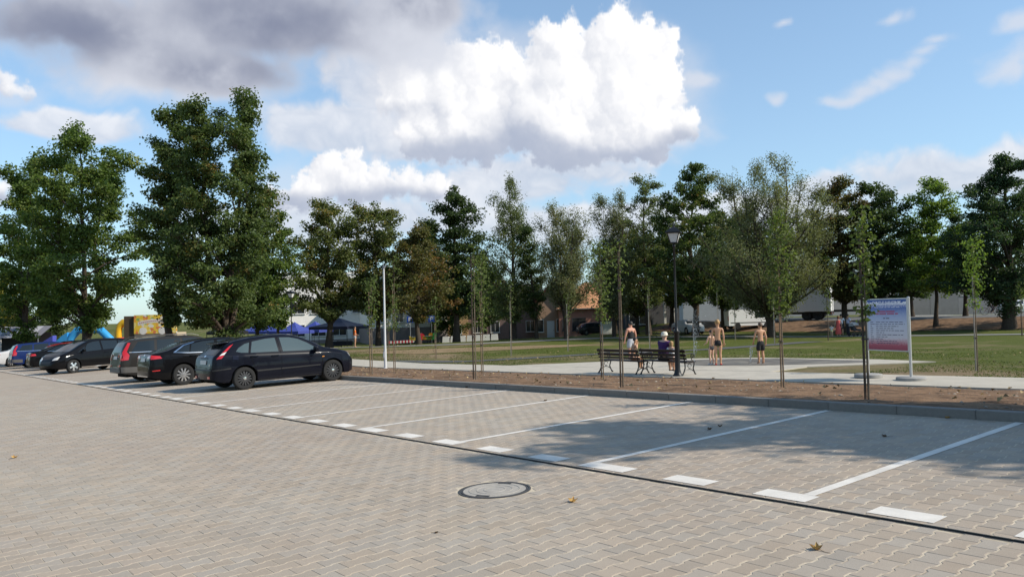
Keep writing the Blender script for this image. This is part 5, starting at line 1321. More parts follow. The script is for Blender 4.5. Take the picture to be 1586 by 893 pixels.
M_slat = pmat('dark_stained_wood', (0.030, 0.020, 0.015), 0.5, var=0.2, vscale=6)
def bench(x, y, L_, rz, label):
    root = empty('park_bench', (x, y, ground(x, y) + 0.03), rz); tag(root, label, 'bench', 'park benches')
    for i in range(5):
        mb = MB(); mb.box((0, 0.08 + i * 0.093, 0.45 - 0.012 * (i == 0)), (L_, 0.082, 0.034), bev=0.008); mb.build('seat_slat', M_slat, root)
    for z, yy in ((0.55, 0.02), (0.66, -0.015), (0.79, -0.055)):
        mb = MB(); mb.box((0, yy, z), (L_, 0.034, 0.095 if z > 0.6 else 0.06), rot=(R(-16) * -1, 0, 0), bev=0.008); mb.build('back_slat', M_slat, root)
    for sx in (-1, 1):
        xx = sx * (L_ / 2 - 0.10); mb = MB()
        # rear leg and back upright, front leg, under-seat rail, scrolls, armrest
        mb.tube([(xx, -0.10, 0.0), (xx, -0.02, 0.10), (xx, 0.06, 0.25), (xx, 0.05, 0.42), (xx, 0.01, 0.58), (xx, -0.075, 0.86)], [0.03, 0.022, 0.02, 0.022, 0.02, 0.016], 6)
        mb.tube([(xx, 0.60, 0.0), (xx, 0.53, 0.08), (xx, 0.46, 0.22), (xx, 0.52, 0.36), (xx, 0.50, 0.43)], [0.03, 0.022, 0.02, 0.022, 0.02], 6)
        mb.tube([(xx, 0.03, 0.425), (xx, 0.28, 0.415), (xx, 0.50, 0.43)], 0.02, 6)
        mb.tube([(xx, 0.02, 0.13), (xx, 0.13, 0.19), (xx, 0.26, 0.21), (xx, 0.38, 0.19), (xx, 0.49, 0.13)], 0.014, 6)
        sc = [(xx, 0.28 + 0.09 * math.cos(a), 0.31 + 0.07 * math.sin(a)) for a in np.linspace(0, 5.4, 12)]; mb.tube(sc, 0.011, 5)
        mb.tube([(xx, -0.03, 0.68), (xx, 0.12, 0.70), (xx, 0.30, 0.71), (xx, 0.46, 0.69), (xx, 0.53, 0.63), (xx, 0.51, 0.56), (xx, 0.45, 0.56), (xx, 0.44, 0.61)], 0.018, 6)
        mb.tube([(xx, 0.40, 0.70), (xx, 0.36, 0.60), (xx, 0.40, 0.50), (xx, 0.48, 0.44)], 0.014, 6)
        mb.lathe([(0.035, 0.0), (0.035, 0.02), (0.015, 0.03)], 8, c=(xx, -0.10, 0)); mb.lathe([(0.035, 0.0), (0.035, 0.02), (0.015, 0.03)], 8, c=(xx, 0.60, 0))
        mb.build('cast_iron_side', M_castblack, root, True)
    return root
BY = 20.02
bench(-18.86, BY, 1.93, 0.0, 'dark wooden slatted park bench with the bare-backed boy, left of two')
bench(-16.90, BY, 1.93, 0.0, 'dark wooden slatted park bench beside the lamp post, right of two')

def notice_board():
    a = Vector((-10.62, 21.12)); b = Vector((-9.30, 20.72)); mid = (a + b) / 2; d = (b - a); L_ = d.length; rz = math.atan2(d.y, d.x)
    z0 = ground(mid.x, mid.y) + 0.03
    root = empty('notice_board', (mid.x, mid.y, z0), rz); tag(root, 'event notice board, blue to pink poster on two aluminium posts with concrete feet', 'notice board')
    Ma = pmat('aluminium', (0.62, 0.62, 0.62), 0.35, metal=0.7)
    Mf = pmat('foot_concrete', (0.30, 0.29, 0.27), 0.9, var=0.15, vscale=6)
    for sx in (-1, 1):
        mb = MB(); mb.lathe([(0.036, 0.05), (0.036, 2.14), (0.02, 2.155)], 14, c=(sx * L_ / 2, 0, 0)); mb.build('post', Ma, root, True)
        mb = MB(); mb.lathe([(0.36, 0.0), (0.36, 0.075), (0.34, 0.09), (0.04, 0.10)], 24, c=(sx * L_ / 2, 0, 0)); mb.build('concrete_foot', Mf, root, True)
    W2 = L_ / 2 - 0.055; zb, zt = 0.76, 2.10
    mt = bpy.data.materials.new('poster_print'); mt.use_nodes = True; nt = mt.node_tree; N, Lk = nt.nodes.new, nt.links.new; bs = nt.nodes['Principled BSDF']; bs.inputs['Roughness'].default_value = 0.35
    tc = N('ShaderNodeTexCoord'); sp = N('ShaderNodeSeparateXYZ'); Lk(tc.outputs['Object'], sp.inputs[0])
    nz = N('ShaderNodeTexNoise'); nz.inputs['Scale'].default_value = 22; nz.inputs['Detail'].default_value = 4; Lk(tc.outputs['Object'], nz.inputs['Vector'])
    vo = N('ShaderNodeTexVoronoi'); vo.inputs['Scale'].default_value = 16; Lk(tc.outputs['Object'], vo.inputs['Vector'])
    mr = N('ShaderNodeMapRange'); Lk(sp.outputs[2], mr.inputs[0]); mr.inputs[1].default_value = zb; mr.inputs[2].default_value = zt
    ad = N('ShaderNodeMath'); ad.operation = 'MULTIPLY_ADD'; Lk(nz.outputs['Fac'], ad.inputs[0]); ad.inputs[1].default_value = 0.12; Lk(mr.outputs[0], ad.inputs[2])
    rp = N('ShaderNodeValToRGB'); Lk(ad.outputs[0], rp.inputs[0]); cr = rp.color_ramp
    for pos, c in ((0.0, (0.24, 0.03, 0.06)), (0.16, (0.42, 0.10, 0.14)), (0.25, (0.60, 0.42, 0.45)), (0.30, (0.66, 0.64, 0.68)), (0.55, (0.60, 0.64, 0.74)), (0.72, (0.42, 0.50, 0.70)), (0.90, (0.09, 0.17, 0.46)), (1.0, (0.05, 0.12, 0.38))):
        e = cr.elements.new(pos); e.color = (*c, 1)
    cr.elements.remove(cr.elements[0])
    Lk(rp.outputs[0], bs.inputs['Base Color'])
    mb = MB(); mb.box((0, 0, (zb + zt) / 2), (2 * W2, 0.014, zt - zb)); panel = mb.build('poster_panel', mt, root)
    mb = MB()
    for z in (zb - 0.012, zt + 0.012): mb.box((0, 0, z), (L_ - 0.07, 0.03, 0.028))
    for sx in (-1, 1): mb.box((sx * (W2 + 0.01), 0, (zb + zt) / 2), (0.022, 0.03, zt - zb))
    mb.build('frame', Ma, root)
    rg = random.Random(4)
    def words(z, x0, x1, h, mat, gap=0.03, lo=0.05, hi=0.16):
        mb = MB(); x = x0
        while x < x1:
            w_ = min(rg.uniform(lo, hi), x1 - x)
            if w_ > 0.02: mb.box((x + w_ / 2, -0.0085, z), (w_, 0.003, h))
            x += w_ + gap
        mb.build('text_line', mat, panel)
    Mt1 = pmat('print_white', (0.75, 0.77, 0.85), 0.4); Mt2 = pmat('print_red', (0.42, 0.12, 0.22), 0.4); Mt3 = pmat('print_dark', (0.10, 0.10, 0.16), 0.4)
    words(2.04, -0.46, 0.46, 0.022, Mt1); words(1.985, -0.58, 0.58, 0.022, Mt1); words(1.89, -0.40, 0.42, 0.016, Mt1)
    words(1.78, -0.30, 0.26, 0.040, Mt2, 0.02, 0.08, 0.3); words(1.72, -0.36, 0.36, 0.040, Mt2, 0.03, 0.08, 0.3); words(1.60, -0.12, 0.12, 0.026, Mt3)
    for k in range(11):
        z = 1.50 - k * 0.056
        if k not in (1, 8): words(z, -0.55, -0.45, 0.016, Mt3)
        words(z, -0.36 if k not in (1, 8) else -0.55, (0.50, 0.56, 0.36, 0.2, 0.55, -0.1, 0.5, 0.0, -0.1, 0.3, 0.35)[k], 0.016, Mt3)
notice_board()

# ------------------------------------------------------------------ water jets of the splash pad
M_water = pmat('spray_water', (0.80, 0.84, 0.87), 0.1, spec=0.5, trans=0.75, alpha=0.75)
def water_jet(px, py, top, spray, label, n):
    p = on(px, py); p.z += 0.045; D = px_of(p)[2]; H = (py - top) * D / 1220
    root = empty('water_jet', p); tag(root, label, 'water jet', 'water jets of the splash pad')
    rng = random.Random(px); mb = MB()
    mb.tube([(rng.gauss(0, 0.004), rng.gauss(0, 0.004), z) for z in np.linspace(0, H * 0.9, 12)], [0.008 * (1 + 0.6 * rng.random()) for _ in range(12)], 6)
    mb.build('jet_column', M_water, root, True)
    mb = MB(); octf = [(0, 2, 4), (2, 1, 4), (1, 3, 4), (3, 0, 4), (2, 0, 5), (1, 2, 5), (3, 1, 5), (0, 3, 5)]
    for _ in range(n):
        t = rng.random(); z = H * (0.15 + 0.95 * t); sp = spray * (0.15 + t) * abs(rng.gauss(0, 1)); a = rng.uniform(-0.9, 1.2)
        x, y = sp * math.cos(a) * 0.8 + 0.01, sp * math.sin(a) * 0.5; z -= sp * 0.9 * rng.random(); z = max(0.02, z)
        r_ = rng.uniform(0.005, 0.013)
        mb.add([(x + r_, y, z), (x - r_, y, z), (x, y + r_, z), (x, y - r_, z), (x, y, z + r_ * 1.8), (x, y, z - r_ * 1.8)], octf)
    tag(mb.build('droplets', M_water, root), kind='stuff')
    mb = MB(); mb.lathe([(0.07, -0.01), (0.07, 0.004), (0.03, 0.006), (0.012, 0.002)], 12); mb.build('nozzle', M_iron, root)
water_jet(1048, 552, 482, 0.10, 'thin tall water jet behind the lamp post', 90)
water_jet(1075, 562, 488, 0.34, 'tall spraying water jet between lamp post and standing girl', 330)
water_jet(1162, 563, 538, 0.14, 'low bubbling water jet beside the bathing boy', 120)

# ------------------------------------------------------------------ fallen leaves
M_leafdry = pmat('dry_leaf', (0.33, 0.17, 0.045), 0.7, var=0.4, vscale=30, col2=(0.45, 0.29, 0.08))
M_leafbrown = pmat('brown_leaf', (0.10, 0.060, 0.030), 0.8, var=0.4, vscale=30)
def dry_leaf(p, size, label, mat=None, seed=0):
    rng = random.Random(seed); mb = MB()
    lobes = [(0, 1.0), (22, 0.55), (48, 0.95), (75, 0.5), (105, 0.8), (140, 0.4), (180, 0.28)]
    outl = [(a, r_) for a, r_ in lobes] + [(360 - a, r_) for a, r_ in lobes[-2:0:-1]]
    vs = [(0, 0, 0.02 * size)]; 
    for ring in (0.5, 1.0):
        for a, r_ in outl:
            x, y = math.cos(R(a)) * r_ * ring, math.sin(R(a)) * r_ * ring
            z = 0.45 * ring * ring * abs(y) + 0.3 * max(0, x) ** 2 * ring + rng.uniform(0, 0.12) * ring
            vs.append((x * size * 0.5, y * size * 0.42, z * size * 0.6 + 0.002))
    n = len(outl); fs = [(0, 1 + i, 1 + (i + 1) % n) for i in range(n)] + [(1 + i, 1 + n + i, 1 + n + (i + 1) % n, 1 + (i + 1) % n) for i in range(n)]
    mb.add(vs, fs)
    root = empty('fallen_leaf', p, rng.uniform(0, 6.28)); tag(root, label, 'leaf', 'fallen leaves on the paving')
    mb.build('blade', mat or M_leafdry, root, True, fixn=False)
    mb = MB(); mb.tube([(-0.1 * size, 0, 0.01), (-0.5 * size, 0.04 * size, 0.004), (-0.85 * size, 0.02 * size, 0.006)], 0.0016, 4); mb.build('stalk', M_leafbrown, root)
for k, (px, py, sz, lab, m_) in enumerate([
    (1266, 851, 0.12, 'curled golden leaf nearest the camera at lower right', None), (886, 777, 0.13, 'curled golden leaf right of the manhole cover', None), (22, 709, 0.13, 'golden leaf on the road at the far left', None),
    (1099, 665, 0.11, 'brown leaf in the shaded bay, left of a pair', M_leafbrown), (1115, 660, 0.11, 'brown leaf in the shaded bay, right of a pair', M_leafbrown), (1371, 676, 0.10, 'dark leaf in the shaded bay near the right bay line', M_leafbrown),
    (844, 621, 0.12, 'dark crumpled leaf lying on a white bay line', M_leafbrown), (722, 600, 0.13, 'dark leaf at the kerb foot right of the hatchback', M_leafbrown), (1466, 647, 0.10, 'pale curled leaf against the kerb at right', None), (675, 825, 0.05, 'tiny dark leaf left below the manhole cover', M_leafbrown)]):
    p = on(px, py); dry_leaf(p, sz, lab, m_, k)

def leaf_litter():
    rng = np.random.default_rng(9); P = []; n = 900
    while len(P) < n:
        x = rng.uniform(-60, 0); y = rng.choice([rng.uniform(11.3, 19.2), rng.uniform(22.5, 36)])
        if y > 22 and -27 < x < -12 and y < 30: continue
        P.append((x, y, ground(x, y) + 0.045))
    P = np.array(P); nr = rng.normal(size=(n, 3)) * 0.35 + np.array([0, 0, 1.0]); nr /= np.linalg.norm(nr, axis=1)[:, None]
    o = link('leaf_litter', leaf_mesh('leaf_litter', P, nr, 0.10, 0.08, rng, 0.0), pmat('litter_leaf', (0.26, 0.19, 0.09), 0.8, isl=0.6))
    tag(o, 'dry leaves scattered over the soil strip and lawn', 'leaf litter', kind='stuff')
leaf_litter()

def grass_tufts():
    """short blades that break up the lawn's near edges"""
    rng = np.random.default_rng(21); n = 52000
    y = 22.35 + 16 * rng.random(n) ** 1.6; x = -52 + 50 * rng.random(n)
    keep = ~((x > -27.6) & (x < -11.8) & (y < 30)); x, y = x[keep], y[keep]
    cl = np.array([mnoise.noise(Vector((a * 0.35, b * 0.35, 0))) for a, b in zip(x, y)]); k = cl > -0.15; x, y = x[k], y[k]; n = len(x)
    z = np.array([ground(a, b) for a, b in zip(x, y)])
    h = rng.uniform(0.02, 0.055, n); an = rng.uniform(0, 6.28, n); wd = rng.uniform(0.008, 0.016, n) * 1.2; lx, ly = rng.normal(0, 0.03, n), rng.normal(0, 0.03, n)
    V = np.stack([np.c_[x - np.cos(an) * wd, y - np.sin(an) * wd, z], np.c_[x + np.cos(an) * wd, y + np.sin(an) * wd, z], np.c_[x + lx, y + ly, z + h]], 1).reshape(-1, 3)
    o = link('grass', np_mesh('grass', V, np.arange(3 * n), np.full(n, 3)), leaf_material('grass_blades', (0.056, 0.080, 0.016), (0.11, 0.13, 0.034)))
    tag(o, 'thin short grass growing on the lawn beyond the path', 'grass', kind='stuff')
grass_tufts()

# ------------------------------------------------------------------ people
def skin_obj(name, J, E, rad, mat, parent, root_i=0, sub=2):
    me = bpy.data.meshes.new(name); me.from_pydata([tuple(j) for j in J], E, []); me.materials.append(mat)
    o = bpy.data.objects.new(name, me); COL.objects.link(o); o.parent = parent
    md = o.modifiers.new('skin', 'SKIN'); md.use_smooth_shade = True; md.branch_smoothing = 0.3
    for i, sv in enumerate(me.skin_vertices[0].data):
        rr = rad[i]; sv.radius = rr if isinstance(rr, tuple) else (rr, rr); sv.use_root = (i == root_i)
    dist = (parent.location - Vector(EYE)).length; sub = 2 if (dist < 45 and name == 'body') else 1
    sb = o.modifiers.new('sub', 'SUBSURF'); sb.levels = sub; sb.render_levels = sub
    return o
def skinmat(name, c): return pmat('skin_' + name, c, 0.55, var=0.06, vscale=8)
SK_tan = skinmat('tan', (0.50, 0.27, 0.155)); SK_pale = skinmat('pale', (0.58, 0.36, 0.25)); SK_red = skinmat('reddish', (0.50, 0.24, 0.16))
def cloth(name, c, rough=0.85): return pmat('cloth_' + name, c, rough, var=0.12, vscale=12, bump=0.006, bscale=25)

def person(loc, rz, h, label, skin, hair=None, arms=None, legs=None, hip_z=None, torso_lean=0.0, build=1.0, head_turn=0.0, garments=(), hairstyle='short', shoes=None, group=None, headfwd=0.0):
    """arms: {'L':(elbow, wrist), 'R':...}; legs: {'L':(knee, ankle)...} in units of body height, x right, y forward"""
    root = empty('person', loc, rz); tag(root, label, 'person', group)
    hz = hip_z if hip_z is not None else 0.50
    b = build
    sh_z = hz + 0.31; ly = lambda z: torso_lean * (z - hz)
    J = {'pel': (0, 0, hz + 0.02), 'waist': (0, ly(hz + 0.11), hz + 0.11), 'chest': (0, ly(hz + 0.22), hz + 0.22), 'up': (0, ly(hz + 0.29), hz + 0.29), 'neck': (0, ly(hz + 0.34) + headfwd * .3, hz + 0.345),
         'hd0': (0, ly(hz + 0.375) + headfwd * .6, hz + 0.39), 'hd1': (0, ly(hz + 0.41) + headfwd, hz + 0.435), 'hd2': (0, ly(hz + 0.45) + headfwd, hz + 0.472)}
    c, s = math.cos(head_turn), math.sin(head_turn)
    hx, hy, hzz = J['hd1']
    J['nose'] = (hx - s * 0.062, hy + c * 0.062, hzz - 0.012); J['earL'] = (hx - c * 0.05, hy - s * 0.05, hzz - 0.008); J['earR'] = (hx + c * 0.05, hy + s * 0.05, hzz - 0.008)
    rad = {'pel': (0.088 * b, 0.068 * b), 'waist': (0.072 * b, 0.055 * b), 'chest': (0.085 * b, 0.062 * b), 'up': (0.080 * b, 0.052 * b), 'neck': 0.032 * (0.5 + b / 2), 'hd0': 0.044, 'hd1': 0.053, 'hd2': 0.040, 'nose': 0.010, 'earL': 0.010, 'earR': 0.010}
    E = [('pel', 'waist'), ('waist', 'chest'), ('chest', 'up'), ('up', 'neck'), ('neck', 'hd0'), ('hd0', 'hd1'), ('hd1', 'hd2'), ('hd1', 'nose'), ('hd1', 'earL'), ('hd1', 'earR')]
    AR = {'L': ((-0.15, -0.01, hz + 0.13), (-0.155, 0.03, hz - 0.01)), 'R': ((0.15, -0.01, hz + 0.13), (0.155, 0.03, hz - 0.01))}
    if arms: AR.update(arms)
    LG = {'L': ((-0.055, 0.01, 0.27), (-0.06, -0.01, 0.035)), 'R': ((0.055, 0.01, 0.27), (0.06, -0.01, 0.035))}
    if legs: LG.update(legs)
    for sd, sx in (('L', -1), ('R', 1)):
        J['sh' + sd] = (sx * 0.105 * (0.6 + 0.4 * b), ly(sh_z), sh_z - 0.008); rad['sh' + sd] = 0.033 * b
        el, wr = Vector(AR[sd][0]), Vector(AR[sd][1]); J['el' + sd] = tuple(el); rad['el' + sd] = 0.024 * b; J['wr' + sd] = tuple(wr); rad['wr' + sd] = 0.016
        d = (wr - el).normalized(); sidev = d.cross(Vector((0, 1, 0.2)));
        if sidev.length < 0.1: sidev = d.cross(Vector((0, 0, 1)))
        sidev.normalize(); nrm = sidev.cross(d)
        pm = wr + d * 0.035; J['pm' + sd] = tuple(pm); rad['pm' + sd] = (0.020, 0.012)
        E += [('up', 'sh' + sd), ('sh' + sd, 'el' + sd), ('el' + sd, 'wr' + sd), ('wr' + sd, 'pm' + sd)]
        for q, (o_, ln) in enumerate(((-0.016, 0.042), (-0.005, 0.048), (0.006, 0.046), (0.016, 0.036))):
            a = pm + sidev * o_ * 1.3 + d * ln * 0.55 + nrm * 0.002; e = pm + sidev * o_ * 1.5 + d * ln + nrm * 0.012
            J['f%d%s' % (q, sd)] = tuple(a); J['g%d%s' % (q, sd)] = tuple(e); rad['f%d%s' % (q, sd)] = 0.0055; rad['g%d%s' % (q, sd)] = 0.0045
            E += [('pm' + sd, 'f%d%s' % (q, sd)), ('f%d%s' % (q, sd), 'g%d%s' % (q, sd))]
        t1 = wr + d * 0.018 + sidev * 0.028 * sx; t2 = wr + d * 0.042 + sidev * 0.036 * sx
        J['t1' + sd] = tuple(t1); J['t2' + sd] = tuple(t2); rad['t1' + sd] = 0.007; rad['t2' + sd] = 0.0055; E += [('wr' + sd, 't1' + sd), ('t1' + sd, 't2' + sd)]
        J['hip' + sd] = (sx * 0.052, 0, hz - 0.01); rad['hip' + sd] = 0.058 * b
        kn, an = Vector(LG[sd][0]), Vector(LG[sd][1]); J['th' + sd] = tuple(Vector(J['hip' + sd]).lerp(kn, 0.45)); rad['th' + sd] = 0.050 * b
        J['kn' + sd] = tuple(kn); rad['kn' + sd] = 0.034 * b; cf = kn.lerp(an, 0.35); J['cf' + sd] = (cf.x, cf.y - 0.006, cf.z); rad['cf' + sd] = 0.035 * b; J['an' + sd] = tuple(an); rad['an' + sd] = 0.020
        J['ht' + sd] = (an.x, an.y - 0.018, an.z - 0.018); rad['ht' + sd] = 0.017; J['to' + sd] = (an.x + sx * 0.012, an.y + 0.085, an.z - 0.022); rad['to' + sd] = (0.020, 0.012)
        E += [('pel', 'hip' + sd), ('hip' + sd, 'th' + sd), ('th' + sd, 'kn' + sd), ('kn' + sd, 'cf' + sd), ('cf' + sd, 'an' + sd), ('an' + sd, 'ht' + sd), ('an' + sd, 'to' + sd)]
    def sub(names, edges, scale, mat, nm, extra=None):
        idx = {k: i for i, k in enumerate(names)}
        P = [Vector(J[k]) * h if not (extra and k in extra) else Vector(extra[k]) * h for k in names]
        rr = []
        for k in names:
            r0 = rad[k] if k in rad else 0.03
            sc = scale[k] if isinstance(scale, dict) and k in scale else (scale if not isinstance(scale, dict) else scale.get('*', 1.1))
            rr.append(tuple(v * h * sc for v in r0) if isinstance(r0, tuple) else (r0 * h * sc, r0 * h * sc))
        ed = sorted({tuple(sorted((idx[a], idx[e_]))) for a, e_ in edges if a in idx and e_ in idx})
        return skin_obj(nm, P, ed, rr, mat, root)
    sub(list(J.keys()), E, 1.0, skin, 'body')
    for (kind, mat) in garments:
        if kind == 'shorts': sub(['pel', 'waist', 'hipL', 'thL', 'hipR', 'thR'], [('waist', 'pel')] + E, {'*': 1.14, 'waist': 1.04, 'thL': 1.28, 'thR': 1.28}, mat, 'shorts')
        if kind == 'long_shorts':
            J2 = {}
            for sd in 'LR': J['q' + sd] = tuple(Vector(J['th' + sd]).lerp(Vector(J['kn' + sd]), 0.72)); rad['q' + sd] = 0.044 * b
            sub(['pel', 'waist', 'hipL', 'thL', 'hipR', 'thR', 'qL', 'qR'], [('waist', 'pel')] + E + [('thL', 'qL'), ('thR', 'qR')], {'*': 1.16, 'waist': 1.03, 'thL': 1.3, 'thR': 1.3, 'qL': 1.45, 'qR': 1.45}, mat, 'shorts')
        if kind == 'tank': sub(['pel', 'waist', 'chest', 'up'], E, {'*': 1.10, 'up': 1.02, 'pel': 1.12}, mat, 'tank_top')
        if kind == 'band': 
            J['b0'] = (0, ly(hz + 0.20), hz + 0.205); J['b1'] = (0, ly(hz + 0.235), hz + 0.235); rad['b0'] = (0.083 * b, 0.06 * b); rad['b1'] = (0.083 * b, 0.06 * b)
            sub(['b0', 'b1'], [('b0', 'b1')], 1.05, mat, 'swim_top')
        if kind == 'shirt':
            for sd in 'LR': J['s' + sd] = tuple(Vector(J['sh' + sd]).lerp(Vector(J['el' + sd]), 0.72)); rad['s' + sd] = 0.030 * b
            sub(['pel', 'waist', 'chest', 'up', 'shL', 'shR', 'sL', 'sR'], E + [('shL', 'sL'), ('shR', 'sR')], {'*': 1.13, 'up': 1.06, 'shL': 1.18, 'shR': 1.18, 'sL': 1.3, 'sR': 1.3, 'waist': 1.25}, mat, 'shirt')
        if kind == 'trousers': sub(['pel', 'waist', 'hipL', 'thL', 'knL', 'cfL', 'anL', 'hipR', 'thR', 'knR', 'cfR', 'anR'], [('waist', 'pel')] + E, {'*': 1.2, 'waist': 1.02, 'anL': 1.7, 'anR': 1.7}, mat, 'trousers')
        if kind == 'dress':
            mb = MB(); mb.lathe([(0.155 * h, 0.12 * h), (0.13 * h, 0.3 * h), (0.10 * h, hz * h), (0.078 * h, (hz + 0.11) * h), (0.092 * h, (hz + 0.22) * h), (0.075 * h, (hz + 0.30) * h)], 14); mb.build('dress', mat, root, True)
    if shoes:
        for sd in 'LR': sub(['an' + sd, 'ht' + sd, 'to' + sd], E, {'*': 1.35, 'an' + sd: 1.1}, shoes, 'shoe')
    if hair is not None:
        hv = []; mb = MB(); ctr = Vector(J['hd1']) * h + Vector((0, -0.004, 0.010)) * h; rw = 0.060 * h
        n1, n2 = 7, 12; vs = []; fs = []
        for i in range(n1):
            th = (math.pi * (0.02 + 0.60 * i / (n1 - 1)))
            for k in range(n2):
                an = 2 * math.pi * k / n2
                fwd = math.cos(an - head_turn); lim = 0.62 if fwd > 0.3 else 1.0
                t2 = th * (lim if th > 0.8 else 1)
                jr = 1 + 0.06 * math.sin(5 * an + i * 1.7)
                vs.append(ctr + Vector((-math.sin(t2) * math.sin(an) * rw * 0.95 * jr, math.sin(t2) * math.cos(an) * rw * 1.08 * jr, math.cos(t2) * rw * 1.12)))
        for i in range(n1 - 1):
            for k in range(n2): fs.append((i * n2 + k, i * n2 + (k + 1) % n2, (i + 1) * n2 + (k + 1) % n2, (i + 1) * n2 + k))
        fs.append(tuple(range(n2)))
        mb.add(vs, fs)
        if hairstyle == 'bun': mb.lathe([(0.004 * h, -0.03 * h), (0.022 * h, -0.02 * h), (0.028 * h, 0), (0.022 * h, 0.02 * h), (0.004 * h, 0.03 * h)], 10, c=tuple(ctr + Vector((0, -0.062, 0.02)) * h))
        if hairstyle == 'bob': mb.lathe([(0.058 * h, -0.075 * h), (0.064 * h, -0.03 * h), (0.062 * h, 0.02 * h)], 12, c=tuple(ctr + Vector((0, -0.010, 0)) * h))
        if hairstyle == 'hat': mb.lathe([(0.085 * h, -0.004 * h), (0.066 * h, 0.0), (0.064 * h, 0.035 * h), (0.045 * h, 0.062 * h), (0.01 * h, 0.068 * h)], 14, c=tuple(ctr))
        mb.build('hat' if hairstyle == 'hat' else 'hair', hair, root, True)
    return root

H_blond = pmat('hair_blond', (0.36, 0.22, 0.09), 0.6); H_dark = pmat('hair_dark', (0.018, 0.013, 0.010), 0.6); H_brown = pmat('hair_brown', (0.09, 0.05, 0.028), 0.6); H_white = pmat('sun_hat_white', (0.70, 0.66, 0.55), 0.8); H_red = pmat('hair_auburn', (0.16, 0.05, 0.025), 0.6)
C_black = cloth('black', (0.012, 0.012, 0.013)); C_purple = cloth('purple', (0.055, 0.014, 0.095)); C_lightgrey = cloth('light_grey', (0.42, 0.42, 0.44)); C_orange = cloth('orange', (0.75, 0.16, 0.02)); C_white = cloth('white', (0.68, 0.68, 0.70)); C_lav = cloth('pale_lavender', (0.52, 0.53, 0.68)); C_coral = cloth('coral', (0.62, 0.10, 0.085)); C_yellow = cloth('pale_yellow', (0.62, 0.60, 0.30)); C_dark = cloth('charcoal', (0.03, 0.032, 0.04)); C_redshoe = cloth('red', (0.55, 0.03, 0.04))

BG = 'bathers at the splash pad'
def gz(p, dz=0.036): return Vector((p.x, p.y, ground(p.x, p.y) + dz))
p = gz(on(1113, 567)); person(p, R(38), 1.70, 'standing girl seen from behind in black shorts with blond tied hair', SK_tan, H_blond, arms={'L': ((-0.125, -0.01, 0.63), (-0.125, 0.03, 0.49)), 'R': ((0.125, -0.01, 0.63), (0.125, 0.02, 0.49))}, garments=[('shorts', C_black), ('band', cloth('tan_strap', (0.10, 0.05, 0.03)))], hairstyle='bun', shoes=C_redshoe, group=BG, build=0.86, legs={'L': ((-0.045, 0.01, 0.27), (-0.05, -0.02, 0.04)), 'R': ((0.045, 0.01, 0.27), (0.05, 0.0, 0.04))})
p = gz(on(1102.5, 566)); person(p, R(80), 1.32, 'small boy in dark swim shorts half hidden beside the standing girl', SK_pale, H_dark, arms={'L': ((-0.13, 0.05, 0.63), (-0.10, 0.14, 0.60)), 'R': ((0.14, 0.02, 0.63), (0.12, 0.10, 0.58))}, garments=[('shorts', C_dark)], shoes=C_white, group=BG, build=0.88)
p = gz(on(1179, 564.5), 0.042); person(p, R(62), 1.52, 'bare-backed boy in knee-length black shorts beside the low water jet', SK_tan, H_brown, arms={'L': ((-0.15, 0.03, 0.63), (-0.13, 0.10, 0.52)), 'R': ((0.15, -0.01, 0.63), (0.15, 0.03, 0.50))}, garments=[('long_shorts', C_black)], group=BG, head_turn=R(35), build=1.0)
p = gz(on(978, 558), 0.0); person(p, R(80), 1.80, 'man in a black tank top and pale shorts standing on the lawn behind the bench', SK_red, H_dark, arms={'L': ((-0.155, 0.02, 0.63), (-0.16, 0.05, 0.49)), 'R': ((0.155, -0.01, 0.63), (0.15, 0.04, 0.49))}, garments=[('tank', C_black), ('long_shorts', C_lightgrey)], shoes=C_white, build=1.12)
# seated on the benches (seat height 0.47 m), facing the splash pad
SZ = lambda x: ground(x, BY) + 0.03
def seated(x, h, label, skin, hair, **kw):
    hz = 0.47 / h + 0.05
    lg = {'L': ((-0.06, 0.25, hz - 0.01), (-0.06, 0.24, max(0.03, hz - 0.25))), 'R': ((0.06, 0.25, hz - 0.01), (0.065, 0.22, max(0.03, hz - 0.25)))}
    lg.update(kw.pop('legs', {}))
    return person((x, BY + 0.22, SZ(x)), kw.pop('rz', 0.0), h, label, skin, hair, hip_z=hz, legs=lg, **kw)
h_ = 1.36; z_ = 0.47 / h_ + 0.05
seated(-18.42, h_, 'bare-backed boy sitting on the left bench with hands raised to his face', SK_tan, H_dark, rz=R(-22), arms={'L': ((-0.15, 0.06, z_ + 0.20), (-0.04, 0.13, z_ + 0.33)), 'R': ((0.17, 0.05, z_ + 0.22), (0.05, 0.13, z_ + 0.34))}, garments=[('shorts', C_dark)], torso_lean=0.25, head_turn=R(-40))
h_ = 1.66; z_ = 0.47 / h_ + 0.05
seated(-17.05, h_, 'stout person in a purple shirt and white hat sitting on the right bench', SK_pale, H_white, rz=R(-5), hairstyle='hat', arms={'L': ((-0.16, 0.08, z_ + 0.16), (-0.05, 0.20, z_ + 0.12)), 'R': ((0.16, 0.08, z_ + 0.16), (0.06, 0.20, z_ + 0.13))}, garments=[('shirt', C_purple), ('long_shorts', C_dark)], build=1.45, torso_lean=0.12, shoes=C_black)
h_ = 1.12; z_ = 0.47 / h_ + 0.09
seated(-16.70, h_, 'blond toddler leaning against the person in purple on the right bench', SK_pale, H_blond, rz=R(25), hairstyle='bob', arms={'L': ((-0.14, 0.04, z_ + 0.18), (-0.10, 0.12, z_ + 0.24)), 'R': ((0.14, 0.04, z_ + 0.16), (0.10, 0.14, z_ + 0.14))}, garments=[('shirt', C_white), ('shorts', C_lav)])
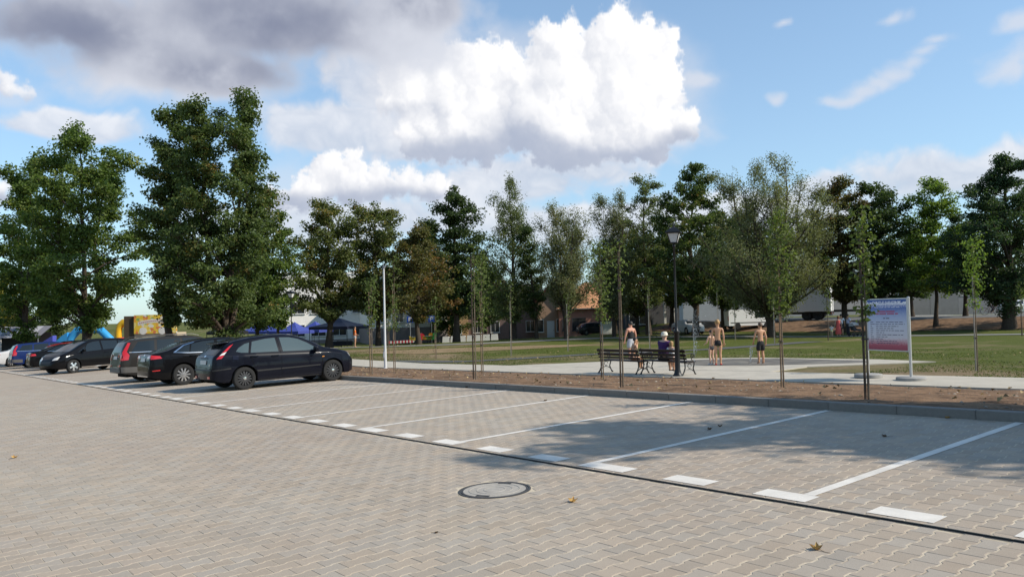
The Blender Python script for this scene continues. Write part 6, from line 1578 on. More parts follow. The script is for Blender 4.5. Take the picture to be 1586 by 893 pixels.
# family walking on the far footway
FG = 'family on the far footway'
p = on(1288.5, 522); person(gz(p, 0.03), R(20), 0.98, 'toddler in pale yellow and white walking beside the coral dress', SK_pale, H_dark, garments=[('shirt', C_white), ('shorts', C_yellow)], group=FG)
p = on(1299, 521.5); person(gz(p, 0.03), R(40), 1.62, 'woman in a long coral red dress on the far footway', SK_pale, H_red, garments=[('dress', C_coral)], hairstyle='bob', group=FG, build=0.9)
p = on(1303.5, 520); person(gz(p, 0.03), R(35), 1.76, 'man in a white shirt and dark shorts behind the coral dress', SK_tan, H_dark, garments=[('shirt', C_white), ('long_shorts', C_dark)], group=FG)
p = on(1314, 520.5); person(gz(p, 0.03), R(-30), 1.74, 'man in a pale lavender shirt pushing a pushchair', SK_tan, H_dark, garments=[('shirt', C_lav), ('trousers', C_dark)], arms={'L': ((-0.15, 0.06, 0.64), (-0.10, 0.20, 0.60)), 'R': ((0.15, 0.06, 0.64), (0.10, 0.20, 0.60))}, group=FG, build=1.05)
p = at(549, 66); person(p, R(-20), 1.75, 'person in an orange shirt by the tree trunk near the navy canopy', SK_tan, H_dark, garments=[('shirt', C_orange), ('shorts', C_lightgrey)], arms={'L': ((-0.16, 0.04, 0.65), (-0.10, 0.12, 0.60)), 'R': ((0.15, 0.0, 0.63), (0.16, 0.04, 0.49))})

def pushchair():
    p = on(1325, 521); p = gz(p, 0.03); root = empty('pushchair', p, R(-25)); tag(root, 'dark pushchair with a pale cover on the far footway', 'pushchair')
    Mc = C_dark
    mb = MB(); mb.prism([(-0.25, 0.45), (0.35, 0.42), (0.40, 0.55), (-0.05, 0.60), (-0.30, 1.0), (-0.38, 0.95)], -0.2, 0.2, 'yz'); mb.build('seat', Mc, root)
    mb = MB(); mb.prism([(-0.42, 0.80), (-0.36, 1.04), (-0.12, 1.10), (0.12, 1.0), (0.16, 0.86), (-0.1, 0.88)], -0.23, 0.23, 'yz'); mb.build('hood', C_lightgrey, root)
    for sx in (-1, 1):
        mb = MB(); mb.tube([(sx * 0.24, -0.62, 1.02), (sx * 0.24, -0.45, 0.95), (sx * 0.24, 0.38, 0.20)], 0.014, 6); mb.tube([(sx * 0.24, 0.15, 0.45), (sx * 0.24, -0.36, 0.16)], 0.014, 6); mb.build('frame_tube', M_castblack, root)
        for y_, r_ in ((0.40, 0.11), (-0.36, 0.15)):
            mb = MB(); mb.lathe([(r_ * 0.75, -0.02), (r_, -0.015), (r_, 0.015), (r_ * 0.75, 0.02)], 14, c=(sx * 0.26, y_, r_), axis='x'); mb.build('wheel', M_tyre, root)
    mb = MB(); mb.tube([(-0.24, -0.62, 1.02), (0.24, -0.62, 1.02)], 0.018, 6); mb.build('handle', M_castblack, root)
pushchair()

def bicycle(p, rz, label, rider=False):
    root = empty('bicycle', p, rz); tag(root, label, 'bicycle')
    for x in (-0.53, 0.53):
        mb = MB(); n = 22
        pts = [(x + 0.33 * math.cos(a), 0, 0.34 + 0.33 * math.sin(a)) for a in np.linspace(0, 2 * math.pi, n)]; mb.tube(pts, 0.018, 5, cap=False)
        wv = mb.build('wheel', M_tyre, root)
        mb = MB()
        for k in range(8): mb.tube([(x, 0, 0.34), (x + 0.31 * math.cos(k * 0.785), 0, 0.34 + 0.31 * math.sin(k * 0.785))], 0.003, 3)
        mb.build('spokes', M_chrome, wv)
    mb = MB()
    for a, b_ in (((-0.53, 0, 0.34), (-0.08, 0, 0.30)), ((-0.08, 0, 0.30), (-0.20, 0, 0.88)), ((-0.18, 0, 0.80), (0.36, 0, 0.86)), ((-0.08, 0, 0.30), (0.38, 0, 0.78)), ((-0.53, 0, 0.34), (-0.18, 0, 0.80)), ((0.53, 0, 0.34), (0.34, 0, 0.98))): mb.tube([a, b_], 0.018, 6)
    mb.build('frame', pmat('bicycle_red', (0.20, 0.015, 0.015), 0.4), root)
    mb = MB(); mb.box((-0.21, 0, 0.92), (0.25, 0.14, 0.06), bev=0.02); mb.build('saddle', M_black, root)
    mb = MB(); mb.tube([(0.28, -0.28, 1.02), (0.34, 0, 1.0), (0.28, 0.28, 1.02)], 0.014, 6); mb.build('handlebar', M_black, root)
    return root
bp = at(1535, 74); bp = Vector((bp.x, 77.5 if bp.y < 77.5 else bp.y, 0)); bp.z = ground(bp.x, bp.y) + 0.03
bicycle(bp, R(20), 'bicycle ridden along the street in front of the grey wall')
rd = person((bp.x - 0.1, bp.y, bp.z + 0.12), R(20 - 90), 1.72, 'cyclist in white top and dark trousers riding on the street', SK_tan, H_dark, hip_z=0.49, torso_lean=0.55, arms={'L': ((-0.10, 0.20, 0.62), (-0.12, 0.27, 0.53)), 'R': ((0.10, 0.20, 0.62), (0.12, 0.27, 0.53))}, legs={'L': ((-0.05, 0.20, 0.36), (-0.05, 0.12, 0.13)), 'R': ((0.05, 0.14, 0.28), (0.05, 0.04, 0.05))}, garments=[('shirt', C_white), ('trousers', C_dark)])
for k, (px_, lab) in enumerate(((1030, 'dark bicycle parked left in the row under the trees'), (1040, 'dark bicycle parked right in the row under the trees'))):
    q = at(px_, 70 + k); q.z += 0.0; bicycle(q, R(30 + 12 * k), lab)

# ------------------------------------------------------------------ buildings beyond the park
M_pane = pmat('window_glass', (0.020, 0.024, 0.028), 0.06, spec=0.7)
M_wframe = pmat('window_frame_white', (0.62, 0.62, 0.60), 0.5)
M_tile = pmat('clay_roof_tiles', (0.50, 0.24, 0.115), 0.85, var=0.2, vscale=2.5, bump=0.02, bscale=9)
M_tile_red = pmat('red_roof_sheet', (0.16, 0.030, 0.026), 0.6, var=0.12, vscale=2)
M_slate = pmat('dark_roof', (0.055, 0.055, 0.06), 0.8, var=0.1, vscale=2)
def wallmat(n, c): return pmat('render_' + n, c, 0.9, var=0.08, vscale=0.8, bump=0.004, bscale=30)
def facade(px0, px1, D, dz=0.0, turn=0.0):
    """an Empty whose x axis runs along a front facing the park; returns root, width"""
    a, b = at(px0, D), at(px1, D); mid = (a + b) / 2; d = b - a
    z = min(a.z, b.z, ground(mid.x, mid.y)) - 0.1 + dz
    return (mid.x, mid.y, z), math.atan2(d.y, d.x) + turn, Vector((d.x, d.y)).length
def hgt(px, py, base, D): return height_to(px, py, Vector(base))
def block(name, label, px0, px1, D, top, wall, depth=9.0, plinth=None, roof='flat', roofm=None, rise=2.6, over=0.4, wins=(), doors=(), turn=0.0, cat='building', frame=True):
    loc, rz, W_ = facade(px0, px1, D, 0, turn)
    H = hgt((px0 + px1) / 2, top, loc, D)
    root = empty(name, loc, rz); tag(root, label, cat)
    mb = MB(); mb.box((0, depth / 2, H / 2), (W_, depth, H)); wl = mb.build('wall', wall, root)
    if plinth:
        hp, mp = plinth; mb = MB(); mb.box((0, depth / 2 - 0.03, hp / 2), (W_ + 0.05, depth, hp)); mb.build('plinth', mp, root)
    if roof == 'flat':
        mb = MB(); mb.box((0, depth / 2, H + 0.12), (W_ + 0.3, depth + 0.3, 0.24)); mb.build('parapet', roofm or wall, root)
    elif roof == 'gable':       # ridge along x
        mb = MB(); mb.prism([(-over, H - 0.1), (depth / 2, H + rise), (depth + over, H - 0.1), (depth + over, H + 0.08), (depth / 2, H + rise + 0.2), (-over, H + 0.08)], -W_ / 2 - over, W_ / 2 + over, 'yz'); mb.build('roof', roofm, root)
        mb = MB(); mb.prism([(0, H - 0.01), (depth, H - 0.01), (depth / 2, H + rise - 0.05)], -W_ / 2 + 0.01, W_ / 2 - 0.01, 'yz'); mb.build('gable_wall', wall, root)
    elif roof == 'front_gable':
        mb = MB(); mb.prism([(-W_ / 2 - over, H - 0.1), (0, H + rise), (W_ / 2 + over, H - 0.1), (W_ / 2 + over, H + 0.08), (0, H + rise + 0.2), (-W_ / 2 - over, H + 0.08)], -over, depth + over, 'xz'); mb.build('roof', roofm, root)
        mb = MB(); mb.prism([(-W_ / 2, H - 0.01), (W_ / 2, H - 0.01), (0, H + rise - 0.05)], 0.0, depth, 'xz'); mb.build('gable_wall', wall, root)
    elif roof == 'hip':
        mb = MB(); w2, o = W_ / 2 + over, over; r2 = max(0.5, w2 - depth / 2)
        vs = [(-w2, -o, H), (w2, -o, H), (w2, depth + o, H), (-w2, depth + o, H), (-r2, depth / 2, H + rise), (r2, depth / 2, H + rise)]
        mb.add(vs, [(0, 1, 5, 4), (1, 2, 5), (2, 3, 4, 5), (3, 0, 4), (3, 2, 1, 0)]); mb.build('roof', roofm, root)
        mb = MB(); mb.box((0, -o + 0.06, H - 0.04), (2 * w2, 0.12, 0.12)); mb.build('gutter', pmat('gutter', (0.25, 0.24, 0.23), 0.5), root)
    for (x, z, ww, hh) in wins:
        mb = MB(); t = 0.07
        for sx in (-1, 1): mb.box((x + sx * (ww / 2 + t / 2), -0.04, z), (t, 0.10, hh + 2 * t))
        for sz in (-1, 1): mb.box((x, -0.04, z + sz * (hh / 2 + t / 2)), (ww, 0.10, t))
        if ww > 0.9: mb.box((x, -0.02, z), (0.05, 0.06, hh))
        mb.box((x, -0.08, z - hh / 2 - t - 0.03), (ww + 0.3, 0.18, 0.05))
        f = mb.build('window', M_wframe if frame else M_slate, root)
        mb = MB(); mb.box((x, 0.0, z), (ww, 0.03, hh)); mb.build('pane', M_pane, f)
    for (x, ww, hh, dm) in doors:
        mb = MB(); mb.box((x, -0.03, hh / 2 + 0.1), (ww, 0.08, hh)); dr = mb.build('door', dm, root)
        mb = MB(); mb.box((x + ww * 0.38, -0.09, 1.1), (0.04, 0.06, 0.16)); mb.build('handle', M_chrome, dr)
    return root, W_, H

WH = wallmat('white', (0.78, 0.76, 0.72)); PL = wallmat('grey_plinth', (0.22, 0.19, 0.18))
block('office_building', 'white two-storey building with wide dark windows behind the blue gazebos', 415, 566, 108, 424, WH, turn=R(20), wins=[(x, z, 1.9, 1.5) for z in (1.9, 5.0) for x in (-5.4, -2.6, 0.2, 3.0, 5.8)], plinth=(0.6, PL))
block('white_house', 'white rendered building on a grey plinth behind the white lamp pole', 571, 694, 101, 426, wallmat('cream', (0.80, 0.77, 0.70)), turn=R(18), plinth=(2.1, PL), wins=[(x, z, 0.95, 1.5) for z in (3.6, 6.2) for x in (-3.6, -1.2, 1.2, 3.4)])
block('annex', 'low tan annex beside the white rendered building', 688, 724, 106, 479, wallmat('tan', (0.36, 0.23, 0.12)), wins=[(0.2, 1.6, 1.0, 1.2)], depth=6)
block('row_house', 'dusky pink low house behind the dark tree', 722, 838, 107, 470, wallmat('dusky_pink', (0.19, 0.13, 0.115)), roof='gable', roofm=M_slate, rise=2.6, wins=[(x, 1.8, 1.1, 1.4) for x in (-3.6, -1.2, 3.6)], doors=[(1.2, 1.0, 2.2, M_slate)])
block('red_roofed_house', 'low house with a dark red gabled roof and white door', 829, 872, 101, 474, wallmat('ochre', (0.36, 0.23, 0.15)), roof='front_gable', roofm=M_tile_red, rise=2.5, wins=[(-1.2, 1.7, 0.8, 1.5), (1.35, 1.7, 0.8, 1.5)], doors=[(0.15, 0.95, 2.2, M_wframe)])
block('salmon_house', 'salmon house under a sunlit orange tiled hip roof', 866, 966, 99, 477, wallmat('salmon', (0.46, 0.21, 0.145)), roof='hip', roofm=M_tile, rise=3.4, wins=[(-1.6, 1.65, 1.6, 1.5), (1.6, 1.65, 1.4, 1.5), (-3.4, 1.6, 0.5, 1.4)], frame=False, doors=[(3.2, 1.0, 2.1, M_slate)])
r_, W_, H_ = block('shop_pavilion', 'dark shop pavilion with white columns and a blue glazed front', 968, 1052, 97, 462, wallmat('charcoal', (0.10, 0.10, 0.105)), wins=[(-1.6, 1.6, 2.4, 1.7)], depth=7, frame=True)
for x in (1.4, 2.6):
    mb = MB(); mb.box((x, -0.9, H_ / 2 - 0.2), (0.26, 0.26, H_ - 0.3)); mb.build('column', WH, r_)
r_, W_, H_ = block('grey_hall', 'large pale grey hall with rows of small white squares behind the lorry', 1058, 1352, 135, 424, wallmat('hall_grey', (0.30, 0.30, 0.30)), depth=18)
for i in range(12):
    for k in range(3):
        mb = MB(); mb.box((2.0 + i * 1.05, -0.04, H_ - 1.2 - k * 0.95), (0.32, 0.06, 0.32)); mb.build('square_dot', WH, r_)  # white squares stand for the dotted perforations of the hall front
def long_wall(name, label, px0, px1, D0, D1, top, mat, thick=0.4):
    a, b = at(px0, D0), at(px1, D1); d = b - a; L_ = Vector((d.x, d.y)).length; mid = (a + b) / 2
    root = empty(name, (mid.x, mid.y, min(a.z, b.z) - 0.2), math.atan2(d.y, d.x)); tag(root, label, 'wall')
    H = hgt((px0 + px1) / 2, top, root.location, px_of(mid)[2]); n = max(2, int(L_ / 2.2)); w_ = L_ / n
    m2 = MB(); m2.box((0, 0, H / 2), (w_ - 0.03, thick, H)); first = None
    for k in range(n):
        if first is None: first = m2.build('wall_panel', mat, root); o = first
        else: o = first.copy(); COL.objects.link(o); o.parent = root
        o.location = (-L_ / 2 + (k + 0.5) * w_, 0, 0)
    mb = MB(); mb.box((0, 0, H + 0.04), (L_, thick + 0.08, 0.08)); mb.build('coping', mat, root)
CW = pmat('wall_concrete', (0.17, 0.17, 0.172), 0.9, var=0.12, vscale=0.7, bump=0.004, bscale=20)
long_wall('concrete_wall', 'tall dark grey panel wall right of the notice board', 1396, 1483, 92, 92, 441, CW)
long_wall('concrete_wall', 'lower grey panel wall behind the cyclist', 1483, 1680, 92.5, 92.5, 457, pmat('wall_concrete_low', (0.19, 0.19, 0.195), 0.9, var=0.12, vscale=0.7))
block('dark_roofed_house', 'house with a steep dark roof rising over the panel wall', 1432, 1512, 118, 442, wallmat('grey_house', (0.30, 0.29, 0.28)), roof='front_gable', roofm=M_slate, rise=3.4, wins=[(-1.5, 4.0, 1.0, 1.2)])

# ------------------------------------------------------------------ lorries, van and cars on the street behind
def lorry(px, D, rz, L_, label, boxm, rearm, cab=True):
    p = at(px, D); p.z += 0.02; root = empty('lorry', p, rz); tag(root, label, 'lorry', 'lorries on the street')
    mb = MB(); mb.box((0, 0, 2.15), (L_, 2.45, 2.5), bev=0.03); mb.build('cargo_box', boxm, root)
    for sy in (-1, 1):
        mb = MB(); mb.box((-L_ / 2 - 0.03, sy * 0.60, 2.15), (0.05, 1.17, 2.4)); dr = mb.build('rear_door', rearm, root)
        mb = MB(); mb.tube([(-L_ / 2 - 0.08, sy * 0.2, 1.0), (-L_ / 2 - 0.08, sy * 0.2, 3.3)], 0.02, 6); mb.build('lock_bar', M_chrome, dr)
    mb = MB(); mb.box((0.4, 0, 0.75), (L_ + 0.8, 0.9, 0.25)); mb.box((-L_ / 2 + 0.1, 0, 0.55), (0.1, 2.2, 0.15)); mb.build('chassis', M_black, root)
    xs = [-L_ / 2 + 1.3, -L_ / 2 + 2.4] if L_ > 6 else [-L_ / 2 + 1.3]
    if cab:
        mb = MB(); mb.prism([(L_ / 2 + 0.15, 0.5), (L_ / 2 + 1.95, 0.5), (L_ / 2 + 2.0, 1.3), (L_ / 2 + 1.7, 2.6), (L_ / 2 + 0.15, 2.75)], -1.1, 1.1, 'xz'); cb = mb.build('cab', rearm, root)
        for sy in (-1, 1):
            mb = MB(); mb.prism([(L_ / 2 + 0.7, 1.5), (L_ / 2 + 1.75, 1.5), (L_ / 2 + 1.55, 2.4), (L_ / 2 + 0.7, 2.4)], sy * 1.1, sy * 1.115, 'xz'); mb.build('side_window', M_glass, cb)
        mb = MB(); mb.box((L_ / 2 + 1.86, 0, 1.95), (0.04, 1.9, 0.9), rot=(0, R(-13), 0)); mb.build('windscreen', M_glass, cb)
        xs.append(L_ / 2 + 1.1)
    for x in xs:
        for sy in (-1, 1):
            mb = MB(); mb.lathe([(0.28, -0.13), (0.46, -0.12), (0.48, 0), (0.46, 0.12), (0.28, 0.13), (0.1, 0.05)], 18, c=(x, sy * 1.0, 0.48), axis='y'); mb.build('wheel', M_tyre, root)
    for sy in (-1, 1):
        mb = MB(); mb.box((-L_ / 2 - 0.05, sy * 0.95, 0.72), (0.06, 0.3, 0.14)); mb.build('tail_lamp', M_red, root)
    return root
Mbox = pmat('lorry_box_white', (0.60, 0.60, 0.59), 0.5, var=0.04, vscale=2); Mrear = pmat('lorry_white', (0.80, 0.80, 0.79), 0.4)
va = at(1245, 83) - at(1160, 83); dirx = math.atan2(va.y, va.x)
lorry(1240, 84, dirx + math.pi - R(28), 6.2, 'white box lorry with bright rear doors behind the small dark sapling', Mbox, Mrear)
lorry(1332, 92, dirx + math.pi - R(4), 7.0, 'pale grey box lorry further back behind the notice board', pmat('lorry_grey', (0.42, 0.42, 0.42), 0.5), pmat('lorry_grey', (0.42, 0.42, 0.42), 0.5))
def van(px, D, rz, label):
    p = at(px, D); p.z += 0.02; root = empty('van', p, rz); tag(root, label, 'van')
    mb = MB(); prof = [(-2.5, 0.35), (2.35, 0.35), (2.5, 0.6), (2.45, 0.95), (1.75, 1.15), (1.15, 1.85), (0.9, 1.98), (-2.35, 2.0), (-2.5, 1.85)]
    mb.prism(prof, -0.95, 0.95, 'xz'); mb.build('body', paint('van_white', (0.78, 0.78, 0.77)), root)
    for sy in (-1, 1):
        mb = MB(); mb.prism([(0.35, 1.15), (1.55, 1.15), (1.08, 1.75), (0.35, 1.78)], sy * 0.95, sy * 0.962, 'xz'); mb.build('side_window', M_glass, root)
        mb = MB(); mb.prism([(-2.3, 0.62), (2.2, 0.62), (2.2, 0.70), (-2.3, 0.70)], sy * 0.95, sy * 0.965, 'xz'); mb.build('rub_strip', M_black, root)
        mb = MB(); mb.box((2.40, sy * 0.72, 0.82), (0.16, 0.34, 0.2)); mb.build('head_lamp', M_clear, root)
        mb = MB(); mb.box((-2.5, sy * 0.85, 1.1), (0.05, 0.14, 0.5)); mb.build('tail_lamp', M_red, root)
    mb = MB(); mb.box((1.47, 0, 1.50), (0.05, 1.6, 0.85), rot=(0, R(-40), 0)); mb.build('windscreen', M_glass, root)
    for x in (-1.55, 1.6):
        for sy in (-1, 1):
            mb = MB(); mb.lathe([(0.2, -0.1), (0.32, -0.1), (0.34, 0), (0.32, 0.1), (0.2, 0.1), (0.05, 0.06)], 18, c=(x, sy * 0.86, 0.34), axis='y'); mb.build('wheel', M_tyre, root)
van(1158, 82, dirx + R(8), 'white van parked behind the dark trunks left of the lorry')
sp = at(1065, 80); car('saloon', 'silver car facing the park between the trunks', dict(SEDAN, see='L'), P_sil, (sp.x, sp.y, sp.z + 0.02), dirx - UPY + R(12), 'ten', None, 1, False)
sp = at(1584, 84); car('saloon', 'white car passing at the right edge behind the big trunk', SEDAN, P_wht, (sp.x, sp.y, sp.z + 0.02), dirx, 'ten', None, 1, False)
sp = at(921, 92); car('hatchback', 'grey car in front of the salmon house', dict(FOCUS, extra=[]), P_grey, (sp.x, sp.y, sp.z + 0.02), dirx + R(10), 'cap', None, 1, False)
def cabinet():
    p = at(941, 90); root = empty('utility_cabinet', p, dirx); tag(root, 'white utility cabinet before the salmon house', 'cabinet')
    mb = MB(); mb.box((0, 0, 0.75), (1.6, 0.5, 1.4), bev=0.02); mb.build('case', WH, root)
    for sx in (-1, 1):
        mb = MB(); mb.box((sx * 0.39, -0.26, 0.78), (0.74, 0.03, 1.2)); mb.build('door', M_wframe, root)
    mb = MB(); mb.box((0, 0, 0.03), (1.65, 0.55, 0.1)); mb.build('base', PL, root)
cabinet()

# ------------------------------------------------------------------ fair: gazebos, inflatables, stall, awning
def gazebo(px, D, w_, h0, h1, mat, label, group='gazebos of the fair', walls=False):
    p = at(px, D); root = empty('gazebo', p, dirx - R(20)); tag(root, label, 'gazebo', group)
    s = w_ / 2; mb = MB()
    mb.add([(-s, -s, h0), (s, -s, h0), (s, s, h0), (-s, s, h0), (-s * .45, -s * .45, h0 + (h1 - h0) * .42), (s * .45, -s * .45, h0 + (h1 - h0) * .42), (s * .45, s * .45, h0 + (h1 - h0) * .42), (-s * .45, s * .45, h0 + (h1 - h0) * .42), (0, 0, h1)],
           [(k, (k + 1) % 4, 4 + (k + 1) % 4, 4 + k) for k in range(4)] + [(4 + k, 4 + (k + 1) % 4, 8) for k in range(4)]); mb.build('canopy', mat, root)
    for k in range(4):
        a, b = [(-s, -s), (s, -s), (s, s), (-s, s)][k], [(s, -s), (s, s), (-s, s), (-s, -s)][k]
        mb = MB(); mb.add([(*a, h0), (*b, h0), (*b, h0 - 0.28), (*a, h0 - 0.28)], [(0, 1, 2, 3)]); mb.build('valance', mat, root)
        mb = MB(); mb.tube([(a[0] * .98, a[1] * .98, 0), (a[0] * .98, a[1] * .98, h0)], 0.03, 6); mb.build('leg', M_castblack, root)
    return root
BLU = cloth('tent_blue', (0.045, 0.065, 0.30), 0.6); NAV = cloth('tent_navy', (0.012, 0.014, 0.045), 0.6); BLK = cloth('tent_black', (0.012, 0.012, 0.014), 0.6)
gazebo(456, 86, 3.0, 2.1, 3.1, BLU, 'bright blue gazebo under the small lantern post')
gazebo(424, 90, 3.0, 2.1, 3.1, BLU, 'bright blue gazebo right of the tallest maple trunk')
gazebo(400, 92, 3.0, 2.1, 3.0, BLU, 'blue gazebo half hidden by the tallest maple')
gazebo(488, 92, 3.0, 2.1, 3.1, BLU, 'blue gazebo left of the navy canopy')
gazebo(526, 80, 4.4, 2.25, 3.1, NAV, 'wide navy canopy behind the lime trunk')
gazebo(352, 84, 3.0, 2.1, 3.0, BLK, 'black gazebo above the liftback')
def stall_tables():
    for k, (px_, D, lab) in enumerate(((455, 84.5, 'stall table under the bright blue gazebo by the lantern'), (424, 88.5, 'stall table under the gazebo right of the maple trunk'), (520, 79, 'stall table at the left of the navy canopy'), (536, 78.5, 'stall table at the right of the navy canopy'))):
        p = at(px_, D); root = empty('stall_table', p, dirx - R(20)); tag(root, lab, 'table', 'stall tables')
        mb = MB(); mb.box((0, 0, 0.76), (1.8, 0.7, 0.04)); mb.build('table_top', WH, root)
        for sx in (-1, 1):
            for sy in (-1, 1):
                mb = MB(); mb.tube([(sx * 0.8, sy * 0.28, 0), (sx * 0.8, sy * 0.28, 0.75)], 0.02, 6); mb.build('leg', M_castblack, root)
        mb = MB(); mb.box((0, -0.36, 0.50), (1.8, 0.01, 0.5)); mb.build('table_skirt', C_dark, root)
stall_tables()

def inflatable_arch():
    D = 70; p = at(140, D); root = empty('inflatable_arch', p, dirx); tag(root, 'sky blue inflatable arch behind the left maple trunks', 'inflatable')
    Mb = pmat('inflatable_blue', (0.04, 0.33, 0.72), 0.35); k = D / 1220
    mb = MB(); mb.tube([(-1.85, 0, 0.0), (-1.85, 0, 0.9), (-1.75, 0, 1.5), (-1.15, 0, 2.15), (-0.8, 0, 2.2), (0.6, 0, 2.2), (0.95, 0, 2.1), (1.75, 0, 1.3), (2.0, 0, 0.9), (2.0, 0, 0)], 0.34, 12); mb.build('arch_tube', Mb, root, True)
    for sx in (-1.85, 2.0):
        mb = MB(); mb.lathe([(0.5, 0), (0.5, 0.35), (0.36, 0.45)], 14, c=(sx, 0, 0)); mb.build('foot', pmat('inflatable_purple', (0.08, 0.10, 0.45), 0.4), root, True)
    mb = MB(); mb.prism([(-3.6, 0.6), (-1.9, 0.7), (-1.9, 2.0), (-2.4, 1.7)], -0.3, 0.3, 'xz'); mb.build('side_fin', Mb, root)
    mb = MB(); mb.prism([(-4.6, 0.9), (-3.2, 0.9), (-3.2, 1.75)], -0.3, 0.3, 'xz'); mb.build('side_flag', pmat('inflatable_purple', (0.08, 0.10, 0.45), 0.4), root)
inflatable_arch()
def inflatable_slide():
    D = 74; p = at(196, D); root = empty('inflatable_slide', p, dirx); tag(root, 'yellow inflatable slide behind the estate car', 'inflatable')
    My = pmat('inflatable_yellow', (0.75, 0.45, 0.02), 0.4); Mr_ = pmat('inflatable_red', (0.5, 0.03, 0.04), 0.4)
    root.scale = (0.72, 0.72, 0.86)
    mb = MB(); mb.tube([(-1.1, 0, 0), (-1.1, 0, 2.0), (-0.95, 0, 2.6), (-0.5, 0, 2.95), (0.4, 0, 3.0), (1.0, 0, 2.9)], 0.42, 12); mb.build('tower_arch', My, root, True)
    mb = MB(); mb.box((0, 0.4, 0.7), (2.6, 2.0, 1.4), bev=0.3); mb.build('base_cushion', Mr_, root, True)
    mb = MB(); mb.box((0.2, 0.5, 1.9), (1.5, 0.3, 1.6), bev=0.1); mb.build('back_panel', My, root)
inflatable_slide()
def fair_stall():
    D = 64; p = at(241, D); k = D / 1220; top = height_to(241, 487, p); bot = height_to(241, 516, p)
    root = empty('fair_stall', p, dirx); tag(root, 'fair stall with a bright yellow and orange painted sign above the estate car', 'stall')
    Wd = 66 * k; hh = top - bot
    mb = MB(); mb.box((0, 0.9, bot / 2 + 0.05), (Wd, 1.8, bot)); mb.build('stall_body', pmat('stall_cream', (0.5, 0.42, 0.3), 0.7), root)
    mt = bpy.data.materials.new('splash_print'); mt.use_nodes = True; nt = mt.node_tree; N, Lk = nt.nodes.new, nt.links.new; bs = nt.nodes['Principled BSDF']; bs.inputs['Roughness'].default_value = 0.5
    tc = N('ShaderNodeTexCoord'); vo = N('ShaderNodeTexVoronoi'); vo.inputs['Scale'].default_value = 5.0; Lk(tc.outputs['Object'], vo.inputs['Vector'])
    sp_ = N('ShaderNodeSeparateColor'); Lk(vo.outputs['Color'], sp_.inputs[0]); rp = N('ShaderNodeValToRGB'); rp.color_ramp.interpolation = 'CONSTANT'; Lk(sp_.outputs[0], rp.inputs[0])
    cr = rp.color_ramp
    for pos, c in ((0.0, (0.85, 0.58, 0.05)), (0.48, (0.85, 0.70, 0.25)), (0.66, (0.72, 0.22, 0.08)), (0.74, (0.85, 0.40, 0.05)), (0.84, (0.80, 0.78, 0.68)), (0.95, (0.30, 0.45, 0.14))):
        cr.elements.new(pos).color = (*c, 1)
    cr.elements.remove(cr.elements[0]); Lk(rp.outputs[0], bs.inputs['Base Color'])
    mb = MB(); mb.box((0, -0.04, (top + bot) / 2), (Wd, 0.08, hh)); sg = mb.build('painted_sign', mt, root)
    mb = MB(); arc = [(math.sin(a) * Wd * 0.62, -0.085, bot + hh * 0.05 + math.cos(a) * hh * 0.62) for a in np.linspace(-0.72, 0.72, 14)]
    vs = []; fs = []
    for (x, y, z) in arc: vs += [(x, y, z - 0.14), (x, y, z + 0.14)]
    for i in range(len(arc) - 1): fs.append((2 * i, 2 * i + 2, 2 * i + 3, 2 * i + 1))
    mb.add(vs, fs); mb.build('white_ribbon', WH, sg)
    mb = MB()
    for a in np.linspace(-0.62, 0.62, 17): mb.box((math.sin(a) * Wd * 0.62, -0.092, bot + hh * 0.05 + math.cos(a) * hh * 0.62), (0.09, 0.006, 0.10), rot=(0, a, 0))
    tag(mb.build('ribbon_lettering', pmat('print_rose', (0.55, 0.28, 0.25), 0.5), sg), kind='stuff')
    for x in (-0.18, 0.10): 
        mb = MB(); mb.lathe([(0.3, -0.09), (0.3, -0.083)], 16, c=(x * Wd * 1.6, 0, bot + 0.22), axis='y'); mb.build('white_spot', WH, sg)
    mb = MB(); mb.box((-Wd / 2 - 0.45, 0.3, (top + 0.0) / 2), (0.85, 0.5, top - 0.15)); mb.build('side_board', pmat('stall_brown', (0.10, 0.075, 0.05), 0.8), root)
fair_stall()
def awning(px, D, w_, label):
    p = at(px, D); root = empty('market_awning', p, dirx + R(8)); tag(root, label, 'awning')
    mb = MB()
    for k in range(9):
        x0 = -w_ / 2 + k * w_ / 9
        m_ = MB(); m_.add([(x0, -1.6, 2.0), (x0 + w_ / 9, -1.6, 2.0), (x0 + w_ / 9, 1.2, 3.0), (x0, 1.2, 3.0)], [(0, 1, 2, 3)]); m_.build('canvas_strip', pmat('awning_pale', (0.34, 0.34, 0.36), 0.8) if k % 2 else pmat('awning_dark', (0.16, 0.16, 0.18), 0.8), root)
    for x in (-w_ / 2 + 0.1, 0, w_ / 2 - 0.1):
        m_ = MB(); m_.tube([(x, -1.5, 0), (x, -1.5, 2.0)], 0.04, 6); m_.build('leg', WH, root)
    m_ = MB(); m_.box((0, 1.0, 1.2), (w_, 0.1, 2.4)); m_.build('back_sheet', BLK, root)
awning(14, 72, 6.4, 'grey striped market awning at the left edge')

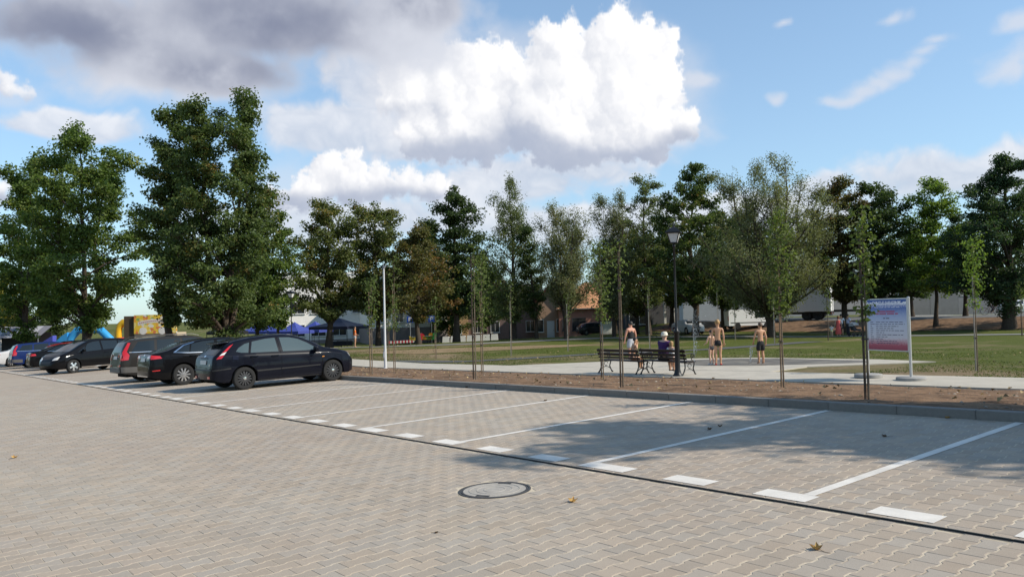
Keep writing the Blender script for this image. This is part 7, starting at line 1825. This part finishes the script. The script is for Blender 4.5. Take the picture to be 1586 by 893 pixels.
# ------------------------------------------------------------------ road signs, barriers, blocks by the far street
def road_sign(px, D, h, label, shape, colr):
    p = at(px, D); root = empty('road_sign', p, dirx); tag(root, label, 'road sign', 'road signs by the far street')
    mb = MB(); mb.tube([(0, 0, 0), (0, 0, h)], 0.035, 8); mb.build('post', pmat('galvanised', (0.45, 0.45, 0.46), 0.4, metal=0.6), root)
    mb = MB()
    if shape == 'sq': mb.box((0, -0.05, h - 0.4), (0.75, 0.02, 0.75), bev=0.008)
    else: mb.lathe([(0.38, -0.06), (0.38, -0.045)], 20, c=(0, 0, h - 0.4), axis='y')
    pl = mb.build('sign_plate', colr, root)
    if shape == 'sq':   # a white letter P
        mb = MB(); mb.box((-0.13, -0.065, h - 0.4), (0.09, 0.008, 0.5)); mb.box((0.02, -0.065, h - 0.195), (0.24, 0.008, 0.09)); mb.box((0.02, -0.065, h - 0.41), (0.24, 0.008, 0.09)); mb.box((0.14, -0.065, h - 0.30), (0.09, 0.008, 0.24)); mb.build('letter', WH, pl)
SB = pmat('sign_blue', (0.02, 0.07, 0.36), 0.4)
road_sign(635, 92, 3.4, 'blue parking sign on a post left of the rusty chestnut', 'sq', SB)
road_sign(668, 94, 3.4, 'blue parking sign on a post right of the rusty chestnut', 'sq', SB)
road_sign(652, 90, 1.3, 'round red sign on a short post', 'ro', pmat('sign_red', (0.6, 0.03, 0.05), 0.4))
for k, (px_, c, lab) in enumerate(((641, (0.75, 0.50, 0.06), 'yellow spring rider toy on the far lawn'), (661, (0.70, 0.30, 0.03), 'orange spring rider toy on the far lawn'), (667, (0.10, 0.45, 0.08), 'green spring rider toy on the far lawn'))):
    p = at(px_, 86); root = empty('spring_rider', p, dirx); tag(root, lab, 'play toy', 'spring riders')
    mb = MB(); mb.tube([(0.09 * math.cos(a), 0.09 * math.sin(a), 0.05 + a * 0.02) for a in np.linspace(0, 18, 40)], 0.02, 5); mb.build('spring', M_castblack, root)
    mb = MB(); mb.prism([(-0.5, 0.5), (0.4, 0.45), (0.62, 0.9), (0.5, 1.25), (0.2, 1.15), (0.12, 0.85), (-0.35, 0.85), (-0.55, 0.95)], -0.09, 0.09, 'xz'); mb.build('figure_panel', pmat('toy_%d' % k, c, 0.5), root)
    mb = MB(); mb.box((-0.1, 0, 0.88), (0.35, 0.28, 0.05)); mb.build('seat', M_wframe, root)
for k in range(4):
    p = at(606 + k * 10, 88); root = empty('road_barrier', p, dirx); tag(root, 'red and white road barrier board, number %d from the left by the far kerb' % (k + 1), 'barrier', 'low road barriers')
    root['label'] = ['leftmost red and white barrier board by the far kerb', 'red and white barrier board second from the left', 'red and white barrier board third from the left', 'rightmost red and white barrier board by the far kerb'][k]
    for q in range(4):
        mb = MB(); mb.box((-0.27 + q * 0.18, 0, 0.42), (0.18, 0.05, 0.28)); mb.build('stripe', pmat('sign_red', (0.6, 0.03, 0.05), 0.4) if q % 2 == 0 else WH, root)
    for sx in (-1, 1):
        mb = MB(); mb.box((sx * 0.28, 0, 0.14), (0.05, 0.3, 0.28)); mb.build('foot', M_castblack, root)
ordn = ['first', 'second', 'third', 'fourth', 'fifth', 'sixth', 'seventh']
for k in range(7):
    p = at(690 + k * 12.5, 90); root = empty('planter_block', p, dirx); tag(root, 'white concrete block, %s from the left in the row behind the dark tree' % ordn[k], 'concrete block', 'white concrete blocks')
    mb = MB(); mb.prism([(-0.42, 0), (0.42, 0), (0.36, 0.75), (-0.36, 0.75)], -0.3, 0.3, 'xz'); mb.build('block', WH, root)
    mb = MB(); mb.box((0, 0, 0.765), (0.66, 0.5, 0.03)); mb.build('cap', PL, root)
